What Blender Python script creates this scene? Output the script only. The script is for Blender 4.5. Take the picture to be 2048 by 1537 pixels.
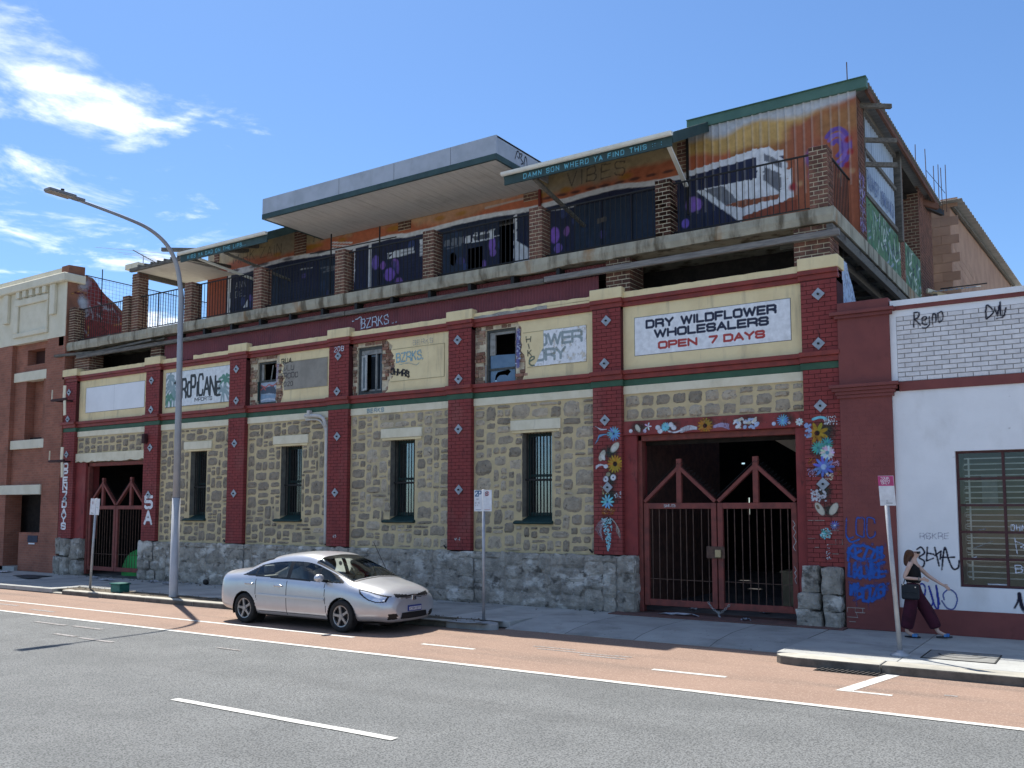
import bpy, bmesh, math, random
import numpy as np
from math import sin, cos, pi, radians, sqrt, atan2
from mathutils import Vector, Matrix

for _o in list(bpy.data.objects):
    bpy.data.objects.remove(_o, do_unlink=True)
scene = bpy.context.scene
COL = scene.collection
random.seed(7)
RNG = np.random.default_rng(11)

# ------------------------------------------------------------------ camera
# world: X along the street (right +), Y into the building, Z up, metres.
cam_d = bpy.data.cameras.new('camera')
cam = bpy.data.objects.new('camera', cam_d)
COL.objects.link(cam)
cam.location = (0.0, -17.5, 2.15)
cam.rotation_euler = (radians(90 + 4.869), 0, radians(33.60))
cam_d.sensor_width = 36.0
cam_d.lens = 31.99
cam_d.shift_y = 0.0476
cam_d.clip_start = 0.1
cam_d.clip_end = 6000
scene.camera = cam

# ------------------------------------------------------------------ sky, sun, exposure
SUN_DIR = Vector((-0.505, 0.290, 1.0)).normalized()      # towards the sun
SUN_EL = math.asin(SUN_DIR.z)
SUN_AZ = atan2(SUN_DIR.x, SUN_DIR.y)                     # from +Y towards +X
world = bpy.data.worlds.new('World')
scene.world = world
world.use_nodes = True
WT = world.node_tree
for n in list(WT.nodes):
    WT.nodes.remove(n)
def wn(t, **k):
    n = WT.nodes.new(t)
    for a, b in k.items():
        setattr(n, a, b)
    return n
w_out = wn('ShaderNodeOutputWorld')
w_bg = wn('ShaderNodeBackground')
w_sky = wn('ShaderNodeTexSky', sky_type='NISHITA')
w_sky.sun_disc = False
w_sky.sun_elevation = SUN_EL
w_sky.sun_rotation = SUN_AZ
w_sky.altitude = 20
w_sky.air_density = 1.0
w_sky.dust_density = 0.35
w_sky.ozone_density = 2.2
w_bg.inputs['Strength'].default_value = 0.05
# clouds: sheared streaks of broken cumulus on a plane high above the street
w_tc = wn('ShaderNodeTexCoord')
w_sep = wn('ShaderNodeSeparateXYZ')
WT.links.new(w_tc.outputs['Generated'], w_sep.inputs[0])
def wmath(op, a, b=None, clamp=False):
    n = wn('ShaderNodeMath', operation=op)
    n.use_clamp = clamp
    for i, v in enumerate((a, b)):
        if v is None:
            continue
        if isinstance(v, (int, float)):
            n.inputs[i].default_value = v
        else:
            WT.links.new(v, n.inputs[i])
    return n.outputs[0]
zc = wmath('MAXIMUM', w_sep.outputs['Z'], 0.03)
px = wmath('DIVIDE', w_sep.outputs['X'], zc)
py = wmath('DIVIDE', w_sep.outputs['Y'], zc)
w_com = wn('ShaderNodeCombineXYZ')
WT.links.new(px, w_com.inputs[0]); WT.links.new(py, w_com.inputs[1])
w_map = wn('ShaderNodeMapping')
w_map.inputs['Rotation'].default_value = (0, 0, radians(35))
w_map.inputs['Location'].default_value = (3.1, 1.7, 0)
w_map.inputs['Scale'].default_value = (1.0, 1.0, 1.0)
WT.links.new(w_com.outputs[0], w_map.inputs[0])
w_n1 = wn('ShaderNodeTexNoise'); w_n1.inputs['Scale'].default_value = 2.1
w_n1.inputs['Detail'].default_value = 10; w_n1.inputs['Roughness'].default_value = 0.6
w_n1.inputs['Distortion'].default_value = 0.35
WT.links.new(w_map.outputs[0], w_n1.inputs['Vector'])
# broad field that decides where the added cloud banks lie (all round but for the clear quarter behind the building)
w_n2 = wn('ShaderNodeTexNoise'); w_n2.inputs['Scale'].default_value = 0.55
w_n2.inputs['Detail'].default_value = 2
WT.links.new(w_com.outputs[0], w_n2.inputs['Vector'])
west = wn('ShaderNodeMapRange'); west.interpolation_type = 'SMOOTHSTEP'  # banks out of view are added to fill light on the shaded facade
west.inputs['From Min'].default_value = 0.68; west.inputs['From Max'].default_value = 0.44
west.inputs['To Min'].default_value = -0.15; west.inputs['To Max'].default_value = 0.03
hx = wmath('MULTIPLY', w_sep.outputs['X'], w_sep.outputs['X']); hy = wmath('MULTIPLY', w_sep.outputs['Y'], w_sep.outputs['Y'])
hl = wmath('SQRT', wmath('MAXIMUM', wmath('ADD', hx, hy), 0.0001))
north = wmath('DIVIDE', wmath('ADD', wmath('MULTIPLY', w_sep.outputs['X'], 0.12), wmath('MULTIPLY', w_sep.outputs['Y'], 0.99)), hl)
WT.links.new(north, west.inputs['Value'])
fld = wmath('ADD', w_n1.outputs['Fac'], west.outputs[0])
fld = wmath('ADD', fld, wmath('MULTIPLY', wmath('SUBTRACT', w_n2.outputs['Fac'], 0.5), 0.25))
cov = wn('ShaderNodeMapRange'); cov.interpolation_type = 'SMOOTHSTEP'
cov.inputs['From Min'].default_value = 0.54; cov.inputs['From Max'].default_value = 0.79
WT.links.new(fld, cov.inputs['Value'])
low = wn('ShaderNodeMapRange'); low.inputs['From Min'].default_value = 0.04; low.inputs['From Max'].default_value = 0.16
WT.links.new(w_sep.outputs['Z'], low.inputs['Value'])
covm = wmath('MULTIPLY', cov.outputs[0], low.outputs[0], clamp=True)
w_mix = wn('ShaderNodeMix', data_type='RGBA')
WT.links.new(covm, w_mix.inputs[0])
w_tint = wn('ShaderNodeMix', data_type='RGBA', blend_type='MULTIPLY')
w_tint.inputs[0].default_value = 1.0
w_tint.inputs[7].default_value = (0.64, 0.83, 1.03, 1)
WT.links.new(w_sky.outputs[0], w_tint.inputs[6])
WT.links.new(w_tint.outputs[2], w_mix.inputs[6])
w_mix.inputs[7].default_value = (11.2, 11.3, 11.5, 1)
WT.links.new(w_mix.outputs[2], w_bg.inputs['Color'])
WT.links.new(w_bg.outputs[0], w_out.inputs[0])

sun_d = bpy.data.lights.new('sun', 'SUN')
sun_d.energy = 2.55
sun_d.angle = radians(0.53)
sun_d.color = (1.0, 0.95, 0.87)
sun = bpy.data.objects.new('sun', sun_d)
COL.objects.link(sun)
sun.location = (-30, 20, 60)
sun.rotation_euler = (-SUN_DIR).to_track_quat('-Z', 'Y').to_euler()

scene.view_settings.view_transform = 'Standard'
scene.view_settings.look = 'None'
scene.view_settings.exposure = 1.68
scene.view_settings.gamma = 1.0

# ------------------------------------------------------------------ helpers
def lin(r, g, b):
    f = lambda c: (c/255/12.92) if c/255 <= 0.04045 else ((c/255+0.055)/1.055)**2.4
    return (f(r), f(g), f(b))

def tag(o, label=None, cat=None, group=None, kind=None):
    if label: o['label'] = label
    if cat: o['category'] = cat
    if group: o['group'] = group
    if kind: o['kind'] = kind
    return o

def empty(name, loc, label, cat, group=None, rz=0.0, kind=None):
    o = bpy.data.objects.new(name, None)
    o.empty_display_size = 0.2
    COL.objects.link(o)
    o.location = loc
    o.rotation_euler = (0, 0, rz)
    o['_o'] = list(loc)
    return tag(o, label, cat, group, kind)

def worg(o):
    """world origin (things and parts are unrotated when built in place)"""
    v = Vector((0, 0, 0))
    while o is not None:
        v += Vector(o.location)
        o = o.parent
    return v

def link(name, me, parent=None, loc=None, rot=None, scl=None):
    o = bpy.data.objects.new(name, me)
    COL.objects.link(o)
    if parent is not None:
        o.parent = parent
    if loc is not None: o.location = loc
    if rot is not None: o.rotation_euler = rot
    if scl is not None: o.scale = scl
    return o

class MB:
    """collects verts and faces in world (or local) coordinates"""
    def __init__(s):
        s.v = []; s.f = []
    def add(s, vs, fs):
        b = len(s.v)
        s.v += [tuple(p) for p in vs]
        s.f += [tuple(b+i for i in q) for q in fs]
        return s
    def box(s, x0, x1, y0, y1, z0, z1):
        if x0 > x1: x0, x1 = x1, x0
        if y0 > y1: y0, y1 = y1, y0
        if z0 > z1: z0, z1 = z1, z0
        return s.add([(x0,y0,z0),(x1,y0,z0),(x1,y1,z0),(x0,y1,z0),(x0,y0,z1),(x1,y0,z1),(x1,y1,z1),(x0,y1,z1)],
              [(0,3,2,1),(4,5,6,7),(0,1,5,4),(1,2,6,5),(2,3,7,6),(3,0,4,7)])
    def beam(s, a, b, w, h, up=(0,0,1)):
        a = Vector(a); b = Vector(b); d = (b-a).normalized()
        u = Vector(up)
        if abs(d.dot(u)) > 0.98: u = Vector((0,1,0))
        sd = d.cross(u).normalized()*w/2; uu = sd.cross(d).normalized()*h/2
        vs = [p+i*sd+j*uu for p in (a, b) for i, j in ((-1,-1),(1,-1),(1,1),(-1,1))]
        return s.add(vs, [(3,2,1,0),(4,5,6,7),(0,1,5,4),(1,2,6,5),(2,3,7,6),(3,0,4,7)])
    def tube(s, pts, r, seg=8, cap=True):
        pts = [Vector(p) for p in pts]; n = len(pts)
        rs = r if isinstance(r, (list, tuple)) else [r]*n
        rings = []
        ref = None
        for i, p in enumerate(pts):
            d = (pts[min(i+1,n-1)]-pts[max(i-1,0)]).normalized()
            if ref is None:
                ref = Vector((0,0,1)) if abs(d.z) < 0.9 else Vector((1,0,0))
            a = d.cross(ref)
            if a.length < 1e-6: a = d.cross(Vector((0,1,0)))
            a.normalize(); b = a.cross(d).normalized(); ref = b
            rings.append([p + rs[i]*(cos(2*pi*k/seg)*a+sin(2*pi*k/seg)*b) for k in range(seg)])
        fs = []
        for i in range(n-1):
            for k in range(seg):
                k2 = (k+1) % seg
                fs.append((i*seg+k, i*seg+k2, (i+1)*seg+k2, (i+1)*seg+k))
        if cap:
            fs.append(tuple(range(seg-1,-1,-1))); fs.append(tuple((n-1)*seg+k for k in range(seg)))
        return s.add([p for r_ in rings for p in r_], fs)
    def cyl(s, c, r, h, seg=16, axis='z', r2=None):
        c = Vector(c); d = {'x':Vector((1,0,0)),'y':Vector((0,1,0)),'z':Vector((0,0,1))}[axis]
        return s.tube([c, c+d*h], [r, r if r2 is None else r2], seg)
    def prism(s, poly, t0, t1, plane='xz'):
        """extrude a 2D outline; plane xz -> along y, yz -> along x, xy -> along z"""
        def m(a, b, t):
            return {'xz':(a,t,b),'yz':(t,a,b),'xy':(a,b,t)}[plane]
        n = len(poly)
        vs = [m(a,b,t0) for a,b in poly]+[m(a,b,t1) for a,b in poly]
        fs = [tuple(range(n)), tuple(range(2*n-1,n-1,-1))]
        fs += [(i, n+i, n+(i+1)%n, (i+1)%n) for i in range(n)]
        return s.add(vs, fs)
    def lathe(s, c, prof, seg=20):
        c = Vector(c); vs = []; fs = []
        for r, z in prof:
            vs += [(c.x+r*cos(2*pi*k/seg), c.y+r*sin(2*pi*k/seg), c.z+z) for k in range(seg)]
        for i in range(len(prof)-1):
            for k in range(seg):
                k2 = (k+1)%seg
                fs.append((i*seg+k,i*seg+k2,(i+1)*seg+k2,(i+1)*seg+k))
        fs.append(tuple(range(seg-1,-1,-1))); fs.append(tuple((len(prof)-1)*seg+k for k in range(seg)))
        return s.add(vs, fs)
    def grid(s, P):
        """P: (m,n,3) array of points"""
        m, n = len(P), len(P[0]); b = len(s.v)
        s.v += [tuple(P[i][j]) for i in range(m) for j in range(n)]
        s.f += [(b+i*n+j, b+i*n+j+1, b+(i+1)*n+j+1, b+(i+1)*n+j) for i in range(m-1) for j in range(n-1)]
        return s
    def mesh(s, name, mat, smooth=False, org=(0,0,0), fix=True):
        me = bpy.data.meshes.new(name)
        ox, oy, oz = org
        me.from_pydata([(x-ox, y-oy, z-oz) for x, y, z in s.v], [], s.f)
        if fix:
            bm = bmesh.new(); bm.from_mesh(me)
            bmesh.ops.recalc_face_normals(bm, faces=bm.faces)
            bm.to_mesh(me); bm.free()
        if mat is not None: me.materials.append(mat)
        if smooth:
            me.polygons.foreach_set('use_smooth', [True]*len(me.polygons))
        return me
    def build(s, name, mat, parent=None, smooth=False, bevel=0.0, kind=None, label=None, seg=1, auto=False, fix=True):
        org = worg(parent) if parent is not None else (0,0,0)
        me = s.mesh(name, mat, smooth or auto, org, fix)
        o = link(name, me, parent)
        if bevel:
            md = o.modifiers.new('bevel', 'BEVEL'); md.width = bevel; md.segments = seg
            md.limit_method = 'ANGLE'; md.angle_limit = radians(40)
        if auto:
            me.set_sharp_from_angle(angle=radians(35))
        if kind: o['kind'] = kind
        if label: o['label'] = label
        return o

# ------------------------------------------------------------------ materials
MATS = {}
def nodes_of(name):
    m = bpy.data.materials.new(name); m.use_nodes = True
    nt = m.node_tree
    p = nt.nodes['Principled BSDF']
    return m, nt, p
def c4(c): return (c[0], c[1], c[2], 1)

def pmat(name, col, col2=None, scale=6.0, rough=0.85, bump=0.25, bscale=45.0, metal=0.0, rand=0.0,
         stain=None, spec=0.3, contrast=(0.35, 0.68), spots=None, chips=None, bdist=0.02, stretch=None, coat=0.0, detail=6):
    """col..col2 mixed by noise; stain=(col, scale(x,y,z), lo, hi, amount); spots the same, finer"""
    if name in MATS: return MATS[name]
    m, nt, p = nodes_of(name)
    N = nt.nodes.new; L = nt.links.new
    geo = N('ShaderNodeNewGeometry')
    src = geo.outputs['Position']
    def noise(sc, det=6, vec=None, rough_=0.6):
        n = N('ShaderNodeTexNoise'); n.inputs['Scale'].default_value = sc; n.inputs['Detail'].default_value = det
        n.inputs['Roughness'].default_value = rough_
        L(vec or src, n.inputs['Vector']); return n.outputs['Fac']
    def mapped(s3):
        mp = N('ShaderNodeMapping'); mp.inputs['Scale'].default_value = s3; L(src, mp.inputs[0]); return mp.outputs[0]
    def rng(v, lo, hi, a=0.0, b=1.0):
        r = N('ShaderNodeMapRange'); r.interpolation_type = 'SMOOTHSTEP'
        r.inputs['From Min'].default_value = lo; r.inputs['From Max'].default_value = hi
        r.inputs['To Min'].default_value = a; r.inputs['To Max'].default_value = b
        L(v, r.inputs['Value']); return r.outputs[0]
    def mix(f, a, b, bt='MIX'):
        x = N('ShaderNodeMix'); x.data_type = 'RGBA'; x.blend_type = bt
        if isinstance(f, float): x.inputs[0].default_value = f
        else: L(f, x.inputs[0])
        for i, c in ((6, a), (7, b)):
            if isinstance(c, tuple): x.inputs[i].default_value = c4(c)
            else: L(c, x.inputs[i])
        return x.outputs[2]
    if col2 is None: col2 = tuple(c*0.8 for c in col)
    vec = mapped(stretch) if stretch else None
    base = mix(rng(noise(scale, detail, vec), *contrast), col, col2)
    for st in (stain, spots, chips):
        if st:
            sc, ss, lo, hi, amt = st
            base = mix(rng(noise(1.0, 7, mapped(ss)), lo, hi, 0.0, amt), base, sc)
    if rand:
        oi = N('ShaderNodeObjectInfo')
        v = rng(oi.outputs['Random'], 0, 1, 1-rand, 1+rand)
        hs = N('ShaderNodeHueSaturation'); L(base, hs.inputs['Color']); L(v, hs.inputs['Value']); base = hs.outputs[0]
    L(base, p.inputs['Base Color'])
    p.inputs['Roughness'].default_value = rough
    p.inputs['Metallic'].default_value = metal
    p.inputs['Specular IOR Level'].default_value = spec
    if coat: p.inputs['Coat Weight'].default_value = coat; p.inputs['Coat Roughness'].default_value = 0.06
    if bump:
        b = N('ShaderNodeBump'); b.inputs['Strength'].default_value = bump; b.inputs['Distance'].default_value = bdist
        L(noise(bscale, 5), b.inputs['Height']); L(b.outputs[0], p.inputs['Normal'])
    MATS[name] = m
    return m

def glass_mat(name, tint=(0.6,0.68,0.68), gloss=0.12, rough=0.02):
    """thin pane: see-through with a fresnel sheen"""
    if name in MATS: return MATS[name]
    m, nt, p = nodes_of(name)
    N = nt.nodes.new; L = nt.links.new
    nt.nodes.remove(p)
    out = [n for n in nt.nodes if n.type == 'OUTPUT_MATERIAL'][0]
    tr = N('ShaderNodeBsdfTransparent'); tr.inputs[0].default_value = c4(tint)
    gl = N('ShaderNodeBsdfGlossy'); gl.inputs['Roughness'].default_value = rough; gl.inputs[0].default_value = (0.9,0.95,1,1)
    fr = N('ShaderNodeFresnel'); fr.inputs['IOR'].default_value = 1.5
    ad = N('ShaderNodeMath'); ad.operation = 'ADD'; ad.use_clamp = True; ad.inputs[1].default_value = gloss
    L(fr.outputs[0], ad.inputs[0])
    mx = N('ShaderNodeMixShader'); L(ad.outputs[0], mx.inputs[0]); L(tr.outputs[0], mx.inputs[1]); L(gl.outputs[0], mx.inputs[2])
    L(mx.outputs[0], out.inputs[0])
    MATS[name] = m
    return m

def paint_mat(name, rough=0.75, alpha=True, bump=0.1, spec=0.3, metal=0.0):
    """colour (and cover) come from the paint laid on the surface point by point"""
    if name in MATS: return MATS[name]
    m, nt, p = nodes_of(name)
    N = nt.nodes.new; L = nt.links.new
    at = N('ShaderNodeAttribute'); at.attribute_name = 'paint'
    geo = N('ShaderNodeNewGeometry')
    n = N('ShaderNodeTexNoise'); n.inputs['Scale'].default_value = 9; n.inputs['Detail'].default_value = 7
    L(geo.outputs['Position'], n.inputs['Vector'])
    r = N('ShaderNodeMapRange'); r.inputs['From Min'].default_value = 0.3; r.inputs['From Max'].default_value = 0.75
    r.inputs['To Min'].default_value = 1.08; r.inputs['To Max'].default_value = 0.78
    L(n.outputs['Fac'], r.inputs['Value'])
    hs = N('ShaderNodeHueSaturation'); L(at.outputs['Color'], hs.inputs['Color']); L(r.outputs[0], hs.inputs['Value'])
    L(hs.outputs[0], p.inputs['Base Color'])
    p.inputs['Roughness'].default_value = rough; p.inputs['Specular IOR Level'].default_value = spec
    p.inputs['Metallic'].default_value = metal
    if alpha: L(at.outputs['Alpha'], p.inputs['Alpha'])
    if bump:
        b = N('ShaderNodeBump'); b.inputs['Strength'].default_value = bump; b.inputs['Distance'].default_value = 0.01
        n2 = N('ShaderNodeTexNoise'); n2.inputs['Scale'].default_value = 60
        L(geo.outputs['Position'], n2.inputs['Vector']); L(n2.outputs['Fac'], b.inputs['Height']); L(b.outputs[0], p.inputs['Normal'])
    MATS[name] = m
    return m

# ------------------------------------------------------------------ painting on surfaces (numpy canvas -> point colours)
def vnoise(X, Y, seed=0, oct=4):
    out = np.zeros_like(X, dtype=float); amp = 0.5
    for o in range(oct):
        r = np.random.default_rng(seed+o*17).random((64, 64))
        xi = np.floor(X).astype(int); yi = np.floor(Y).astype(int); fx = X-xi; fy = Y-yi
        fx = fx*fx*(3-2*fx); fy = fy*fy*(3-2*fy)
        g = lambda a, b: r[a % 64, b % 64]
        out += amp*((g(xi,yi)*(1-fx)+g(xi+1,yi)*fx)*(1-fy)+(g(xi,yi+1)*(1-fx)+g(xi+1,yi+1)*fx)*fy)
        X = X*2.03+5.1; Y = Y*2.03+9.7; amp *= 0.5
    return out

FONT = {
'A':(1.0,[[(0,0),(.5,1),(1,0)],[(.2,.34),(.8,.34)]]),
'B':(.95,[[(0,0),(0,1),(.8,1),(.97,.88),(.97,.64),(.8,.52),(0,.52)],[(.8,.52),(1,.38),(1,.14),(.8,0),(0,0)]]),
'C':(.95,[[(1,.76),(.97,.88),(.82,1),(.18,1),(0,.84),(0,.16),(.18,0),(.82,0),(.97,.12),(1,.24)]]),
'D':(1.0,[[(0,0),(0,1),(.78,1),(1,.82),(1,.18),(.78,0),(0,0)]]),
'E':(.9,[[(1,1),(0,1),(0,0),(1,0)],[(0,.5),(.9,.5)]]),
'F':(.88,[[(1,1),(0,1),(0,0)],[(0,.48),(.88,.48)]]),
'G':(1.0,[[(1,.78),(.84,1),(.18,1),(0,.84),(0,.16),(.18,0),(.82,0),(1,.14),(1,.45),(.6,.45)]]),
'H':(1.0,[[(0,0),(0,1)],[(1,0),(1,1)],[(0,.5),(1,.5)]]),
'I':(.08,[[(.5,0),(.5,1)]]),
'J':(.8,[[(1,1),(1,.16),(.82,0),(.18,0),(0,.16),(0,.3)]]),
'K':(.95,[[(0,0),(0,1)],[(.95,1),(.05,.46)],[(.3,.62),(1,0)]]),
'L':(.85,[[(0,1),(0,0),(1,0)]]),
'M':(1.2,[[(0,0),(0,1),(.5,.25),(1,1),(1,0)]]),
'N':(1.0,[[(0,0),(0,1),(1,0),(1,1)]]),
'O':(1.0,[[(.5,1),(.18,1),(0,.84),(0,.16),(.18,0),(.82,0),(1,.16),(1,.84),(.82,1),(.5,1)]]),
'P':(.95,[[(0,0),(0,1),(.82,1),(1,.86),(1,.56),(.82,.42),(0,.42)]]),
'Q':(1.0,[[(.5,1),(.18,1),(0,.84),(0,.16),(.18,0),(.82,0),(1,.16),(1,.84),(.82,1),(.5,1)],[(.6,.3),(1.05,-.1)]]),
'R':(1.0,[[(0,0),(0,1),(.82,1),(1,.86),(1,.6),(.82,.46),(0,.46)],[(.6,.46),(1,.25),(1,0)]]),
'S':(.95,[[(1,.78),(.96,.92),(.82,1),(.18,1),(0,.88),(0,.66),(.18,.53),(.82,.5),(1,.36),(1,.12),(.82,0),(.18,0),(.03,.1),(0,.24)]]),
'T':(.95,[[(0,1),(1,1)],[(.5,1),(.5,0)]]),
'U':(1.0,[[(0,1),(0,.16),(.18,0),(.82,0),(1,.16),(1,1)]]),
'V':(1.0,[[(0,1),(.5,0),(1,1)]]),
'W':(1.4,[[(0,1),(.25,0),(.5,.9),(.75,0),(1,1)]]),
'X':(1.0,[[(0,0),(1,1)],[(0,1),(1,0)]]),
'Y':(1.0,[[(0,1),(.5,.46),(1,1)],[(.5,.46),(.5,0)]]),
'Z':(.95,[[(0,1),(1,1),(0,0),(1,0)]]),
'0':(.9,[[(.5,1),(.2,1),(0,.82),(0,.18),(.2,0),(.8,0),(1,.18),(1,.82),(.8,1),(.5,1)]]),
'1':(.4,[[(0,.75),(.6,1),(.6,0)]]),
'2':(.9,[[(0,.78),(.18,1),(.82,1),(1,.84),(1,.62),(0,.08),(0,0),(1,0)]]),
'3':(.9,[[(0,1),(.8,1),(1,.86),(1,.66),(.8,.52),(.3,.52)],[(.8,.52),(1,.36),(1,.14),(.8,0),(0,0)]]),
'5':(.9,[[(1,1),(0,1),(0,.56),(.8,.56),(1,.42),(1,.14),(.8,0),(.15,0),(0,.12)]]),
'6':(.9,[[(.95,1),(.2,1),(0,.8),(0,.16),(.18,0),(.82,0),(1,.14),(1,.4),(.82,.54),(0,.54)]]),
'7':(.9,[[(0,1),(1,1),(1,.9),(.4,0)]]),
'8':(.9,[[(.5,.53),(.15,.53),(0,.66),(0,.88),(.18,1),(.82,1),(1,.88),(1,.66),(.85,.53),(.15,.53),(0,.4),(0,.12),(.18,0),(.82,0),(1,.12),(1,.4),(.85,.53)]]),
'.':(.05,[[(.5,0),(.5,.05)]]), '-':(.5,[[(0,.5),(1,.5)]]), "'":(.1,[[(.5,1),(.5,.8)]]), ':':(.05,[[(.5,.2),(.5,.25)],[(.5,.7),(.5,.75)]]),
'$':(.8,[[(1,.8),(.8,.95),(.2,.95),(0,.8),(.2,.55),(.8,.45),(1,.25),(.8,.05),(.2,.05),(0,.2)],[(.5,-.1),(.5,1.1)]]),
' ':(.45,[]),
}

class Canvas:
    def __init__(s, w, h, res):
        s.w, s.h = w, h
        s.n = max(2, int(round(w/res))+1); s.m = max(2, int(round(h/res))+1)
        s.X, s.Z = np.meshgrid(np.linspace(0, w, s.n), np.linspace(0, h, s.m))
        s.rgb = np.zeros((s.m, s.n, 3)); s.a = np.zeros((s.m, s.n))
        s.res = res
    def put(s, mask, col, op=1.0, sl=None):
        mask = np.clip(mask*op, 0, 1)
        sl = sl or (slice(None), slice(None))
        a = s.a[sl]; rgb = s.rgb[sl]
        na = a+mask*(1-a)
        w = np.where(na > 1e-6, mask/np.maximum(na, 1e-6), 0)[..., None]
        s.rgb[sl] = rgb*(1-w)+np.array(col)*w
        s.a[sl] = na
    def fill(s, col):
        s.rgb[:] = col; s.a[:] = 1
    def _sl(s, x0, x1, z0, z1):
        i0 = max(0, int(x0/s.w*(s.n-1))-1); i1 = min(s.n, int(x1/s.w*(s.n-1))+3)
        j0 = max(0, int(z0/s.h*(s.m-1))-1); j1 = min(s.m, int(z1/s.h*(s.m-1))+3)
        return (slice(j0, max(j0, j1)), slice(i0, max(i0, i1)))
    def poly(s, pts, col, op=1.0, wob=0.0, seed=0):
        xs = [p[0] for p in pts]; zs = [p[1] for p in pts]
        sl = s._sl(min(xs)-wob, max(xs)+wob, min(zs)-wob, max(zs)+wob)
        X = s.X[sl]; Z = s.Z[sl]
        if X.size == 0: return
        if wob:
            X = X+(vnoise(X*9, Z*9, seed)-.5)*wob*2; Z = Z+(vnoise(X*9+31, Z*9, seed)-.5)*wob*2
        ins = np.zeros(X.shape, bool); n = len(pts)
        for i in range(n):
            x1, z1 = pts[i]; x2, z2 = pts[(i+1) % n]
            if z1 == z2: continue
            c = ((z1 > Z) != (z2 > Z)) & (X < (x2-x1)*(Z-z1)/(z2-z1)+x1)
            ins ^= c
        s.put(ins.astype(float), col, op, sl)
    def rect(s, x0, x1, z0, z1, col, op=1.0, wob=0.0, seed=0):
        s.poly([(x0,z0),(x1,z0),(x1,z1),(x0,z1)], col, op, wob, seed)
    def disc(s, cx, cz, rx, rz, col, rot=0.0, op=1.0, soft=0.25, wob=0.0, seed=0):
        R = max(rx, rz)*1.4
        sl = s._sl(cx-R, cx+R, cz-R, cz+R)
        X = s.X[sl]-cx; Z = s.Z[sl]-cz
        if X.size == 0: return
        c, n = cos(rot), sin(rot)
        d = np.sqrt(((X*c+Z*n)/rx)**2+((-X*n+Z*c)/rz)**2)
        if wob: d = d+(vnoise(s.X[sl]*6, s.Z[sl]*6, seed)-.5)*wob
        s.put(np.clip((1-d)/soft, 0, 1), col, op, sl)
    def stroke(s, pts, w, col, soft=0.35, op=1.0):
        for (x1, z1), (x2, z2) in zip(pts[:-1], pts[1:]):
            sl = s._sl(min(x1,x2)-w, max(x1,x2)+w, min(z1,z2)-w, max(z1,z2)+w)
            X = s.X[sl]; Z = s.Z[sl]
            if X.size == 0: continue
            dx, dz = x2-x1, z2-z1; L2 = max(dx*dx+dz*dz, 1e-9)
            t = np.clip(((X-x1)*dx+(Z-z1)*dz)/L2, 0, 1)
            d = np.sqrt((X-x1-t*dx)**2+(Z-z1-t*dz)**2)/(w/2)
            s.put(np.clip((1-d)/soft+0.5, 0, 1)*(d < 1.5), col, op, sl)
    def curve(s, pts, w, col, soft=0.35, op=1.0, k=6):
        s.stroke(catmull(pts, k), w, col, soft, op)
    def text(s, txt, x, z, h, wf, gap, th, col, jit=0.0, slant=0.0, soft=0.35, op=1.0, seed=1, round_=False, slope=0.0, fit=None):
        """stroke lettering; wf letter width / height; returns end x"""
        r = random.Random(seed)
        if fit:                                   # choose the gap/width so the line is `fit` wide
            tot = sum(FONT.get(c, FONT[' '])[0] for c in txt)*h*wf
            wf *= (fit-gap*(len(txt)-1))/tot
        x0 = x
        for ch in txt:
            adv, st = FONT.get(ch, FONT[' '])
            W = adv*h*wf
            dz = r.uniform(-jit, jit)*h
            for pl in st:
                q = []
                for a, b in pl:
                    a2 = a+r.uniform(-jit, jit); b2 = b+r.uniform(-jit, jit)
                    px_ = x+a2*W+b2*h*slant
                    q.append((px_, z+dz+b2*h+(px_-x0)*slope))
                (s.curve if round_ and len(q) > 2 else s.stroke)(q, th, col, soft, op)
            x += W+gap
        return x
    def flower(s, cx, cz, r, n, col, ctr, rot=0.0, pw=0.22, cr=0.2):
        for k in range(n):
            a = rot+2*pi*k/n
            s.disc(cx+cos(a)*r*.55, cz+sin(a)*r*.55, r*.5, r*pw, tuple(c*random.uniform(.75,1.2) for c in col), rot=a, soft=.3)
        s.disc(cx, cz, r*cr, r*cr, ctr)
    def spray(s, x0, z0, x1, z1, n, col, sz, seed=0, op=.8):
        r = random.Random(seed)
        for _ in range(n):
            s.disc(r.uniform(x0,x1), r.uniform(z0,z1), sz*r.uniform(.5,1.3), sz*r.uniform(.5,1.3), col, op=op)
    def build(s, name, mat, parent, org, u=(1,0,0), v=(0,0,1), disp=None, cut=0.03, kind=None, label=None, smooth=True):
        u = np.array(u, float); v = np.array(v, float); w = np.cross(u, v)
        P = np.array(org, float)+s.X[..., None]*u+s.Z[..., None]*v
        if disp is not None: P = P+disp[..., None]*w
        if name in ('graffiti', 'painted_flowers', 'lettering') and cut is not None:
            wear = vnoise(s.X*14+org[0], s.Z*14+org[2], 8, 4)          # paint worn thin in spots
            s.a = s.a*np.clip(.80+(wear-.32)*2.2, .35, 1)
        keep = None
        if cut is not None:
            A = s.a
            keep = (np.maximum.reduce([A[:-1,:-1], A[1:,:-1], A[:-1,1:], A[1:,1:]]) > cut)
        idx = np.arange(s.m*s.n).reshape(s.m, s.n)
        F = np.stack([idx[:-1,:-1], idx[:-1,1:], idx[1:,1:], idx[1:,:-1]], -1).reshape(-1, 4)
        if keep is not None: F = F[keep.reshape(-1)]
        used = np.unique(F)
        remap = -np.ones(s.m*s.n, int); remap[used] = np.arange(len(used))
        F = remap[F]; V = P.reshape(-1, 3)[used]
        o0 = np.array(worg(parent)) if parent is not None else np.zeros(3)
        me = bpy.data.meshes.new(name)
        me.vertices.add(len(V)); me.vertices.foreach_set('co', (V-o0).astype(np.float32).ravel())
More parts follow.
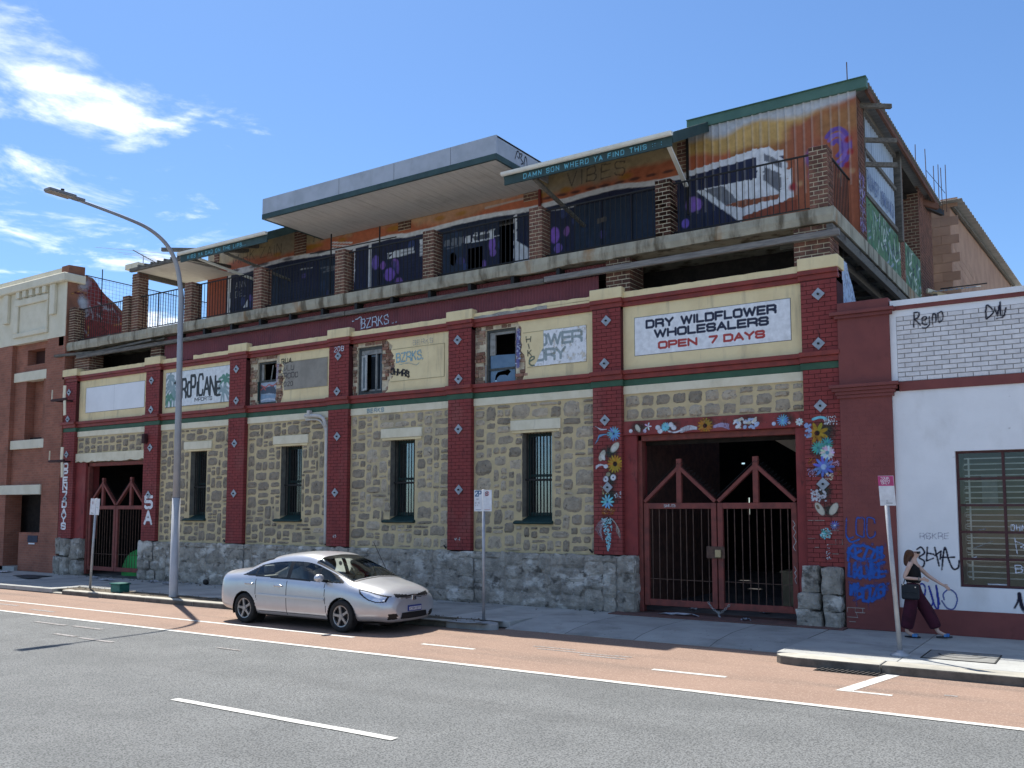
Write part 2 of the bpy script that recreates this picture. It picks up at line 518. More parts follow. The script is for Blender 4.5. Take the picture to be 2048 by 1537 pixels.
        me.loops.add(F.size); me.loops.foreach_set('vertex_index', F.astype(np.int32).ravel())
        me.polygons.add(len(F)); me.polygons.foreach_set('loop_start', np.arange(0, F.size, 4, dtype=np.int32))
        me.polygons.foreach_set('loop_total', np.full(len(F), 4, dtype=np.int32))
        me.update(calc_edges=True)
        at = me.attributes.new('paint', 'FLOAT_COLOR', 'POINT')
        rgba = np.concatenate([s.rgb.reshape(-1,3)[used], s.a.reshape(-1,1)[used]], 1).astype(np.float32)
        at.data.foreach_set('color', rgba.ravel())
        if smooth: me.polygons.foreach_set('use_smooth', [True]*len(me.polygons))
        me.materials.append(mat)
        o = link(name, me, parent)
        if kind or name == 'graffiti': o['kind'] = kind or 'stuff'
        if label: o['label'] = label
        return o

def catmull(pts, k=6):
    P = [Vector((*p, 0)) if len(p) == 2 else Vector(p) for p in pts]
    d2 = len(pts[0]) == 2
    out = []
    for i in range(len(P)-1):
        a = P[max(i-1,0)]; b = P[i]; c = P[i+1]; d = P[min(i+2,len(P)-1)]
        for j in range(k):
            t = j/k
            q = 0.5*((2*b)+(c-a)*t+(2*a-5*b+4*c-d)*t*t+(3*b-a-3*c+d)*t**3)
            out.append(q)
    out.append(P[-1])
    return [(q.x, q.y) for q in out] if d2 else out

def jitter_line(x0, x1, z, amp, step=0.05, seed=0):
    r = random.Random(seed); n = max(2, int(abs(x1-x0)/step))
    return [(x0+(x1-x0)*i/n, z+r.uniform(-amp, amp)) for i in range(n+1)]
# ------------------------------------------------------------------ materials of the place
M_asph = pmat('asphalt', (0.200,0.207,0.204), (0.172,0.179,0.177), scale=0.9, rough=0.9, bump=0.8, bscale=60, bdist=0.02,
              stain=((0.125,0.128,0.126), (0.07,0.95,1), 0.50, 0.72, 0.32), spots=((0.055,0.058,0.058), (48,48,48), 0.475, 0.56, 0.72), contrast=(0.4,0.62))
M_redasph = pmat('red_asphalt', (0.268,0.183,0.138), (0.235,0.160,0.121), scale=0.9, rough=0.92, bump=0.45, bscale=90, bdist=0.01,
              stain=((0.17,0.125,0.10), (0.18,1.6,1), 0.50, 0.72, 0.75), spots=((0.40,0.30,0.24), (45,45,45), 0.52, 0.62, 0.6))
M_line = pmat('road_paint', (0.62,0.62,0.58), (0.5,0.5,0.47), scale=14, rough=0.7, bump=0.2, bscale=80,
              spots=((0.2,0.19,0.18), (22,22,22), 0.54, 0.66, 0.75))
M_oldline = pmat('worn_road_paint', (0.30,0.29,0.28), (0.16,0.14,0.13), scale=30, rough=0.8, bump=0.2, bscale=80, contrast=(0.45,0.6))
M_path = pmat('path_concrete', (0.40,0.405,0.385), (0.33,0.335,0.32), scale=1.6, rough=0.92, bump=0.25, bscale=70, rand=0.13, bdist=0.006,
              stain=((0.22,0.22,0.205), (0.9,1.3,1), 0.50, 0.72, 0.75), spots=((0.12,0.115,0.105), (13,13,13), 0.63, 0.70, 0.8))
M_kerb = pmat('kerb_concrete', (0.43,0.41,0.35), (0.33,0.32,0.28), scale=3, rough=0.9, bump=0.3, bscale=50, rand=0.08,
              stain=((0.19,0.175,0.15), (2,2,2), 0.55, 0.75, 0.55))
M_dirt = pmat('verge_dirt', (0.14,0.118,0.088), (0.085,0.075,0.058), scale=5, rough=1, bump=0.9, bscale=30, bdist=0.04,
              spots=((0.22,0.2,0.16), (25,25,25), 0.6, 0.7, 0.7))
M_far = pmat('far_ground', (0.30,0.28,0.25), (0.24,0.23,0.2), scale=0.2, rough=1)
M_iron = pmat('cast_iron', (0.10,0.095,0.09), (0.06,0.055,0.05), scale=12, rough=0.6, metal=0.4, bump=0.3)
M_apron = pmat('red_apron', (0.16,0.085,0.075), (0.11,0.07,0.062), scale=4, rough=0.9, bump=0.4, bscale=40,
               stain=((0.2,0.18,0.16), (4,4,4), 0.6, 0.75, 0.5))

ZR = -0.13   # road level; the footpath is z = 0
def structure(o, label=None, cat=None):
    o['kind'] = 'structure'
    return o

ground = structure(MB().add([(-900,-900,-0.30),(900,-900,-0.30),(900,900,-0.30),(-900,900,-0.30)], [(0,1,2,3)]).build('ground', M_far))
road = structure(MB().add([(-260,-24,ZR),(120,-24,ZR),(120,-2.4,ZR),(-260,-2.4,ZR)], [(0,1,2,3)]).build('road', M_asph))
red_lane = MB().add([(-260,-6.40,ZR+.004),(120,-6.40,ZR+.004),(120,-2.5,ZR+.004),(-260,-2.5,ZR+.004)], [(0,1,2,3)]).build('parking_lane', M_redasph, road)
def marking(name, x0, x1, y0, y1, m=M_line, z=ZR+.008):
    # painted strip with slightly broken edges
    n = max(2, int(abs(x1-x0)/0.35)); r = random.Random(int(x0*13+y0*7))
    top = [(x0+(x1-x0)*i/n, y1+r.uniform(-.006,.006), z) for i in range(n+1)]
    bot = [(x0+(x1-x0)*i/n, y0+r.uniform(-.006,.006), z) for i in range(n+1)]
    b = MB(); b.grid([bot, top])
    return b.build(name, m, road)
marking('edge_line', -90, 40, -6.53, -6.41)
marking('bay_line', -60, -11.55, -5.30, -5.20)
for x in (-10.02, -5.68):
    marking('bay_dash', x, x+1.1, -5.36 if x > -7 else -5.24, -5.26 if x > -7 else -5.14)
b = MB(); b.add([(-3.10,-5.42,ZR+.008),(-2.92,-5.42,ZR+.008),(-2.62,-3.86,ZR+.008),(-2.80,-3.86,ZR+.008)], [(0,1,2,3)])
b.build('bay_corner_line', M_line, road)
marking('bay_corner_line', -2.92, -2.43, -5.42, -5.33)
for x in (-33.6, -21.6, -9.62, 2.4, 14.4):
    marking('centre_dash', x, x+3.5, -10.46, -10.34)
for (x0, x1, y, w) in ((-8.1,-6.6,-4.55,.03),(-8.3,-7.5,-4.35,.03),(-7.2,-6.4,-4.72,.04),(-6.7,-6.4,-4.5,.03),(-18.6,-17.5,-7.15,.05),(-17.3,-16.3,-7.12,.05),
                       (-16.5,-15.8,-7.95,.05),(-15.6,-14.6,-8.0,.05),(-1.9,-1.75,-5.0,.03),(-0.9,-0.7,-4.5,.03),(-23,-22,-5.7,.05),(-21,-20,-5.95,.05),(-12.6,-12,-7.4,.03)):
    marking('worn_mark', x0, x1, y-w, y+w, M_oldline)

# footpath: concrete slabs with open joints on a dark bed
path = structure(MB().add([(-130,-2.76,-0.121),(60,-2.76,-0.121),(60,0.5,-0.121),(-130,0.5,-0.121)], [(0,1,2,3)]).build('pavement', pmat('joint_dark', (0.06,0.058,0.05), rough=1)))
joints = [-130,-90,-70,-55]+[-48+1.8*i for i in range(13)]+[-24.5,-22.6,-20.7,-18.8,-16.9,-15,-13.2,-11.5,-9.93,-8.6,-7.2,-5.8,-4.47,-2.74,-1.0,.75,2.5,4.3,6.1,12,30,60]
joints = sorted(set(joints))
for a, c in zip(joints[:-1], joints[1:]):
    yb = -3.45
    if -24.6 <= a < -9.95: yb = -2.62          # bare verge beside the kerb here
    drive = -9.95 <= a < -4.5
    g = 0.006
    bb = MB()
    if drive:
        # crossing dips to the road
        P = [[(x, y, z) for x in (a+g, c-g)] for y, z in ((-2.80,ZR+.014),(-2.45,-0.06),(-1.7,-0.004),(0.0,0.0))]
        bb.grid(P)
        bb.add([(a+g,-2.80,ZR+.014),(c-g,-2.80,ZR+.014),(c-g,-2.80,-0.3),(a+g,-2.80,-0.3)], [(0,1,2,3)])
        o = bb.build('paving_slab', M_path, path)
    else:
        dz = random.uniform(-.004,.004)
        bb.box(a+g, c-g, yb, -0.0, -0.119, dz)
        o = bb.build('paving_slab', M_path, path, bevel=0.006)
# bare dirt strip with grit between kerb and slabs
n = 120; P = []
for j, y in enumerate(np.linspace(-3.30, -2.58, 9)):
    P.append([(x, y, -0.012+0.03*float(vnoise(np.array([x*3.]),np.array([y*3.]),5)[0])-0.01) for x in np.linspace(-24.6, -10.1, n)])
verge = structure(MB().grid(P).build('verge', M_dirt, smooth=True))

# kerb stones
def kerb_stone(x0, x1, h=0.13, y=-3.85, w=0.24, parent=None, y1=None):
    y1 = y if y1 is None else y1
    b = MB(); top = ZR+h
    prof = [(0,-0.3),(0,top-.035),(.012,top-.012),(.04,top),(w-.01,top),(w,top-.01),(w,-0.3)]
    vs = []; fs = []
    for x, yy in ((x0+.005,y),(x1-.005,y1)):
        vs += [(x, yy+a, z) for a, z in prof]
    k = len(prof)
    fs = [(i, i+1, k+i+1, k+i) for i in range(k-1)]+[tuple(range(k)), tuple(range(2*k-1,k-1,-1))]
    b.add(vs, fs)
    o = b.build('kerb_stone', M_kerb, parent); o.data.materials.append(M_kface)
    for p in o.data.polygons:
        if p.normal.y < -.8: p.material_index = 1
    return o
M_kface = pmat('kerb_face_shade', (0.15,0.135,0.115), (0.09,0.082,0.07), scale=5, rough=1, bump=.4, bscale=30)  # darker brown stands in for shade on the road-side faces
def kerb_face(o):
    # shade on the road side of the stone, put into its colour
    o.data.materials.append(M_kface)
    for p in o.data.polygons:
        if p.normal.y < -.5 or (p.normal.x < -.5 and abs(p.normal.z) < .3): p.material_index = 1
    md = o.modifiers.new('bevel','BEVEL'); md.width = .02; md.segments = 2; md.limit_method = 'ANGLE'
kerb = tag(empty('kerb', (-20,-3.75,0), None, None, kind='structure'))
def ky(x): return -3.46+.26*min(1, max(0, (x+17.5)/5.0))
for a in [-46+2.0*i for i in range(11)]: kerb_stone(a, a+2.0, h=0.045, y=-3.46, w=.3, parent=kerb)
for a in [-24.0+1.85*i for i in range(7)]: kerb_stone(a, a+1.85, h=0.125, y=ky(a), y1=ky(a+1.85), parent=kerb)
# rounded nib at the crossing
b = MB(); pts = [(-11.04,-3.22),(-10.3,-3.20),(-10.05,-3.10),(-9.97,-2.96),(-10.05,-2.84),(-10.3,-2.76),(-11.04,-2.76)]
b.prism(pts, -0.3, 0.0, 'xy')
nib = b.build('kerb_stone', pmat('kerb_grey', (0.36,0.37,0.37),(0.27,0.28,0.28), scale=4, rough=0.9, bump=.3), kerb, bevel=0.03, seg=2)
# right hand run starts with a rounded end
b = MB(); pts = [(-4.36,-3.55),(-4.40,-3.68),(-4.30,-3.80),(-4.05,-3.86),(-2.885,-3.86),(-2.885,-3.44),(-4.2,-3.44)]
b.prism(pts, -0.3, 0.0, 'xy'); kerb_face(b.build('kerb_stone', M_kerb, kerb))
for a in [-2.875+2.0*i for i in range(8)]:
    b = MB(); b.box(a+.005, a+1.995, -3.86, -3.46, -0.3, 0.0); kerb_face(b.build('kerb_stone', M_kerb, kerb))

# threshold apron in front of the right gate
structure(MB().box(-8.95, -4.22, -0.42, 0.62, -0.05, 0.022).build('gate_apron', M_apron, path))
# drain grate in the gutter
dg = empty('drain_grate', (-3.28,-3.98,ZR), 'iron drain grate set in the gutter below the kerb', 'drain')
bb = MB(); bb.box(-3.74,-2.84,-4.12,-3.87,ZR-.06,ZR+.006); bb.build('pit', pmat('pit_black',(0.01,0.01,0.01)), dg)
for i in range(13):
    x = -3.70+i*0.07
    MB().beam((x,-4.12,ZR+.012),(x+.05,-3.88,ZR+.012),.022,.02).build('bar', M_iron, dg)
# manhole cover with lines scratched in the cement
mh = empty('manhole_cover', (-2.03,-2.48,0), 'concrete manhole cover with a smiling face drawn in it', 'manhole')
M_mh = pmat('cover_concrete',(0.235,0.235,0.22),(0.19,0.19,0.18),scale=5,rough=.9,bump=.3)
MB().box(-2.50,-1.56,-2.90,-2.06,-.03,.008).build('cover', M_mh, mh, bevel=.004)
MG = pmat('cover_groove',(0.05,0.05,0.045))
b = MB()
for (x0,x1,y0,y1) in ((-2.52,-1.54,-2.06,-2.045),(-2.52,-1.54,-2.915,-2.90),(-2.52,-2.505,-2.915,-2.045),(-1.555,-1.54,-2.915,-2.045)):
    b.box(x0,x1,y0,y1,-.02,.010)
b.build('rim', MG, mh)
c = Canvas(.9,.8,.012)
c.curve([(.12,.5),(.2,.3),(.42,.2),(.66,.28),(.76,.45)], .025, (.05,.05,.045), op=.9)
c.disc(.3,.58,.045,.03,(.05,.05,.045)); c.disc(.6,.58,.045,.03,(.05,.05,.045))
M_decal = paint_mat('spray_paint')
c.build('drawing', M_decal, mh, (-2.47,-2.88,.0115), u=(1,0,0), v=(0,1,0))
# ------------------------------------------------------------------ warehouse facade
C_RED = (0.255,0.046,0.044); C_CREAM = (0.80,0.67,0.40)
M_red = pmat('red_wall_paint', C_RED, (0.205,0.040,0.040), scale=3.0, rough=0.72, bump=0.35, bscale=60, bdist=0.008,
             stain=((0.27,0.085,0.075), (1.3,1.3,0.8), 0.50, 0.72, 0.7), spots=((0.085,0.024,0.025), (7,7,3), 0.57, 0.72, 0.75), chips=((0.38,0.24,0.20), (11,11,11), 0.70, 0.745, 0.8))
M_redj = pmat('red_joint', (0.085,0.022,0.022), rough=0.9)
M_redtrim = pmat('red_trim_paint', (0.26,0.050,0.040), (0.19,0.040,0.034), scale=4, rough=0.55, bump=0.2, bscale=40,
             stain=((0.09,0.03,0.028), (1.5,1.5,5), 0.55, 0.8, 0.6))
M_cream = pmat('cream_render', C_CREAM, (0.72,0.59,0.345), scale=2.2, rough=0.85, bump=0.25, bscale=40, bdist=0.01,
             stain=((0.45,0.38,0.25), (5,5,0.7), 0.52, 0.76, 0.7), spots=((0.33,0.29,0.21), (7,7,7), 0.66, 0.78, 0.6))
M_creamlt = pmat('pale_render', (0.76,0.70,0.54), (0.67,0.61,0.45), scale=3, rough=0.85, bump=0.25, bscale=40,
             stain=((0.38,0.33,0.23), (4,4,1.2), 0.58, 0.8, 0.6))
M_green = pmat('green_trim', (0.048,0.115,0.070), (0.036,0.09,0.056), scale=4, rough=0.6, bump=0.2)
M_mortar = pmat('yellow_mortar', (0.60,0.485,0.285), (0.50,0.41,0.25), scale=3.2, rough=0.95, bump=0.5, bscale=30, bdist=0.015,
             stain=((0.38,0.325,0.225), (0.8,0.8,0.8), 0.52, 0.70, 0.85))
def stone_mat(name, a, b, dark, rand):
    return pmat(name, a, b, scale=7, rough=0.95, bump=1.0, bscale=22, bdist=0.035, rand=rand,
                stain=((0.27,0.235,0.17), (5,5,5), 0.55, 0.72, 0.65), spots=(dark, (13,13,13), 0.57, 0.70, 0.85))
M_stone = stone_mat('rubble_stone', (0.43,0.365,0.275), (0.315,0.27,0.21), (0.11,0.095,0.075), 0.26)
M_plinth = pmat('plinth_stone', (0.40,0.37,0.32), (0.245,0.23,0.20), scale=4, rough=0.95, bump=1.0, bscale=13, bdist=0.06, rand=0.10,
             stain=((0.66,0.64,0.59), (1.7,1.7,2.4), 0.52, 0.64, 0.75), spots=((0.07,0.064,0.055), (3.6,3.6,4.4), 0.55, 0.68, 0.8))
M_plinthbed = pmat('plinth_bed', (0.42,0.41,0.385), (0.27,0.26,0.24), scale=5, rough=1, bump=1.0, bscale=20, bdist=.04,
             stain=((0.08,0.08,0.075), (3,3,3), 0.55, 0.7, 0.7))
M_brick = pmat('old_brick', (0.20,0.098,0.070), (0.105,0.056,0.045), scale=5, rough=0.95, bump=0.7, bscale=45, rand=0.32, bdist=.015,
             spots=((0.055,0.038,0.032), (14,14,14), 0.57, 0.72, 0.7))
M_bmort = pmat('brick_mortar', (0.66,0.58,0.43), (0.50,0.43,0.31), scale=8, rough=1, bump=0.5, bscale=50)
M_conc = pmat('slab_concrete', (0.42,0.395,0.31), (0.31,0.295,0.235), scale=2.2, rough=0.95, bump=0.6, bscale=28, bdist=0.02,
             stain=((0.10,0.082,0.055), (2.6,2.6,0.5), 0.47, 0.66, 0.92), spots=((0.30,0.15,0.05), (1.3,1.3,0.4), 0.56, 0.70, 0.8))
M_timber = pmat('grey_timber', (0.19,0.175,0.15), (0.095,0.09,0.082), scale=2, rough=0.9, bump=0.5, bscale=30, stretch=(1.5,14,14),
             stain=((0.06,0.055,0.05), (0.9,0.9,0.9), 0.55, 0.75, 0.7))
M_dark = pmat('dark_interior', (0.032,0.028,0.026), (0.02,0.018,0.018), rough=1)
M_white = pmat('sign_white', (0.80,0.82,0.85), (0.75,0.77,0.80), scale=1.5, rough=0.45, bump=0)
M_black = pmat('black_iron', (0.022,0.024,0.026), (0.03,0.025,0.022), scale=20, rough=0.6, metal=0.3, bump=0.1)
M_dgreen = pmat('dark_green_paint', (0.018,0.052,0.048), (0.012,0.036,0.034), scale=8, rough=0.5, bump=0.2)
M_gate = pmat('gate_red_paint', (0.235,0.065,0.052), (0.16,0.05,0.042), scale=6, rough=0.65, bump=0.35, bscale=40,
             stain=((0.10,0.06,0.05), (5,5,2.5), 0.6, 0.75, 0.7))
M_rust = pmat('rusty_steel', (0.16,0.10,0.075), (0.09,0.055,0.045), scale=12, rough=0.85, metal=0.2, bump=0.4)
M_alu = pmat('alu_plate', (0.36,0.40,0.45), (0.28,0.31,0.35), scale=8, rough=0.5, metal=0.35, bump=0.15)
M_pane = glass_mat('window_pane', (0.45,0.52,0.54), gloss=0.18)
M_blackpane = pmat('dark_pane', (0.02,0.026,0.034), rough=0.08, spec=0.9, bump=0)

W = empty('warehouse', (-17.3,0,0), 'derelict two storey stone and red brick warehouse with painted upper floor and balcony', 'building')
PIL = [(-30.30,-29.52),(-25.63,-24.92),(-21.60,-20.88),(-17.55,-16.82),(-13.50,-12.80),(-9.50,-8.80),(-4.93,-4.25)]
BAY = [(PIL[i][1], PIL[i+1][0]) for i in range(6)]
WIN = {1:(-23.44,-22.68),2:(-19.47,-18.63),3:(-15.44,-14.63),4:(-11.43,-10.62)}
UWIN = {2:(-20.57,-19.79,5.19,6.41),3:(-16.66,-15.79,5.19,6.45),4:(-12.49,-11.63,5.14,6.46)}
YW = 0.12       # bay wall face; pilaster faces are at y = 0
Z_P, Z_ST = 1.20, 4.64

# --- bodies of the bay walls (mortar bed), with real window openings
for i, (a, c) in enumerate(BAY):
    if i in (0, 5):
        MB().box(a, c, YW, .5, 4.04, Z_ST).build('wall', M_mortar, W)
        continue
    w0, w1 = WIN[i]
    b = MB()
    b.box(a, w0, YW, .5, 1.18, Z_ST); b.box(w1, c, YW, .5, 1.18, Z_ST)
    b.box(w0, w1, YW, .5, 1.18, 1.90); b.box(w0, w1, YW, .5, 3.93, Z_ST)
    b.build('wall', M_mortar, W)

# --- rubble stones
def stone_variant(k):
    r = random.Random(100+k); nx, nz = 6, 5
    V = []
    for j in range(nz):
        row = []
        for i in range(nx):
            u = -1+2*i/(nx-1); v = -1+2*j/(nz-1)
            edge = max(abs(u), abs(v))
            # rounded outline
            k_ = 1-0.12*(abs(u*v))**3
            x = .5*u*k_+r.uniform(-.05,.05)*(1 if edge > .9 else .6); z = .5*v*k_+r.uniform(-.055,.055)
            y = -(1.0 if edge < .7 else 0.0)*r.uniform(.6,1.15)
            row.append((x, y, z))
        V.append(row)
    b = MB(); b.grid(V)
    return b.mesh('stone', M_stone, False, fix=False)
STV = [stone_variant(k) for k in range(10)]
PLV = []
for k in range(8):
    me = STV[k].copy(); me.materials.clear(); me.materials.append(M_plinth); PLV.append(me)

def pack(x0, x1, z0, z1, holes, cw, ch, ws, hs, seed):
    """random coursed rubble: list of (xc, zc, w, h)"""
    r = random.Random(seed)
    nx = int(round((x1-x0)/cw)); nz = int(round((z1-z0)/ch)); cw = (x1-x0)/nx; ch = (z1-z0)/nz
    occ = [[False]*nx for _ in range(nz)]
    for (a, c, d, e) in holes:
        for j in range(nz):
            for i in range(nx):
                if x0+(i+1)*cw > a+.02 and x0+i*cw < c-.02 and z0+(j+1)*ch > d+.02 and z0+j*ch < e-.02: occ[j][i] = True
    out = []
    for j in range(nz):
        for i in range(nx):
            if occ[j][i]: continue
            wmax = 0
            while i+wmax < nx and not occ[j][i+wmax] and wmax < max(ws): wmax += 1
            w = min(wmax, r.choice(ws))
            if wmax-w == 1: w = wmax if wmax <= max(ws) else w
            h = r.choice(hs)
            hh = 1
            while hh < h and j+hh < nz and all(not occ[j+hh][i+q] for q in range(w)): hh += 1
            for jj in range(hh):
                for q in range(w): occ[j+jj][i+q] = True
            out.append((x0+(i+w/2)*cw, z0+(j+hh/2)*ch, w*cw, hh*ch))
    return out

STONES = []
for i in range(6):
    a, c = BAY[i]
    if i in (0, 5):
        STONES += [(s, i) for s in pack(a+.02, c-.02, 4.06, 4.62, [], .12, .14, [2,2,3,3], [2,2,1], 40+i)]
    else:
        w0, w1 = WIN[i]
        holes = [(w0, w1, 1.84, 3.98), (w0-.30, w1+.24, 3.93, 4.23), (w0-.18, w1+.05, 1.82, 2.04)]
        STONES += [(s, i) for s in pack(a+.02, c-.02, 1.21, 4.62, holes, .105, .098, [2,2,3,3,4,4,5], [1,2,2,3,3,4], 40+i)]
STONES.sort(key=lambda t: -t[0][0])
Wo = worg(W)
def place_piece(name, mesh, x, y, z, sx, sy, sz, parent, rz=0.0):
    o = link(name, mesh, parent, Vector((x,y,z))-worg(parent), (0, rz, 0), (sx, sy, sz))
    return o
def join_pieces(name, items, parent, mat):
    """items: (mesh, x,y,z,sx,sy,sz) -> one object"""
    b = MB()
    for me, x, y, z, sx, sy, sz in items:
        b.add([(x+v.co.x*sx, y+v.co.y*sy, z+v.co.z*sz) for v in me.vertices], [tuple(p.vertices) for p in me.polygons])
    return b.build(name, mat, parent, kind='stuff', fix=False)
r = random.Random(5); rest = []
for k, ((x, z, w, h), bay) in enumerate(STONES):
    gx = .004+r.uniform(0,.016); gz = .003+r.uniform(0,.014)
    args = (x+r.uniform(-.006,.006), YW+.012, z+r.uniform(-.005,.005), max(w-2*gx,.05)*r.uniform(.94,1.10), r.uniform(.02,.055), max(h-2*gz,.04)*r.uniform(.94,1.10))
    if k < 300: place_piece('stone', r.choice(STV), *args, W, rz=r.gauss(0,.03))
    else: rest.append((r.choice(STV),)+args)
join_pieces('rubble_stones', rest, W, M_stone)

# --- plinth of rough grey blocks
PSEG = [(-25.68,-8.50)]
b = MB(); b.box(-25.68,-8.52,-.02,.5,-.1,1.17); b.build('plinth', M_plinthbed, W)
PST = pack(-25.68,-8.50,0.0,1.19,[], .15,.148,[2,3,3,4,5],[2,2,2,3],77)
r = random.Random(9); rest = []
PST.sort(key=lambda t: -t[0])
for k, (x, z, w, h) in enumerate(PST):
    pil = any(p0-.06 < x < p1+.06 for p0, p1 in PIL)
    y = -.065 if pil else -.025
    args = (x, y, z, (w-.004)*1.04, r.uniform(.018,.05), (h-.003)*1.05)
    place_piece('plinth_stone', r.choice(PLV), *args, W)
# ragged top course and heavy end blocks
def rough_block(name, x0, x1, y0, y1, z0, z1, amp, parent, mat, seed, n=7):
    r_ = random.Random(seed)
    bm = bmesh.new(); bmesh.ops.create_cube(bm, size=1)
    bmesh.ops.subdivide_edges(bm, edges=bm.edges, cuts=n-1, use_grid_fill=True)
    A = np.array([v.co[:] for v in bm.verts])
    for v in bm.verts:
        p = v.co*2; e = sorted((abs(p.x),abs(p.y),abs(p.z)))
        rd = 1-0.10*max(0, e[1]-.6)/.4
        q = Vector((x0+(p.x*rd+1)/2*(x1-x0), y0+(p.y*rd+1)/2*(y1-y0), z0+(p.z*(1-.5*(1-rd))+1)/2*(z1-z0)))
        s_ = seed*3.7
        f = lambda o_: float(vnoise(np.array([q.x*5+s_+o_]), np.array([q.z*5+q.y*3+o_]), seed, 4)[0])-.47
        v.co = q+Vector((f(0), f(9), f(21)))*amp
    me = bpy.data.meshes.new(name); bm.to_mesh(me); bm.free()
    me.materials.append(mat)
    me.transform(Matrix.Translation(-worg(parent)))
    return link(name, me, parent)
for (x0,x1,z0,z1,y0) in ((-5.04,-4.68,.60,1.13,-.16),(-4.68,-4.27,.58,1.12,-.18),(-5.10,-4.66,.30,.62,-.22),(-4.66,-4.27,.28,.60,-.20),(-5.14,-4.62,-.05,.32,-.25),(-4.62,-4.27,-.05,.30,-.22)):
    rough_block('plinth_stone', x0+.012, x1-.012, y0, .45, z0+.012, z1-.012, .10, W, M_plinth, int(-x0*10+z0*7))
for (x0,x1,z0,z1,y0) in ((-30.30,-29.95,.62,1.22,-.12),(-29.95,-29.55,.6,1.2,-.16),(-29.55,-28.95,.5,1.2,-.05),(-30.30,-29.85,-.05,.62,-.2),(-29.85,-29.4,-.05,.6,-.22),(-29.4,-28.95,-.05,.5,-.10)):
    rough_block('plinth_stone', x0+.012, x1-.012, y0, .45, z0+.012, z1-.012, .11, W, M_plinth, int(-x0*10+z0*7))
for (x0,x1,z0,z1) in ((-8.80,-8.50,.02,.42),(-8.80,-8.50,.42,.82),(-8.80,-8.50,.82,1.19)):
    rough_block('plinth_stone', x0, x1, -.09, .5, z0, z1, .06, W, M_plinth, int(z0*70+3))

# --- pilasters: painted brick with proud bricks, steel diamond plates
BW, BH, JT = .2265, .073, .011
def brick_mesh(name, mat):
    b = MB(); b.box(-.5,.5,-.5,.5,-.5,.5); me = b.mesh(name, mat)
    return me
def brick_wall(x0, x1, y, z0, z1, seed, depth=.014, nb=None):
    """front-facing stretcher pattern: (x, z, w, h)"""
    out = []; nb = nb or max(1, round((x1-x0)/.24)); bw = (x1-x0)/nb
    nz = int(round((z1-z0)/(BH+JT))); ch = (z1-z0)/nz
    for j in range(nz):
        cuts = [x0+bw*i for i in range(nb+1)] if j % 2 == 0 else [x0]+[x0+bw*(i+.5) for i in range(nb)]+[x1]
        for a, c in zip(cuts[:-1], cuts[1:]):
            out.append(((a+c)/2, z0+(j+.5)*ch, c-a-JT, ch-JT))
    return out
ME_redbrick = brick_mesh('brick', M_red)
ME_brick = brick_mesh('brick', M_brick)
NB = [0]
def add_bricks(items, parent, me, mat, single, y0, jit=.003, ang=0.0):
    """items in the xz plane of a front face at y0 (proud towards -y)"""
    rest_ = []
    for (x, z, w, h) in items:
        dy = random.uniform(-jit, jit)
        if single and NB[0] < 300:
            NB[0] += 1
            place_piece('brick', me, x, y0+dy+.012, z, w, .036, h, parent)
        else:
            rest_.append((me, x, y0+dy+.012, z, w, .036, h))
    if rest_: join_pieces('bricks', rest_, parent, mat)
M_plate = M_alu
def diamond(x, z, parent, y=-.02, s=.125):
    b = MB(); b.prism([(x-s,z),(x,z-s),(x+s,z),(x,z+s)], y-.012, y, 'xz')
    o = b.build('anchor_plate', M_plate, parent, bevel=.004)
    b2 = MB(); b2.cyl((x, y-.04, z), .022, .03, 8, 'y'); b2.build('bolt', M_black, o)
    return o
PILO = []
for k, (a, c) in enumerate(PIL):
    z0 = 1.2 if k < 6 else 1.10
    P_ = MB().box(a, c, .004, .5, z0, 6.60).build('pilaster', M_redj, W)
    PILO.append(P_)
    fr = brick_wall(a, c, 0, z0, 4.82, k)+brick_wall(a, c, 0, 5.16, 6.54, k)
    add_bricks(fr, P_, ME_redbrick, M_red, False, .0)
    # right hand return
    b = MB()
    for (y_, z_, w_, h_) in brick_wall(.0, .118, 0, z0, 4.82, k, nb=1):
        b.box(c-.02, c+.004, y_-w_/2, y_+w_/2, z_-h_/2, z_+h_/2)
    b.build('return_bricks', M_red, P_, kind='stuff')
    cx = (a+c)/2-.02
    for z in (6.27, 5.32, 4.10, 2.63):
        if k == 0: z_ = {6.27:6.2,5.32:5.25,4.10:4.05,2.63:2.52}[z]
        elif k == 1: z_ = {6.27:6.24,5.32:5.3,4.10:4.10,2.63:2.62}[z]
        else: z_ = z
        diamond(cx+random.uniform(-.03,.03), z_+random.uniform(-.02,.02), P_, s=.125 if k > 1 else .13)
# gate jambs beside pilasters (painted)
for (a, c, y0) in ((-8.80,-8.50,.10),(-5.13,-4.93,.10)):
    MB().box(a, c, y0, .6, 1.2 if a < -6 else 0.0, 3.74).build('jamb', M_red, W)
MB().box(-29.52,-28.95,.10,.6,1.2,3.76).build('jamb', M_red, W)
MB().box(-25.74,-25.63,.10,.6,1.2,3.76).build('jamb', M_red, W)

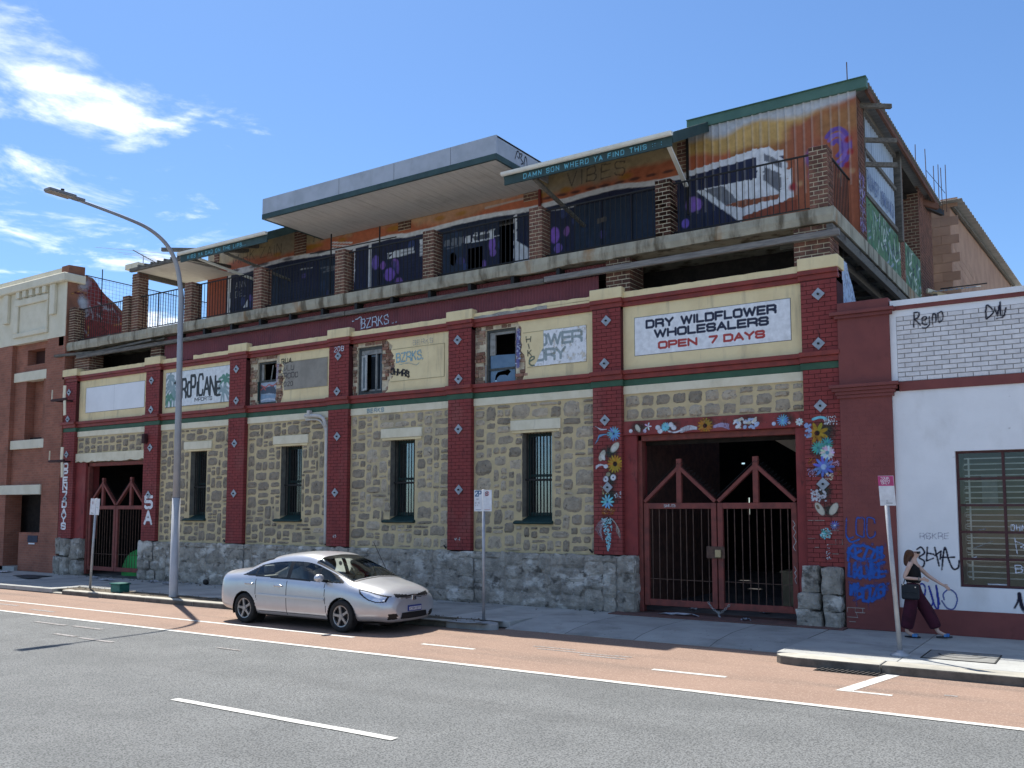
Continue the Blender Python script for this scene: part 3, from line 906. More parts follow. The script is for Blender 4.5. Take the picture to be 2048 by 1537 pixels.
# --- cornices, bands and caps
def band(name, z0, z1, y, mat, prof=None):
    b = MB(); yp = y-.085
    b.box(-30.3, -4.25, y, .45, z0, z1)
    o = b.build(name, mat, W, bevel=.008)
    for (a, c) in PIL:
        MB().box(a-.045, c+.03, yp, y+.02, z0+.002, z1+.004).build('return_moulding', mat, o, bevel=.008)
    return o
band('upper_band', 6.56, 6.66, .075, M_redtrim); band('upper_band', 6.66, 6.75, .035, M_redtrim)
band('cornice', 5.07, 5.16, .005, M_redtrim); band('cornice', 4.96, 5.07, .05, M_redtrim)
band('green_band', 4.82, 4.957, .085, M_green)
for k, (a, c) in enumerate(BAY):
    MB().box(a, c, .09, .45, Z_ST, 4.82).build('cream_band', M_creamlt, W, bevel=.006)
for k, (a, c) in enumerate(PIL):
    MB().box(a-.04, c+.05, -.055, .42, 6.752, 6.995).build('parapet_cap', M_cream, W, bevel=.012)
    MB().box(a, c, .02, .45, 6.5, 6.76).build('pilaster_head', M_red, W)
def ragged_strip(x0, x1, zb, zt, y0, y1, amp, mat, seed, name='parapet'):
    top = jitter_line(x0, x1, zt, amp, .12, seed)
    b = MB(); b.prism([(x0,zb)]+[(x1,zb)]+top[::-1], y0, y1, 'xz')
    return b.build(name, mat, W)
for k, (a, c) in enumerate(BAY):
    if k == 1:
        ragged_strip(a+.05, a+.75, 6.752, 6.88, .05, .42, .008, M_cream, 1)
        ragged_strip(a+1.55, c-.045, 6.752, 6.87, .05, .42, .012, M_cream, 2)
    elif k == 4:
        ragged_strip(a+.05, c-.045, 6.80, 6.89, .05, .42, .012, M_cream, 3)
        ragged_strip(a+.05, a+2.1, 6.752, 6.82, .04, .3, .02, M_plinthbed, 4, 'broken_mortar')
        ragged_strip(a+2.1, c-.045, 6.752, 6.81, .05, .3, .003, M_cream, 4, 'parapet')
    else:
        ragged_strip(a+.05, c-.045, 6.752, 6.88, .05, .42, .006, M_cream, 5+k)

# --- sign panels (cream) with ragged broken brick round the knocked-in windows
def cream_panel(a, c, inner, zi=(5.46,6.285)):
    """flat surround with a shallow sunk field"""
    x0, x1 = inner; z0, z1 = zi
    b = MB(); b.box(a, c, YW, .45, 5.155, z0); b.box(a, c, YW, .45, z1, 6.565); b.box(a, x0, YW, .45, z0, z1); b.box(x1, c, YW, .45, z0, z1)
    b.build('panel_surround', M_cream, W)
    MB().box(x0, x1, YW+.022, .45, z0, z1).build('panel_field', M_cream, W)
cream_panel(*BAY[0], (-29.16,-25.86))
cream_panel(*BAY[1], (-24.78,-21.72), (5.30,6.44))
cream_panel(*BAY[5], (-8.53,-5.17))

M_expo = pmat('exposed_brick', (0.27,0.135,0.095), (0.33,0.255,0.19), scale=3, rough=1, bump=0.9, bscale=30, bdist=.03, rand=.3,
              spots=((0.10,0.06,0.05), (9,9,9), 0.58, 0.7, 0.7))
M_greyrend = pmat('grey_render', (0.315,0.295,0.255), (0.25,0.235,0.205), scale=3, rough=.9, bump=.3)
def broken_bay(k, jag, field, fmat):
    a, c = BAY[k]; w0, w1, z0, z1 = UWIN[k]
    # brick core with the window hole
    b = MB(); yb = YW+.05
    b.box(a, w0, yb, .45, 5.155, 6.565); b.box(w1, c, yb, .45, 5.155, 6.565); b.box(w0, w1, yb, .45, 5.155, z0); b.box(w0, w1, yb, .45, z1, 6.565)
    core = b.build('brick_core', M_bmort, W)
    # broken bricks left and right of the opening
    r_ = random.Random(k*3)
    def jag_at(z):
        for (za, xa), (zb_, xb) in zip(jag[:-1], jag[1:]):
            if za <= z <= zb_: return xa+(xb-xa)*(z-za)/(zb_-za)
        return jag[-1][1]
    nz = 16; ch = (6.555-5.165)/nz
    for j in range(nz):
        zc = 5.165+(j+.5)*ch
        xe = jag_at(zc)
        segs = [(a+.01, w0-.005)] + ([(w1+.005, xe+.10)] if z0-.02 < zc < z1+.02 else []) 
        if zc >= z1+.02 or zc <= z0-.02: segs = [(a+.01, xe+.08)]
        for s0, s1 in segs:
            x = s0+(0 if j % 2 else -.11)
            while x < s1-.02:
                w_ = r_.choice([.11,.225,.225,.16]); e0 = max(x, s0); e1 = min(x+w_, s1)
                if e1-e0 > .03:
                    bb = MB(); d = r_.uniform(-.025,.045)
                    bb.box(e0+.004, e1-.004, yb-.03+d, yb+.05, zc-ch/2+.004, zc+ch/2-.004)
                    me_ = bb
                    o = bb.build('brick', M_expo, core, bevel=.008)
                x += w_+.008
    # render that is still on the wall, torn along the jagged line
    x0, x1, f0, f1 = field
    left = [(x, z) for z, x in jag]
    top_l = [p for p in left]
    b = MB(); b.prism([(c,5.155),(c,6.565)]+[(left[-1][0],6.565)]+left[::-1]+[(left[0][0],5.155)], YW, YW+.055, 'xz')
    o = b.build('torn_render', M_cream, W)
    # sunk field
    zf = [p for p in left if f0 <= p[1] <= f1]
    b = MB(); b.prism([(x1,f0),(x1,f1)]+[(jag_at(f1)+.06,f1)]+[(p[0]+.06,p[1]) for p in zf[::-1]]+[(jag_at(f0)+.06,f0)], YW-.004, YW+.01, 'xz')
    b.build('panel_field', fmat, o)
    # thin frame line round the field
    b = MB()
    b.box(jag_at(f1)+.06, x1+.012, YW-.010, YW+.01, f1, f1+.012); b.box(jag_at(f0)+.06, x1+.012, YW-.010, YW+.01, f0-.012, f0); b.box(x1, x1+.012, YW-.010, YW+.01, f0, f1)
    b.build('field_edge', pmat('edge_shadow_paint',(0.42,0.36,0.22)), o)
J3 = [(5.155,-19.55),(5.4,-19.44),(5.7,-19.5),(5.85,-19.42),(6.05,-19.55),(6.2,-19.47),(6.35,-19.62),(6.565,-19.60)]
J4 = [(5.155,-15.68),(5.25,-15.55),(5.45,-15.52),(5.6,-15.42),(5.78,-15.34),(5.9,-15.30),(6.0,-15.42),(6.12,-15.36),(6.25,-15.46),(6.38,-15.40),(6.45,-15.5),(6.565,-15.62)]
J5 = [(5.155,-11.42),(5.35,-11.33),(5.6,-11.33),(5.75,-11.36),(5.86,-11.46),(6.0,-11.42),(6.1,-11.46),(6.25,-11.45),(6.4,-11.44),(6.49,-11.5),(6.565,-11.56)]
broken_bay(2, J3, (-19.4,-17.72,5.52,6.30), M_greyrend)
broken_bay(3, J4, (-15.3,-13.72,5.45,6.27), M_cream)
broken_bay(4, J5, (-11.3,-9.72,5.46,6.265), M_cream)
# ------------------------------------------------------------------ lower windows
M_reveal = pmat('reveal_stone', (0.20,0.19,0.16), (0.13,0.125,0.11), scale=6, rough=.95, bump=.6, bscale=25)
for k, (w0, w1) in WIN.items():
    cx = (w0+w1)/2
    MB().box(w0-.30, w1+.24, YW-.045, .2, 3.96+.03, 4.225).build('lintel', M_creamlt, W, bevel=.01)
    MB().box(w0-.27, w1+.21, YW-.025, .2, 3.93, 3.988).build('lintel', M_cream, W, bevel=.008)
    # sloping green sill
    b = MB(); b.prism([(YW-.085,1.835),(YW-.10,1.88),(YW+.30,2.035),(.5,2.035),(.5,1.835)], w0-.20, w1+.03, 'yz')
    b.build('window_sill', M_dgreen, W, bevel=.012)
    b = MB(); b.box(w0-.012, w0+.004, YW+.004, .5, 2.0, 3.93); b.box(w1-.004, w1+.012, YW+.004, .5, 2.0, 3.93); b.build('reveal', M_reveal, W)
    fr = MB(); y0, y1 = .40, .46
    fr.box(w0, w0+.06, y0, y1, 2.03, 3.93); fr.box(w1-.06, w1, y0, y1, 2.03, 3.93); fr.box(w0+.06, w1-.06, y0, y1, 3.86, 3.93)
    fr.box(w0+.06, w1-.06, y0, y1, 2.03, 2.10); fr.box(w0+.06, w1-.06, y0, y1, 2.92, 2.98)
    win = fr.build('window', M_dgreen, W)
    pz = [(2.98,3.86),(2.10,2.92)]
    for z0, z1 in pz:
        MB().box(w0+.06, w1-.06, .425, .431, z0, z1).build('pane', M_pane, win)
    n = 9
    for i in range(n):
        x = w0+.05+(w1-w0-.1)*i/(n-1)
        MB().beam((x,.27,2.02),(x,.27,3.94),.016,.016).build('bar', M_black, win)
    MB().box(w0-.01, w1+.01, .255, .285, 2.83, 2.87).build('cross_bar', M_black, win)
# net curtain and blind glimpsed behind two panes
M_cloth = pmat('old_curtain', (0.32,0.36,0.40), (0.22,0.25,0.28), scale=8, rough=.9)
for k, x0, x1, z0, z1 in ((4,-11.14,-10.70,2.35,3.75),(3,-15.02,-14.72,2.95,3.62),(2,-19.02,-18.72,2.3,3.2)):
    P = [[(x, .55+.03*sin(x*60), z) for x in np.linspace(x0, x1, 40)] for z in (z0, z1)]
    MB().grid(P).build('curtain', M_cloth, W, smooth=True)

# ------------------------------------------------------------------ knocked-in upper windows
M_frame = pmat('weathered_frame', (0.085,0.095,0.095), (0.05,0.06,0.062), scale=9, rough=.8, bump=.4)
M_frame2 = pmat('pale_frame', (0.30,0.31,0.30), (0.2,0.2,0.19), scale=9, rough=.8, bump=.3)
M_bluepane = pmat('blue_pane', (0.07,0.125,0.21), (0.10,0.17,0.26), scale=2.5, rough=0.12, spec=.8, bump=0)
def wframe(k, t=.055, y=.22, mat=M_frame):
    w0, w1, z0, z1 = UWIN[k]
    b = MB(); b.box(w0,w0+t,y,y+.09,z0,z1); b.box(w1-t,w1,y,y+.09,z0,z1); b.box(w0+t,w1-t,y,y+.09,z1-t,z1); b.box(w0+t,w1-t,y,y+.09,z0,z0+t)
    return b.build('window', mat, W)
# bay 3: top light open with a hanging stick, lower light pasted over with a print
win = wframe(2); w0,w1,z0,z1 = UWIN[2]; zm = 5.85
MB().box(w0+.055,w1-.055,.23,.29,zm-.03,zm+.03).build('rail', M_frame, win)
MB().box(w0+.055,w0+.16,.26,.27,zm+.03,z1-.055).build('torn_blind', M_frame2, win)
MB().beam((w0+.42,.3,zm+.03),(w0+.50,.3,z1-.1),.03,.02).build('stick', M_frame2, win)
c = Canvas(w1-w0-.11, zm-.03-z0-.055, .012); c.fill((.33,.40,.50))
c.poly([(0,.5),(.2,.42),(.55,.45),(.67,.3),(.67,.2),(.4,.26),(0,.22)],(.06,.08,.12),wob=.03)
c.poly([(0,.25),(.3,.2),(.67,.22),(.67,.12),(.3,.12),(0,.1)],(.22,.33,.46),wob=.02)
c.curve([(.02,.5),(.2,.44),(.34,.5),(.5,.46),(.66,.52)],.035,(.45,.10,.09)); c.curve([(.0,.36),(.12,.42),(.2,.36)],.03,(.45,.10,.09))
c.curve([(.02,.06),(.3,.09),(.64,.05)],.03,(.62,.66,.72))
c.build('pasted_print', paint_mat('print_paper', alpha=False, bump=0, rough=.35), win, (w0+.055,.24,z0+.055))
MB().tube([(w0+.02,.18,z0+.1),(w0+.02,.18,zm)],.02,8).build('post', M_dgreen, win)
# bay 4: grey casement standing open
win = wframe(3, .08); w0,w1,z0,z1 = UWIN[3]
MB().box(w0+.08,w1-.08,.24,.28,z1-.20,z1-.08).build('head_board', M_frame2, win)
lf = empty  # (casement leaf, hinged left, swung inwards)
ax, ay = w0+.10, .26; dx, dy = .30*cos(radians(38)), -.30*sin(radians(38))
def leafpt(t, z): return (ax+dx*t*1.05, ay-.02+(-dy)*t*.0-(.10*t), z)
zb_, zt_ = z0+.10, z1-.22
b = MB()
for t0, t1 in ((0,.16),(.84,1.0)): b.beam(leafpt((t0+t1)/2,zb_), leafpt((t0+t1)/2,zt_), .045, .03)
for z in (zb_+.03, zt_-.03): b.beam(leafpt(0,z), leafpt(1,z), .03, .055)
lo = b.build('casement', pmat('white_frame',(0.50,0.53,0.53),(0.36,0.38,0.38),scale=8,rough=.6), win)
MB().add([leafpt(.1,zb_), leafpt(.9,zb_), leafpt(.9,zt_), leafpt(.1,zt_)], [(0,1,2,3)]).build('pane', pmat('milky_pane',(.20,.25,.28),(.14,.18,.21),rough=.25,bump=0), lo)
b = MB(); b.box(w1-.30,w1-.26,.24,.28,z0+.08,z1-.2); b.box(w0+.36,w1-.1,.24,.27,z0+.08,z0+.12); b.build('sash', M_frame2, win)
MB().add([(w0+.36,.31,z0+.08),(w1-.08,.31,z0+.08),(w1-.08,.31,z1-.2),(w0+.36,.31,z1-.2)],[(0,1,2,3)]).build('pane', M_blackpane, win)
# bay 5: open top light, blue pane with a jagged hole below
win = wframe(4); w0,w1,z0,z1 = UWIN[4]
b = MB(); b.box(w0+.07,w0+.22,.245,.29,5.85,z1-.06); b.box(w0+.22,w1-.05,.25,.29,z1-.12,z1-.056); b.build('torn_blind', M_frame2, win)
MB().box(w0+.055,w1-.055,.23,.28,5.48,5.53).build('rail', M_frame, win)
MB().add([(w0+.07,.26,5.53),(w1-.05,.26,5.53),(w1-.05,.26,5.83),(w0+.07,.26,5.86)],[(0,1,2,3)]).build('pane', M_bluepane, win)
MB().prism([(w0+.07,z0+.055),(w1-.05,z0+.055),(w1-.05,5.48),(w0+.60,5.48),(w0+.66,5.42),(w0+.56,5.33),(w0+.50,5.36),(w0+.34,5.36),(w0+.26,5.30),(w0+.24,5.22),(w0+.20,5.24),(w0+.22,5.36),(w0+.28,5.44),(w0+.60,5.48),(w0+.07,5.48)],.262,.266,'xz').build('pane', M_bluepane, win)
MB().tube([(w0+.0,.17,z0-.02),(w0+.0,.17,5.62)],.018,8).build('post', M_frame2, win)

# ------------------------------------------------------------------ gates
def gate(gx0, gx1, label, mid_chain):
    zt, zb = 2.30, .17
    y = .24
    G_ = empty('double_gate', ((gx0+gx1)/2, y, 0), label, 'gate', 'timber and steel double gates of the warehouse')
    # surrounding timber frame
    b = MB(); b.box(gx0-.12,gx0-.02,y-.06,y+.1,.03,3.74); b.box(gx1+.02,gx1+.12,y-.06,y+.1,.03,3.74); b.box(gx0-.12,gx1+.12,y-.06,y+.1,3.62,3.745)
    b.build('door_frame', M_gate, G_, bevel=.008)
    xm = (gx0+gx1)/2
    for a, c in ((gx0, xm-.012), (xm+.012, gx1)):
        m_ = (a+c)/2
        b = MB(); t = .11
        b.box(a,a+t,y-.04,y+.04,zb,zt); b.box(c-t,c,y-.04,y+.04,zb,zt)
        b.box(a+t,c-t,y-.038,y+.038,zb,zb+.13); b.box(a+t,c-t,y-.038,y+.038,zt-.12,zt)
        leaf = b.build('gate_leaf', M_gate, G_, bevel=.006)
        b = MB()
        b.beam((a+.02,y,zt+.03),(m_-.03,y,3.02),.07,.10,up=(0,1,0)); b.build('rafter', M_gate, leaf)
        b = MB(); b.beam((c-.02,y+.001,zt+.03),(m_+.03,y+.001,3.02),.07,.10,up=(0,1,0)); b.build('rafter', M_gate, leaf)
        MB().box(m_-.055,m_+.055,y-.045,y+.045,zt,3.22).build('king_post', M_gate, leaf, bevel=.006)
        n = 9
        for i in range(n):
            x = a+t+(c-a-2*t)*(i+.5)/n+random.uniform(-.012,.012)
            MB().tube([(x,y,zb+.1),(x+random.uniform(-.008,.008),y,zt-.08)],.0095,6).build('bar', M_rust, leaf)
        MB().tube([(a+t,y+.012,.72),(c-t,y+.012,.71)],.008,6).build('cross_rod', M_rust, leaf)
        # coils of razor wire along the rafters
        pts = []
        for q in range(120):
            s_ = q/119; side = -1 if s_ < .5 else 1
            tt = s_*2 if s_ < .5 else 2-s_*2
            bx = (a if side < 0 else c); px_ = bx+(m_-bx)*tt; pz_ = zt+.08+(3.02-zt)*tt+.06
            pts.append((px_+.05*cos(q*1.3), y+.06*sin(q*1.3), pz_+.05*sin(q*1.3+1)))
        MB().tube(pts,.004,4,cap=False).build('razor_wire', M_black, leaf)
    return G_, xm, y
G6, xm6, yg = gate(-8.40,-5.17,'red double gate with lock box and chain between flower-painted brick pilasters', True)
G1, xm1, _ = gate(-28.85,-25.78,'red double gate beside the painted 5A and white vertical letters', False)
# lock box, padlock, chain
MB().box(xm6-.22,xm6+.16,yg-.07,yg-.042,1.18,1.42).build('lock_plate', M_rust, G6, bevel=.006)
MB().box(xm6-.03,xm6+.10,yg-.12,yg-.07,1.20,1.36).build('padlock', pmat('brass',(0.42,0.34,0.20),(0.3,0.24,0.15),rough=.45,metal=.6), G6, bevel=.012)
def chain_link(p, d, rot, parent, mat, s=.03):
    b = MB(); pts = []
    d = Vector(d).normalized(); u = d.cross(Vector((0,1,0)));
    u.normalize(); w_ = d.cross(u); u = u*cos(rot)+w_*sin(rot)
    for q in range(11):
        a_ = 2*pi*q/10; pts.append(Vector(p)+d*cos(a_)*s+u*sin(a_)*s*.6)
    b.tube(pts,.006,5,cap=False); return b.build('chain_link', mat, parent)
M_chain = pmat('galv_chain',(0.40,0.41,0.42),(0.3,0.3,0.31),rough=.4,metal=.7,bump=0)
path_pts = catmull([(xm6-.20,yg-.06,.30),(xm6-.13,yg-.07,.20),(xm6-.02,yg-.07,.12),(xm6+.05,yg-.07,.10),(xm6+.14,yg-.07,.17),(xm6+.24,yg-.06,.27)], 3)
for q in range(len(path_pts)-1):
    p = (path_pts[q]+path_pts[q+1])/2; chain_link(p, path_pts[q+1]-path_pts[q], (q % 2)*pi/2, G6, M_chain)
path_pts = catmull([(xm6+.02,yg-.08,.12),(xm6+.03,yg-.09,.05),(xm6+.05,yg-.10,.03)],3)
for q in range(len(path_pts)-1):
    p = (path_pts[q]+path_pts[q+1])/2; chain_link(p, path_pts[q+1]-path_pts[q], (q % 2)*pi/2, G6, M_chain, .026)
# graffiti on gate timber
c = Canvas(.5,.1,.008); c.text('SMILES',.02,.02,.05,.7,.015,.012,(.55,.5,.5),jit=.08); c.build('graffiti', M_decal, G6, (-7.95,yg-.0405,2.20))
c = Canvas(.09,1.6,.008)
c.curve([(.02,1.5),(.06,1.42),(.02,1.36),(.07,1.28),(.03,1.2),(.07,1.1),(.02,1.0),(.06,.92)],.012,(.62,.6,.6))
c.curve([(.03,.62),(.06,.55),(.03,.5),(.06,.44),(.03,.38),(.06,.3)],.012,(.62,.6,.6))
c.build('graffiti', M_decal, G6, (-5.27,yg-.0415,.45))
# broken mural lintel over the right gate, painted cream beam over the left gate
MUR = MB().box(-8.80,-4.93,.06,.5,3.745,4.05).build('gate_lintel', M_red, W, bevel=.01)
b = MB(); top = [(-29.52,4.06),(-25.63,4.06)]
b.prism([(-25.63,4.06)]+[(-29.52,4.06)]+jitter_line(-29.52,-25.63,3.78,.03,.16,8), .06, .5, 'xz'); b.build('gate_lintel', M_creamlt, W)
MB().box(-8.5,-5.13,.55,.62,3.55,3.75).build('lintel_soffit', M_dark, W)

# ------------------------------------------------------------------ what shows inside
M_intbrick = pmat('interior_brick', (0.17,0.085,0.065), (0.11,0.06,0.05), scale=6, rough=1, bump=.6, bscale=20)
INT = MB()
INT.box(-30.2,-4.4,.5,14.5,-.06,.015).build('interior_floor', pmat('dusty_floor',(0.16,0.155,0.16),(0.10,0.098,0.10),scale=2,rough=1), W)
b = MB()
# rear wall with gaps where daylight shows
gaps = [(-14.32,-13.74,.05,.36),(-14.2,-13.2,4.53,4.60),(-13.9,-13.3,4.08,4.13),(-11.28,-11.1,3.80,3.86),(-11.05,-10.95,2.0,2.6)]
xs_ = sorted(set([-30.2,-4.4]+[g[0] for g in gaps if g[0] > -31]+[g[1] for g in gaps if g[0] > -31]))
for x0, x1 in zip(xs_[:-1], xs_[1:]):
    zs = sorted([(g[2], g[3]) for g in gaps if g[0] <= x0+1e-6 and g[1] >= x1-1e-6]); z = 0
    for g0, g1 in zs:
        if g0 > z: b.box(x0,x1,14.3,14.5,z,g0)
        z = max(z, g1)
    b.box(x0,x1,14.3,14.5,z,7.65)
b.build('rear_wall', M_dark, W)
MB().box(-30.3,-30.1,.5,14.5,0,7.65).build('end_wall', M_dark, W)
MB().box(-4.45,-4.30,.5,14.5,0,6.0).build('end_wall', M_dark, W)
for x in (-26.2,-21.5,-17.3,-13.0):
    MB().box(x,x+.5,4.5,5.0,0,7.6).build('interior_column', M_intbrick, W)
# cross wall either side keeps the rooms dark; brick returns at the gates
MB().box(-9.4,-8.9,.5,6,0,6).build('cross_wall', M_intbrick, W)
MB().box(-25.2,-24.9,.5,9,0,6).build('cross_wall', M_intbrick, W)
MB().box(-29.6,-28.2,3.0,3.3,0,6).build('cross_wall', M_intbrick, W)
# staircase behind the right gate
st = MB(); poly = []
for i in range(9):
    poly += [(-6.75+i*.28, 4.35-i*.185), (-6.75+(i+1)*.28, 4.35-i*.185)]
poly += [(-6.75+9*.28, 4.35-9*.185-.25),(-6.75,4.0)]
st.prism(poly, 2.4, 3.6, 'xz'); st.build('staircase', pmat('stair_concrete',(0.50,0.47,0.42),(0.38,0.36,0.33),scale=3,rough=1), W)
MB().box(-5.9,-4.9,3.8,3.9,0,4.2).build('stair_wall', pmat('stair_blue',(0.06,0.065,0.19),rough=.9), W)
# clutter inside: leaning boards, a crate, floor rubbish
cr = MB(); cr.box(-6.35,-5.75,3.0,3.5,.02,.75); cr.box(-6.40,-5.70,2.97,3.53,.75,.80)
tag(cr.build('crate', pmat('crate_wood',(0.36,0.28,0.18),(0.25,0.2,0.13),scale=5,rough=.9), bevel=.01), 'wooden crate standing in the dark behind the red gate', 'crate')
r = random.Random(3)
for q, (x, y_, s_) in enumerate(((-7.2,1.6,.35),(-6.2,1.3,.22),(-7.7,1.1,.18))):
    P = [[(x+s_*(i/4-.5)+r.uniform(-.02,.02), y_+s_*(j/4-.5), .03+r.uniform(0,.05)) for i in range(5)] for j in range(5)]
    tag(MB().grid(P).build('crumpled_paper', pmat('litter_white',(.45,.47,.5),(.3,.32,.36),rough=.8)), ['large crumpled white sheet on the floor behind the gate','small crumpled paper on the floor near the crate behind the gate','small crumpled paper scrap on the floor just inside the chained gate'][q], 'litter')
# dome tent behind the left gate
b = MB(); P = []
for i in range(9):
    t = i/8*pi/2; P.append([(-27.05+.68*cos(t)*cos(a_), .98+.5*cos(t)*sin(a_), .02+.85*sin(t)**.9) for a_ in np.linspace(0,2*pi,25)])
b.grid(P); tag(b.build('dome_tent', pmat('tent_green',(0.05,0.42,0.10),(0.035,0.30,0.07),scale=3,rough=.5,bump=.4,bscale=8), smooth=True), 'bright green dome tent pitched behind the gate beside the 5A pilaster', 'tent')
# ------------------------------------------------------------------ signboards on the facade
M_print = paint_mat('sign_print', rough=.45, alpha=False, bump=0, spec=.4)
NAVY = (0.012,0.016,0.045); SRED = (0.42,0.045,0.04); WHT = (0.80,0.82,0.85)
def board(name, x0, x1, z0, z1, label, y=YW-.006, t=.02, edge=True):
    E_ = empty(name, ((x0+x1)/2, y, z0), label, 'sign')
    MB().box(x0-.012, x1+.012, y+.002, y+t, z0-.012, z1+.012).build('backing', pmat('board_edge',(0.16,0.17,0.18),rough=.7), E_)
    return E_
sb = board('sign_board', -8.52,-5.17,5.465,6.285,'white signboard lettered DRY WILDFLOWER WHOLESALERS OPEN 7 DAYS')
c = Canvas(3.35,.82,.0068); c.fill(WHT)
X0, Z0 = -8.52, 5.465
c.text('DRY',-8.24-X0,6.045-Z0,.145,1.15,.06,.052,NAVY,fit=.60); c.text('WILDFLOWER',-7.44-X0,6.045-Z0,.145,1.15,.055,.052,NAVY,fit=1.98)
c.text('WHOLESALERS',-8.05-X0,5.825-Z0,.14,1.15,.055,.051,NAVY,fit=2.43)
c.text('OPEN',-7.96-X0,5.575-Z0,.125,1.15,.055,.048,SRED,fit=.84); c.text('7',-6.83-X0,5.575-Z0,.125,1.1,.05,.048,SRED,fit=.15); c.text('DAYS',-6.52-X0,5.575-Z0,.125,1.15,.05,.048,SRED,fit=.82)
c.build('lettering', M_print, sb, (-8.52,YW-.006,5.465), cut=None)

sb = board('sign_board', -29.12,-25.86,5.45,6.295,'blank white signboard above the gate beside the 5A pilaster')
MB().box(-29.12,-25.86,YW-.010,YW-.003,5.45,6.295).build('face', M_white, sb)
for x in (-27.5,): MB().box(x,x+.004,YW-.0115,YW-.010,5.45,6.295).build('seam', pmat('seam_grey',(.4,.43,.47)), sb)

# torn remains of a board: ...OWER / ...ORY
sb = empty('sign_board', (-10.3,YW,5.46), 'torn remains of a white signboard lettered OWER and ORY', 'sign')
c = Canvas(1.42,.81,.0075); X0, Z0 = -11.13, 5.46
c.poly([(.0,.0),(1.42,.0),(1.42,.81),(.30,.81),(.30,.42),(.22,.30),(.10,.08)], (.80,.82,.85), wob=.012, seed=4)
GL = (.30,.36,.37)
c.text('OWER',-10.99-X0,.475,.235,.78,.045,.062,GL,fit=1.16)
c.text('ORY',-11.04-X0,.13,.235,.85,.045,.062,GL,fit=.78)
m_ = np.zeros_like(c.a)
tmp = Canvas(1.42,.81,.0075); tmp.poly([(.0,.0),(1.42,.0),(1.42,.81),(.30,.81),(.30,.42),(.22,.30),(.10,.08)], (1,1,1), wob=.012, seed=4)
c.a = np.minimum(c.a, tmp.a)
c.stroke([(.30,.0),(.30,.81)],.006,(.35,.38,.40))
c.a = np.minimum(c.a, tmp.a)
c.build('lettering', paint_mat('torn_print', rough=.5, bump=0), sb, (-11.13,YW-.012,5.46), cut=.2)

# tropical imports board, hand painted
sb = board('sign_board', -24.76,-21.70,5.36,6.44,'painted white signboard lettered TROPICANE IMPORTS with palm leaves')
c = Canvas(3.06,1.08,.0085); c.fill((.72,.76,.78))
PALM = (.27,.36,.38); PG = (.10,.26,.19)
r = random.Random(4)
for (cx_, cz_, n_, s_, col) in ((.30,.55,11,.42,PALM),(.42,.30,8,.30,(.20,.32,.32)),(.16,.24,7,.25,PG),(2.85,.62,9,.33,PG),(2.75,.30,9,.30,PALM),(.22,.85,8,.3,PALM)):
    for q in range(n_):
        a_ = 2*pi*q/n_+r.uniform(-.2,.2); l_ = s_*r.uniform(.7,1.1)
        c.curve([(cx_,cz_),(cx_+cos(a_)*l_*.5,cz_+sin(a_)*l_*.5+.05),(cx_+cos(a_)*l_,cz_+sin(a_)*l_-.06)], .07, col, soft=.5, op=.85)
BLK = (.02,.022,.024)
def big(ch, x, z, w, h, th):
    adv, st = FONT[ch]
    for pl in st: c.stroke([(x+a_*w, z+b_*h) for a_, b_ in pl], th, BLK, soft=.2)
for ch, x, z, w, h, th in (('T',.44,.24,.24,.50,.085),('R',.80,.26,.20,.56,.09),('O',1.08,.27,.16,.44,.085),('P',1.24,.30,.20,.60,.095),('I',1.49,.27,.10,.40,.075),
                        ('C',1.60,.27,.20,.64,.075),('A',1.86,.27,.25,.52,.085),('N',2.14,.25,.24,.54,.085),('E',2.44,.22,.17,.40,.075)):
    big(ch, x, z, w, h, th)
c.text('IMPORTS',1.42,.10,.10,.62,.028,.022,BLK,fit=.82)
c.build('lettering', M_print, sb, (-24.76,YW-.006,5.36), cut=None)

# painted letters on the pilasters
LW = (.8,.8,.82)
c = Canvas(.66,2.35,.011)
for ch, zb, h_ in (('O',3.57,.17),('P',3.34,.18),('E',3.09,.18),('N',2.86,.19),('7',2.50,.28),('D',2.26,.19),('A',2.01,.19),('Y',1.76,.19),('S',1.52,.19)):
    adv, st = FONT[ch]
    for pl in st: c.stroke([(.21+a_*.24, zb-1.45+b_*h_) for a_, b_ in pl], .068, LW, soft=.2)
c.build('lettering', M_decal, PILO[0], (-30.30,-.0125,1.45))
c = Canvas(.66,1.0,.011)
for ch, zb, h_ in (('5',2.23,.34),('A',1.74,.36)):
    adv, st = FONT[ch]
    for pl in st: c.stroke([(.16+a_*.34, zb-1.68+b_*h_) for a_, b_ in pl], .10, LW, soft=.2)
c.build('lettering', M_decal, PILO[1], (-25.60,-.0125,1.68))

# ------------------------------------------------------------------ painted flowers round the right gate
BLU = (.16,.38,.62); CY = (.20,.55,.66); YEL = (.42,.24,.03); TEAL = (.08,.33,.32); SHELL = (.52,.50,.42); PW = (.62,.64,.70); ORG = (.36,.12,.03); LEAF = (.03,.055,.045)
def p6(zx, zy): return ((zx-40)/378, (1480-zy)/478)
c = Canvas(.70,2.95,.0095)
for (a_, b_, rx, rz) in ((190,430,110,90),(200,700,70,150),(190,900,100,110),(170,1130,80,60)):
    u, v = p6(a_, b_); c.disc(u, v, rx/378, rz/478, LEAF, soft=.7, op=.75, wob=.5, seed=a_)
def fl(cv, P_, zx, zy, r_, n_, col, ctr, sc=430, **k): u, v = P_(zx, zy); cv.flower(u, v, r_/sc, n_, col, ctr, **k)
def ov(cv, P_, zx, zy, rx, rz, col, rot=0, sc=430, **k): u, v = P_(zx, zy); cv.disc(u, v, rx/sc, rz/sc, col, rot=rot, **k)
def cu(cv, P_, pts, w, col, sc=430, op=.9): cv.curve([P_(*q) for q in pts], w/sc, col, op=op)
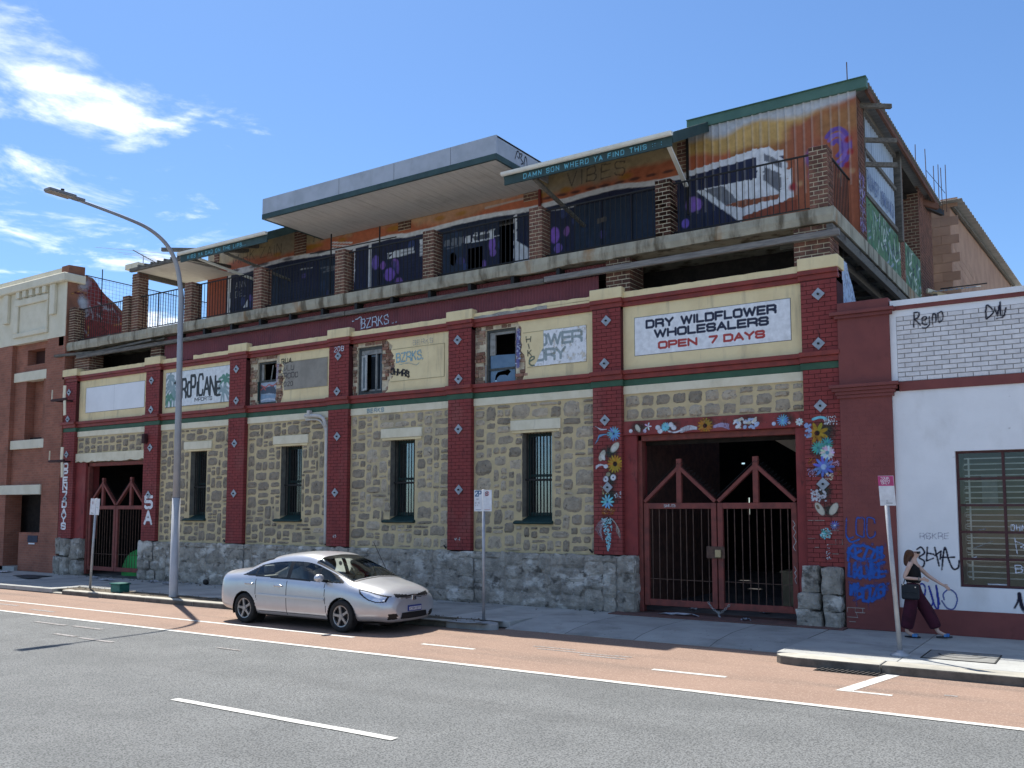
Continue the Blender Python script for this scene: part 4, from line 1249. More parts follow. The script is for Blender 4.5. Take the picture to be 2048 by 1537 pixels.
for q in range(7):
    cu(c, p6, [(60+q*9,150+q*6),(110,180+q*3),(170,190)], 5, PW, op=.6); cu(c, p6, [(60+q*6,340-q*8),(100,270-q*4),(180,240)], 5, BLU, op=.55)
fl(c, p6, 233, 240, 72, 15, BLU, (.02,.03,.1), pw=.13, cr=.16)
ov(c, p6, 125, 462, 32, 62, SHELL, rot=-.5-pi/2+pi/2, sc=430); ov(c, p6, 135, 480, 20, 36, (.62,.62,.58), rot=.5); ov(c, p6, 243, 380, 36, 64, SHELL, rot=-.75); ov(c, p6, 235, 395, 18, 34, (.6,.6,.56), rot=-.75)
fl(c, p6, 243, 552, 88, 16, YEL, (.02,.012,.01), pw=.14, cr=.30)
for q in range(5): cu(c, p6, [(65,600-q*8),(110,565-q*4),(175,575)], 6, PW, op=.6)
ov(c, p6, 158, 575, 26, 22, PW); ov(c, p6, 180, 655, 26, 24, (.30,.27,.18))
for (a_, b_) in ((156,705),(225,690)): ov(c, p6, a_, b_, 32, 32, PW); ov(c, p6, a_, b_, 9, 9, (.03,.03,.06))
c.spray(*p6(110,860), *p6(190,770), 26, (.45,.40,.22), .018, 3); c.spray(*p6(235,900), *p6(295,830), 12, PW, .02, 4, op=.6)
fl(c, p6, 170, 940, 72, 10, CY, (.03,.12,.2), pw=.15, cr=.14)
c.spray(*p6(120,1070), *p6(235,1005), 34, ORG, .022, 5); c.spray(*p6(140,1070), *p6(225,1005), 12, (.6,.42,.2), .012, 6)
for q in range(9):
    cu(c, p6, [(170,1100),(90+q*3,1150+q*9),(55+q*9,1230+q*14)], 4, PW, op=.5); cu(c, p6, [(190,1100),(240+q*4,1150+q*8),(245+q*5,1240+q*11)], 4, (.5,.45,.4), op=.5)
r = random.Random(8)
for q in range(170):
    t = r.random(); wdt = 45*(1-t)**.8+4
    ov(c, p6, 168+r.uniform(-wdt,wdt)+t*8, 1110+t*330, r.uniform(5,10), r.uniform(5,10), r.choice([CY,(.4,.6,.66),(.25,.45,.5)]))
c.build('painted_flowers', M_decal, PILO[5], (-9.50,-.0105,1.2))
def p7(zx, zy): return ((zx-100)/456, (1586-zy)/482)
c = Canvas(.68,3.02,.0095)
for (a_, b_, rx, rz) in ((280,370,110,130),(240,540,120,90),(250,720,120,80),(250,900,80,120),(300,1080,90,70)):
    u, v = p7(a_, b_); c.disc(u, v, rx/456, rz/482, LEAF, soft=.7, op=.7, wob=.5, seed=a_)
r = random.Random(12)
for (x0,x1,zt_,n_,col) in ((270,380,230,60,PW),(130,200,600,40,ORG),(310,390,620,50,(.42,.24,.34)),(120,200,700,40,(.35,.25,.42)),(360,420,700,16,ORG)):
    for q in range(n_): ov(c, p7, r.uniform(x0,x1), zt_+r.uniform(0,75), 5, 5, col)
cu(c, p7, [(180,250),(240,235),(290,250)], 22, CY, op=.8)
fl(c, p7, 212, 378, 92, 8, (.40,.23,.03), (.02,.012,.01), pw=.20, cr=.26, rot=.35)
for q in range(26): ov(c, p7, 105+r.uniform(0,55), 285+r.uniform(0,130), 11, 11, (.26,.36,.60))
fl(c, p7, 215, 512, 58, 14, TEAL, (.04,.2,.2), pw=.14); fl(c, p7, 290, 478, 56, 14, TEAL, (.04,.2,.2), pw=.14)
fl(c, p7, 292, 560, 60, 14, PW, (.10,.3,.42), pw=.22, cr=.3)
fl(c, p7, 258, 688, 90, 11, (.14,.20,.55), (.35,.5,.75), pw=.15, cr=.28)
c.spray(*p7(270,810), *p7(335,750), 20, (.62,.52,.40), .02, 5)
c.spray(*p7(145,1000), *p7(270,890), 60, (.55,.56,.62), .022, 7)
ov(c, p7, 215, 1068, 34, 72, SHELL, rot=.55, sc=470); ov(c, p7, 200, 1050, 12, 24, (.2,.15,.1), rot=.55); ov(c, p7, 332, 1068, 34, 66, SHELL, rot=-.55, sc=470)
fl(c, p7, 335, 1215, 42, 12, (.16,.18,.45), PW, pw=.12)
for q in range(60):
    a_ = r.uniform(0,2*pi); d = r.uniform(0,50); ov(c, p7, 262+cos(a_)*d, 1292+sin(a_)*d, 8, 8, r.choice([TEAL,CY,(.45,.6,.6)]))
c.spray(*p7(262,1520), *p7(300,1390), 18, PW, .013, 9)
for (x0,x1,y_) in ((115,250,1172),(300,370,1262),(110,170,1335),(265,330,1385),(330,400,1385),(165,200,1415),(310,360,1470),(30,80,885)):
    c.stroke([p7(x0,y_),p7(x1,y_)],.014,(.38,.28,.25),op=.8)
c.stroke([p7(340,1340),p7(340,1385)],.012,(.38,.28,.25)); c.stroke([p7(395,1340),p7(395,1385)],.012,(.38,.28,.25))
c.build('painted_flowers', M_decal, PILO[6], (-4.93,-.0105,1.10))
def pl(zx, zy): return ((zx-205)/1187*3.87, (235-zy)/300*.0+ ( (225-(zx-205)*.062-zy)/330))
c = Canvas(3.87,.30,.0095)
for (a_, rx) in ((320,70),(560,80),(800,60),(1060,110),(1280,70)): ov(c, pl, a_, 225-(a_-205)*.062-55, rx, 50, LEAF, op=.6, soft=.7, wob=.5, seed=a_, sc=330)
fl(c, pl, 775, 150, 58, 14, (.40,.20,.03), (.02,.012,.01), pw=.16, cr=.30, sc=330)
for q in range(6):
    cu(c, pl, [(720,160+q*3),(670,150+q*6),(610,172+q*6)], 5, PW, sc=330, op=.7); cu(c, pl, [(830,150+q*3),(880,132+q*5),(930,138+q*7)], 5, (.42,.36,.55), sc=330, op=.7)
ov(c, pl, 262, 192, 16, 16, PW, sc=330); ov(c, pl, 312, 172, 18, 34, SHELL, rot=.5, sc=330); fl(c, pl, 385, 158, 30, 5, PW, PW, sc=330); ov(c, pl, 362, 190, 16, 16, (.5,.45,.6), sc=330)
for (a_, b_) in ((455,165),(470,190),(545,145),(565,165)): ov(c, pl, a_, b_, 22, 20, PW, sc=330)
fl(c, pl, 507, 160, 34, 12, CY, (.1,.3,.4), sc=330); cu(c, pl, [(530,190),(570,198),(620,180)], 12, PW, sc=330)
for q in range(26): ov(c, pl, 1040+r.uniform(-75,75), 128+r.uniform(-25,30), r.uniform(10,26), r.uniform(6,14), r.choice([PW,(.35,.45,.66),SHELL]), rot=r.uniform(-1,1), sc=330)
fl(c, pl, 1262, 112, 42, 14, BLU, CY, sc=330, pw=.12); ov(c, pl, 1208, 135, 15, 15, (.5,.6,.8), sc=330); ov(c, pl, 1300, 128, 10, 10, PW, sc=330)
fl(c, pl, 1360, 122, 26, 8, PW, (.2,.2,.3), sc=330, pw=.3)
c.spray(.05,.05,3.8,.27,80,(.35,.3,.32),.010,31,op=.6)
c.build('painted_flowers', M_decal, MUR, (-8.80,.058,3.748))

# ------------------------------------------------------------------ graffiti on the facade
def graf(parent, x, y, z, w, h, fn, res=.012, **k):
    c_ = Canvas(w, h, res); fn(c_); return c_.build('graffiti', M_decal, parent, (x, y, z), **k)
BK = (.016,.016,.022); SK = (.25,.48,.60); WG = (.60,.64,.72)
graf(W,-19.58,YW-.012,5.50,.95,.98, lambda c: (c.text('RUA.',.06,.78,.13,.75,.05,.022,BK,jit=.06), c.text('LULU',.02,.58,.13,.8,.05,.018,(.10,.085,.09),jit=.08,op=.8),
     c.text('FRODO',.05,.35,.14,.75,.04,.018,(.10,.085,.09),jit=.08,op=.8), c.text('2020',.05,.12,.12,.75,.05,.018,(.10,.085,.09),jit=.08,op=.7)))
graf(W,-15.36,YW-.012,5.78,1.2,.5, lambda c: (c.text('BZRKS.',.10,.16,.22,.58,.05,.032,SK,jit=.06,op=.85), c.curve([(.2,.08),(.5,.1),(.75,.03),(.85,.08)],.015,SK,op=.5)))
graf(W,-15.50,YW-.014,5.45,.9,.42, lambda c: (c.text('OHMRS',.06,.20,.15,.62,.03,.034,BK,jit=.12,slope=-.22),))
graf(W,-14.75,YW-.012,6.30,.7,.18, lambda c: c.text('BERKS',.05,.03,.11,.8,.05,.03,(.52,.52,.46),jit=.06,op=.3,soft=.9))
graf(W,-11.36,YW-.012,5.47,.42,.78, lambda c: (c.text('H',.06,.58,.13,.9,0,.022,(.12,.13,.10),jit=.08), c.text('I',.14,.42,.11,.9,0,.022,(.12,.13,.10),slant=-.3), c.text('K',.10,.25,.13,.8,0,.022,(.12,.13,.10),jit=.05), c.curve([(.16,.12),(.27,.17),(.26,.22),(.17,.2),(.14,.08),(.2,.02),(.28,.01)],.03,(.14,.20,.16))))
graf(W,-16.30,.086,4.66,.9,.15, lambda c: c.text('BERKS',.08,.03,.09,.85,.05,.03,(.30,.42,.46),jit=.06,op=.55,soft=.9))
graf(PILO[3],-17.45,-.011,6.36,.6,.2, lambda c: c.text('208',.1,.03,.12,.8,.04,.02,WG,jit=.08))
for k in (3,4): graf(PILO[k],PIL[k][0]+.2,-.011,1.42,.25,.10, lambda c: c.spray(.03,.02,.2,.08,9,(.55,.5,.5),.02,k), res=.01)
c = Canvas(.18,1.0,.012)
c.stroke([(.09,.05),(.10,.9)],.10,(.13,.14,.36),soft=.8,op=.85); c.spray(.02,.1,.16,.9,20,(.45,.5,.62),.025,2)
c.build('graffiti', M_decal, W, (-11.62,YW-.02,5.45))
c = Canvas(.2,.9,.012); c.stroke([(.09,.3),(.12,.75)],.08,(.35,.30,.42),soft=.9,op=.6); c.spray(.02,.1,.16,.9,14,(.6,.6,.66),.02,2,op=.5)
c.build('graffiti', M_decal, W, (-19.78,YW-.02,5.5))

# ------------------------------------------------------------------ downpipe, brackets, lamp stubs
M_pvc = pmat('pvc_pipe', (0.60,0.58,0.55), (0.48,0.46,0.43), scale=5, rough=.5, bump=.1)
dp = MB(); dp.tube(catmull([(-18.42,.0,4.72),(-17.95,-.02,4.70),(-17.72,-.03,4.62),(-17.62,-.02,4.42),(-17.63,.03,4.1),(-17.63,.06,1.25)],6),.05,10)
dpo = dp.build('downpipe', M_pvc, W, smooth=True)
d2 = MB(); d2.tube(catmull([(-18.44,.05,4.62),(-18.0,.04,4.60),(-17.80,.03,4.5),(-17.70,.06,4.3)],5),.028,8); d2.build('overflow_pipe', M_pvc, dpo, smooth=True)
MB().box(-18.30,-18.20,-.06,.03,4.74,4.86).build('outlet', M_pvc, dpo)
MB().tube([(-17.63,.05,4.2),(-17.63,.02,1.6)],.012,6).build('cable', M_white, dpo)
M_brkt = pmat('bracket_paint',(0.06,0.02,0.022),(0.03,0.015,0.015),rough=.7)
for z in (5.88, 3.80):
    B_ = MB(); B_.box(-30.15,-29.25,-.52,-.47,z-.04,z+.04); B_.box(-29.75,-29.70,-.5,-.0,z-.03,z+.03); B_.box(-30.2,-30.15,-.52,.0,z-.02,z+.02)
    o = B_.build('sign_bracket', M_brkt, W)
    MB().beam((-29.42,-.49,z+.04),(-29.40,-.49,z+.46),.14,.03).build('lamp_tube', M_creamlt, o); MB().beam((-29.38,-.49,z-.05),(-29.34,-.49,z-.55),.12,.03).build('lamp_tube', M_creamlt, o)
    MB().beam((-30.14,-.5,z+.04),(-30.13,-.5,z+.36),.03,.03).build('lamp_tube', M_creamlt, o)
MB().box(-25.55,-25.40,-.16,-.02,4.25,4.55).build('alarm_box', M_brkt, W, bevel=.02)
for x in (-9.52,-13.52,-17.56,-21.62,-25.0):
    MB().tube([(x-.12,.06,1.3),(x-.03,.02,1.24)],.02,6).build('pipe_stub', M_black, W)
# ------------------------------------------------------------------ between parapet and balcony slab
def corrugated(name, x0, x1, z0, z1, y, pitch, amp, mat, parent, per=6, ztop=None, square=False, axis='x', x=None):
    n = int((x1-x0)/pitch*per); P = [[], []]
    for i in range(n+1):
        a = x0+(x1-x0)*i/n; ph = (i % per)/per*2*pi
        d = amp*sin(ph) if not square else (amp if (i % per) in (0, 1) else 0)
        for k, z in enumerate((z0, z1)):
            P[k].append((a, y-d, z) if axis == 'x' else (x+d, a, z))
    return MB().grid(P).build(name, mat, parent, smooth=not square)
M_redcorr = pmat('red_corrugated', (0.185,0.052,0.062), (0.15,0.044,0.054), scale=2, rough=.55, bump=.1, metal=.1,
                 stain=((0.05,0.022,0.028),(3,3,.8),.56,.8,.6))
corr = corrugated('corrugated_fascia', -24.95,-9.42,6.80,7.36,.16,.085,.014,M_redcorr,W)
corrugated('corrugated_fascia', -25.2,-8.9,7.42,7.66,.30,.085,.014,M_redcorr,W)
c = Canvas(1.75,.36,.014)
c.text('BZRKS',.42,.04,.24,.62,.06,.03,(.50,.58,.72),jit=.08); c.stroke([(.1,.26),(.16,.26)],.03,(.5,.58,.72)); c.stroke([(.22,.3),(.3,.3)],.03,(.5,.58,.72)); c.curve([(.3,.31),(.42,.33),(.46,.12)],.03,(.5,.58,.72)); c.stroke([(1.5,.05),(1.55,.05)],.025,(.5,.58,.72)); c.stroke([(1.62,.06),(1.66,.06)],.025,(.5,.58,.72))
c.build('graffiti', M_decal, corr, (-16.95,.135,6.93))
def timber(name, a, b_, w, h, parent=W, mat=M_timber): return MB().beam(a, b_, w, h).build(name, mat, parent, bevel=.006)
timber('fascia_beam', (-29.6,.02,7.395),(-17.0,.02,7.40),.09,.115); timber('fascia_beam', (-16.98,.03,7.40),(-10.75,.03,7.40),.09,.11)
timber('fascia_beam', (-10.72,.0,7.415),(-4.16,-.02,7.415),.10,.125, mat=pmat('bleached_timber',(.25,.235,.215),(.15,.145,.14),scale=2,rough=.9,bump=.4,stretch=(1.5,14,14)))
for i in range(12):
    x = -24.2+i*1.25
    MB().box(x,x+.09,.05,.30,7.44,7.652).build('bracket', M_black, W)
timber('joist', (-30.75,-.12,7.52),(-28.4,.3,7.53),.10,.09); timber('joist', (-29.9,.25,7.50),(-25.5,.1,7.58),.12,.07); timber('joist', (-28.9,.45,7.56),(-25.0,.25,7.60),.16,.05)
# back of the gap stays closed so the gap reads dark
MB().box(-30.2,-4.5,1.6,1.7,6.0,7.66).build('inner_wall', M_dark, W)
# stub piers of brick
PIECES = []
def brick_pier(x0, x1, y0, y1, z0, z1, name, seed, single=False, parent=W, cap=None, missing=0.0, top_rag=False):
    """brick core with proud bricks on its front and right-hand faces"""
    r_ = random.Random(seed)
    core = MB().box(x0+.012, x1-.012, y0+.012, y1, z0, z1-.004).build(name, M_bmort, parent)
    nz = max(1, int(round((z1-z0)/.090))); ch = (z1-z0)/nz
    w = x1-x0; d = y1-y0; rest_ = []
    for j in range(nz):
        zc = z0+(j+.5)*ch; h = ch-.021
        nb = max(1, round(w/.235)); bw = w/nb
        cuts = [x0+bw*i for i in range(nb+1)] if j % 2 == 0 else [x0]+[x0+bw*(i+.5) for i in range(nb)]+[x1]
        for k_, (a, c_) in enumerate(zip(cuts[:-1], cuts[1:])):
            if r_.random() < missing: continue
            last = k_ == len(cuts)-2
            dd = .11 if (last and j % 2) else (.225 if last else .06)
            e = r_.uniform(-.004,.006)
            rest_.append(((a+c_)/2+(.004 if last else 0), y0+dd/2-e, zc, c_-a-.020+(.010 if last else 0), dd, h))
        # right face
        st = y0+(.11 if j % 2 else .225)+.012
        y = st
        while y < y1-.03:
            l_ = min(.215, y1-y)
            rest_.append((x1-.025, y+l_/2, zc, .058+r_.uniform(-.003,.006), l_-.012, h)); y += l_
    for it in rest_:
        if single and NB[0] < 110:
            NB[0] += 1; place_piece('brick', ME_brickp, *it, core)
    if not single or NB[0] >= 110:
        join_pieces('bricks', [(ME_brickp,)+it for it in rest_], core, M_brick)
    return core
b = MB(); b.box(-.5,.5,-.5,.5,-.5,.5); ME_brickp = b.mesh('brick', M_brick)
brick_pier(-30.12,-29.2,.22,.75,6.88,7.5,'stub_pier',1); brick_pier(-25.75,-25.2,.2,.7,6.9,7.36,'stub_pier',2)
brick_pier(-9.22,-8.62,.12,.8,6.9,7.66,'stub_pier',3); brick_pier(-5.08,-4.38,.12,.8,6.9,7.66,'stub_pier',4)
# return of the corner pilaster, painted blue and white
prof = [(.02,5.95),(1.75,5.95),(1.68,6.15),(1.52,6.42),(1.30,6.66),(1.08,6.80),(.95,6.90),(.90,7.02),(.05,7.02)]
MB().prism(prof, -4.44,-4.262,'yz').build('pilaster_return', M_red, W)
c = Canvas(1.75,1.08,.012)
c.poly([(a, z-5.95) for a, z in prof], (.48,.56,.70))
r = random.Random(2)
for q in range(110):
    a, z = r.uniform(.02,1.7), r.uniform(0,1.05); t = r.choice([.6,2.2,1.2,2.6]); l_ = r.uniform(.05,.12)
    c.stroke([(a,z),(a+cos(t)*l_,z+sin(t)*l_)],.018,r.choice([(.05,.08,.28),(.62,.68,.76),(.12,.2,.42)]),op=.9)
m_ = Canvas(1.75,1.08,.012); m_.poly([(a, z-5.95) for a, z in prof], (1,1,1)); c.a = np.minimum(c.a, m_.a)
c.build('graffiti', M_decal, W, (-4.257,0,5.95), u=(0,1,0), v=(0,0,1), cut=.4)

# ------------------------------------------------------------------ balcony slab
LEAKS = [(-12.8,11.7,.6,.16),(-10.75,7.0,.5,.14),(-9.95,6.2,.45,.12),(-9.6,9.8,.3,.14),(-8.35,7.05,.3,.12)]   # holes rotted through floor and roof
def plate(b, x0, x1, y0, y1, z0, z1, holes):
    xs = sorted({x0, x1, *[h[0] for h in holes], *[h[1] for h in holes]})
    for a, c_ in zip(xs[:-1], xs[1:]):
        hs = sorted((h[2], h[3]) for h in holes if h[0] <= a+1e-6 and h[1] >= c_-1e-6); y = y0
        for h0, h1 in hs: b.box(a, c_, y, h0, z0, z1); y = h1
        b.box(a, c_, y, y1, z0, z1)
def slab_grid():
    b = MB(); xs = np.linspace(-30.45,-4.27,420)
    nz_ = vnoise(xs*1.3, xs*0+3, 4, 4)
    zb = 7.665+.05*(nz_-.5)+np.where((xs < -9) & (xs > -13), .02*np.sin(xs*3), 0)
    P = [[(x, .10, zb[i]) for i, x in enumerate(xs)], [(x, .02+.02*(nz_[i]-.5), zb[i]) for i, x in enumerate(xs)], [(x, -.01+.02*(vnoise(np.array([x*4]),np.array([1.]),9)[0]-.5), 7.80) for x in xs],
         [(x, .0, 7.945) for x in xs], [(x, .03, 7.955) for x in xs], [(x, 2.4, 7.955) for x in xs]]
    b.grid(P)
    plate(b, -30.45,-4.275,.05,14.4,7.70,7.952, [(x-3.95-w/2-.07, x-3.95+w/2+.07, y+2.27-d/2-.04, y+2.27+d/2+.04) for x, y, w, d in LEAKS])
    return b
slab = slab_grid().build('balcony_slab', M_conc, W)
MB().box(-4.30,-4.265,.0,11.6,7.66,7.953).build('slab_edge', M_conc, W)
timber('edge_beam', (-4.36,.05,7.53),(-4.36,11.2,7.53),.12,.2); timber('edge_beam', (-4.75,.3,7.5),(-4.75,11.2,7.5),.12,.22)
for i in range(8): timber('cross_joist', (-5.6,1.0+i*1.3,7.58),(-4.3,1.0+i*1.3,7.58),.08,.12)
# ------------------------------------------------------------------ balcony piers and railings
PX = [-4.72,-7.97,-11.17,-14.36,-17.42,-20.70,-23.86,-27.10,-30.22]
for k, x in enumerate(PX):
    brick_pier(x, x+.36, .02, .40, 7.955, 9.19 if k != 2 else 9.19, 'balcony_pier', 20+k, single=(k < 3))
brick_pier(-26.72,-26.34,.10,.46,7.955,9.90,'balcony_pier',33)
def railing(x0, x1, y=.20, z0=8.04, z1=9.11, axis='x', fx=None):
    Rl = MB()
    def pt(t, z): return (t, y, z) if axis == 'x' else (fx, t, z)
    Rl.beam(pt(x0,z1),pt(x1,z1),.035,.03)
    o = Rl.build('railing', M_black, W)
    MB().beam(pt(x0,z0),pt(x1,z0),.03,.025).build('bottom_rail', M_black, o)
    n = max(2, int(round((x1-x0)/.128)))
    for i in range(1, n):
        t = x0+(x1-x0)*i/n
        me = ME_bal
        q = link('baluster', me, o, Vector(pt(t,(z0+z1)/2))-worg(W))
    return o
ME_bal = MB().box(-.007,.007,-.007,.007,-.53,.53).mesh('baluster', M_black)
for k in range(len(PX)-1):
    a, c_ = PX[k+1]+.36, PX[k]
    if k == 6: c_ = PX[k]; a = -26.34
    railing(a, c_)
railing(.40, 2.02, axis='y', fx=-4.42)
# door grille frame on the balcony
b = MB(); b.beam((-18.45,.9,8.0),(-18.45,.9,10.05),.03,.03); b.beam((-16.6,.9,8.0),(-16.6,.9,9.95),.03,.03); b.beam((-19.3,.9,9.60),(-16.0,.9,9.55),.025,.025)
b.build('steel_frame', M_black, W)

# ------------------------------------------------------------------ painted rear wall of the balcony
YM = 2.05; XA, XB = -25.40, -4.22
ZA = 7.95
c = Canvas(XB-XA, 3.14, .022)
X = c.X+XA; Z = c.Z+ZA
N1 = vnoise(X*1.1, Z*1.3, 3, 5); N2 = vnoise(X*.6+8, Z*.8, 21, 5); N3 = vnoise(X*3, Z*.35, 40, 4)
GREY = (.50,.52,.55); OCH = (.58,.37,.13); RDO = (.50,.135,.065); SAL = (.66,.33,.19); NAV = (.020,.026,.066); MW = (.74,.76,.80); PUR = (.24,.13,.50); GRY2 = (.17,.18,.21)
c.fill((.48,.36,.20))
c.put(np.clip((N1-.45)*5,0,1), (.30,.26,.20), .7)
mid = ((X > -16.45) & (X < -12.6)).astype(float)
c.put(mid*np.clip(.75+(N2-.5)*2,0,1), SAL)
c.put(mid*np.clip((N2-.46)*5,0,1), (.36,.22,.13), .6)
wing = (X > -8.05).astype(float)
zz = Z+(N1-.48)*.55
c.put(wing, GREY); c.put(wing*np.clip((10.82-zz)/.16,0,1), OCH); c.put(wing*np.clip((N3-.55)*6,0,1)*np.clip((10.8-zz)/.1,0,1)*(zz > 10.3), (.19,.13,.06), .5)
c.put(wing*np.clip((10.33-zz)/.12,0,1), (.34,.15,.05))
c.put(np.clip((10.44-.12*mid-zz)/.16,0,1)*(1-wing*(X > -7)), RDO, .92)
c.put(wing*np.clip((X+6.9)/.4,0,1)*np.clip((10.25-zz)/.2,0,1)*np.clip((-5.3-X)/.3,0,1), (.34,.13,.05))
c.put(np.clip((X+5.9+(N1-.5)*.8)/.25,0,1)*np.clip((10.62+(X+5.9)*.2-zz)/.2,0,1), (.345,.11,.055))
c.put(np.clip((X+5.2)/.3,0,1)*np.clip(((Z-10.55)+.45)/.2,0,1)*np.clip((10.75-zz)/.2,0,1), (.36,.20,.07), .6)
# white line and navy lower field
edge = 10.02+.03*np.sin(X*1.7)+(N1-.5)*.12
low = (X < -5.8)
c.put(low*np.clip((edge+.07-Z)/.02,0,1), MW); c.put(low*np.clip((edge-.06-Z)/.02,0,1), NAV)
c.put(low*np.clip((edge-.06-Z)/.02,0,1)*np.clip((N2-.47)*6,0,1), (.016,.027,.05), .7)
Q = lambda pts: [(x-XA, z-ZA) for x, z in pts]
def pq(pts, col, wob=.02, op=1.0): c.poly(Q(pts), col, op, wob, seed=int(abs(pts[0][0])*7))
# big white block letter on the wing
pq([(-8.40,10.02),(-6.41,10.24),(-6.10,10.22),(-5.72,9.76),(-5.72,8.95),(-6.80,8.62),(-7.85,9.55),(-6.50,9.60),(-6.42,9.98),(-8.40,9.86)], MW)
pq([(-8.45,9.90),(-6.42,10.05),(-6.40,9.56),(-7.78,9.57),(-8.9,9.0),(-8.9,9.7)], NAV)
pq([(-7.64,9.53),(-7.19,9.54),(-6.82,9.11),(-7.14,9.08)], GRY2); pq([(-6.24,9.80),(-5.87,9.55),(-5.88,9.12),(-6.26,9.50)], GRY2); pq([(-6.22,10.10),(-5.84,9.80),(-5.84,9.66),(-6.22,9.92)], GRY2)
pq([(-7.14,9.08),(-6.82,9.12),(-5.90,9.10),(-5.90,8.98),(-6.6,8.90)], (.30,.10,.05)); pq([(-6.77,8.95),(-5.75,9.02),(-5.72,8.95),(-6.74,8.88)], MW)
pq([(-5.72,9.60),(-5.62,9.62),(-5.60,8.98),(-6.5,8.80),(-6.5,8.88),(-5.72,9.05)], MW, .012)
pq([(-6.75,8.74),(-5.9,8.9),(-5.5,8.9),(-5.5,8.0),(-6.75,8.0)], (.26,.07,.04))
for (x, z, rx, rz) in ((-7.95,9.25,.20,.20),(-7.82,9.22,.14,.16),(-8.12,8.83,.11,.13),(-8.4,8.8,.08,.1),(-11.68,9.15,.16,.24),(-11.58,8.80,.13,.14),(-11.33,9.2,.09,.14),(-17.78,9.37,.17,.24),(-17.24,8.95,.22,.2),(-17.5,9.25,.12,.14),
                     (-17.05,9.25,.13,.15),(-13.63,9.25,.12,.22),(-13.6,9.0,.11,.11),(-23.0,9.8,.10,.2),(-22.9,9.3,.08,.2),(-16.9,8.7,.14,.12),(-13.9,8.75,.07,.13)):
    c.disc(x-XA, z-ZA, rx, rz, (PUR[0]*random.uniform(.8,1.3), PUR[1], PUR[2]*random.uniform(.8,1.2)), soft=.2, wob=.25, seed=int(-x*9))
rp = random.Random(71)
for q in range(34):
    x = rp.uniform(-24,-8.3); z = rp.uniform(8.5,9.75)
    c.disc(x-XA, z-ZA, rp.uniform(.06,.17), rp.uniform(.08,.24), rp.choice([(.20,.11,.42),(.14,.10,.36),(.05,.07,.20),(.05,.08,.22)]), rot=rp.uniform(-.5,.5), soft=.25, wob=.3, seed=q, op=.8)
for q in range(12):
    x = rp.uniform(-23.5,-9); z = rp.uniform(9.3,9.9); c.stroke(Q([(x,z),(x+rp.uniform(.3,.9),z+rp.uniform(-.06,.06))]), rp.uniform(.02,.05), MW, op=.75)
# purple swirl at the corner pier
for rr in (.34,.24,.13): c.curve([(-4.66-XA+rr*.8*cos(t), 9.86-ZA+rr*1.25*sin(t)) for t in np.linspace(-1.4,2.4,12)], .085, (.14,.075,.34) if rr != .24 else (.22,.13,.45))
for (x,z,s_) in ((-5.15,9.75,.22),(-5.1,9.4,.2),(-4.95,9.0,.14)): c.disc(x-XA, z-ZA, s_, s_*1.2, (.15,.09,.36), soft=.5, wob=.4, op=.85)
for (x,z,s_) in ((-4.42,10.0,.10),(-4.38,9.72,.09),(-4.45,9.45,.09),(-5.6,9.2,.12)): c.disc(x-XA, z-ZA, s_, s_, (.33,.03,.035), soft=.5)
for (x,z,s_) in ((-4.4,10.35,.05),(-4.35,9.3,.08),(-4.62,9.25,.07),(-5.45,9.25,.09)): c.disc(x-XA, z-ZA, s_, s_, (.45,.24,.12), soft=.6)
# white pieces left
pq([(-18.90,9.30),(-18.66,10.02),(-18.60,9.95),(-18.62,8.90)], MW); 
for q in range(4): pq([(-18.84+.03*q,9.25-.1*q),(-18.66,9.28-.1*q),(-18.66,9.24-.1*q),(-18.84+.03*q,9.20-.1*q)], NAV, 0)
pq([(-18.06,9.97),(-17.95,9.98),(-17.96,8.3),(-18.06,8.3)], MW, .01)
pq([(-17.33,9.59),(-16.36,9.62),(-16.33,9.42),(-17.31,9.40)], MW); pq([(-17.28,9.54),(-17.1,9.55),(-17.26,9.44)], NAV, .0)
pq([(-16.12,9.78),(-15.98,9.80),(-15.98,9.3),(-16.12,9.3)], MW, .01)
pq([(-15.42,9.62),(-13.57,9.60),(-13.57,9.38),(-15.36,9.44)], MW, .03); pq([(-14.3,9.56),(-13.7,9.56),(-13.7,9.43),(-14.2,9.43)], (.10,.11,.13), .02)
for q in range(7): pq([(-15.3+.24*q,9.66),(-15.22+.24*q,9.66),(-15.25+.24*q,9.42),(-15.3+.24*q,9.42)], NAV, 0)
pq([(-12.93,9.90),(-12.84,9.92),(-12.84,9.2),(-12.40,8.9),(-12.40,8.0),(-12.93,8.0)], MW, .012)
pq([(-24.36,10.10),(-22.9,10.12),(-22.9,9.98),(-24.20,9.97),(-24.22,8.0),(-24.36,8.0)], MW, .02); pq([(-23.55,8.75),(-23.35,8.75),(-23.35,9.0)], MW, .02)
pq([(-25.40,10.3),(-24.4,10.3),(-24.4,7.95),(-25.40,7.95)], (.33,.085,.045), .02)
for q in range(4): c.stroke(Q([(-19.55+.0*q,10.27-.09*q),(-18.75,10.13-.1*q)]), .05, MW, op=.9)
for (x0,z0,x1,z1) in ((-13.85,10.28,-12.35,10.30),(-13.3,10.43,-12.8,10.44)): c.stroke(Q([(x0,z0),(x1,z1)]), .06, (.52,.42,.38))
for q in range(14):
    x = random.Random(q).uniform(-24,-9); c.disc(x-XA, 10.28-ZA, .25, .10, (.42,.20,.03), soft=.6, wob=.5, seed=q, op=.8)
for q in range(9):
    x = -11.9+q*.42; c.disc(x-XA, 10.17-ZA, .2, .045, (.04,.03,.035), soft=.5, wob=.8, seed=q+50, op=.8)
for x in (-21.5,-22.6,-20.1,-23.0,-24.0): c.disc(x-XA, 10.06-ZA, .3, .06, (.03,.02,.03), soft=.6, wob=.8, seed=int(-x), op=.8)
DG = (.07,.06,.055)
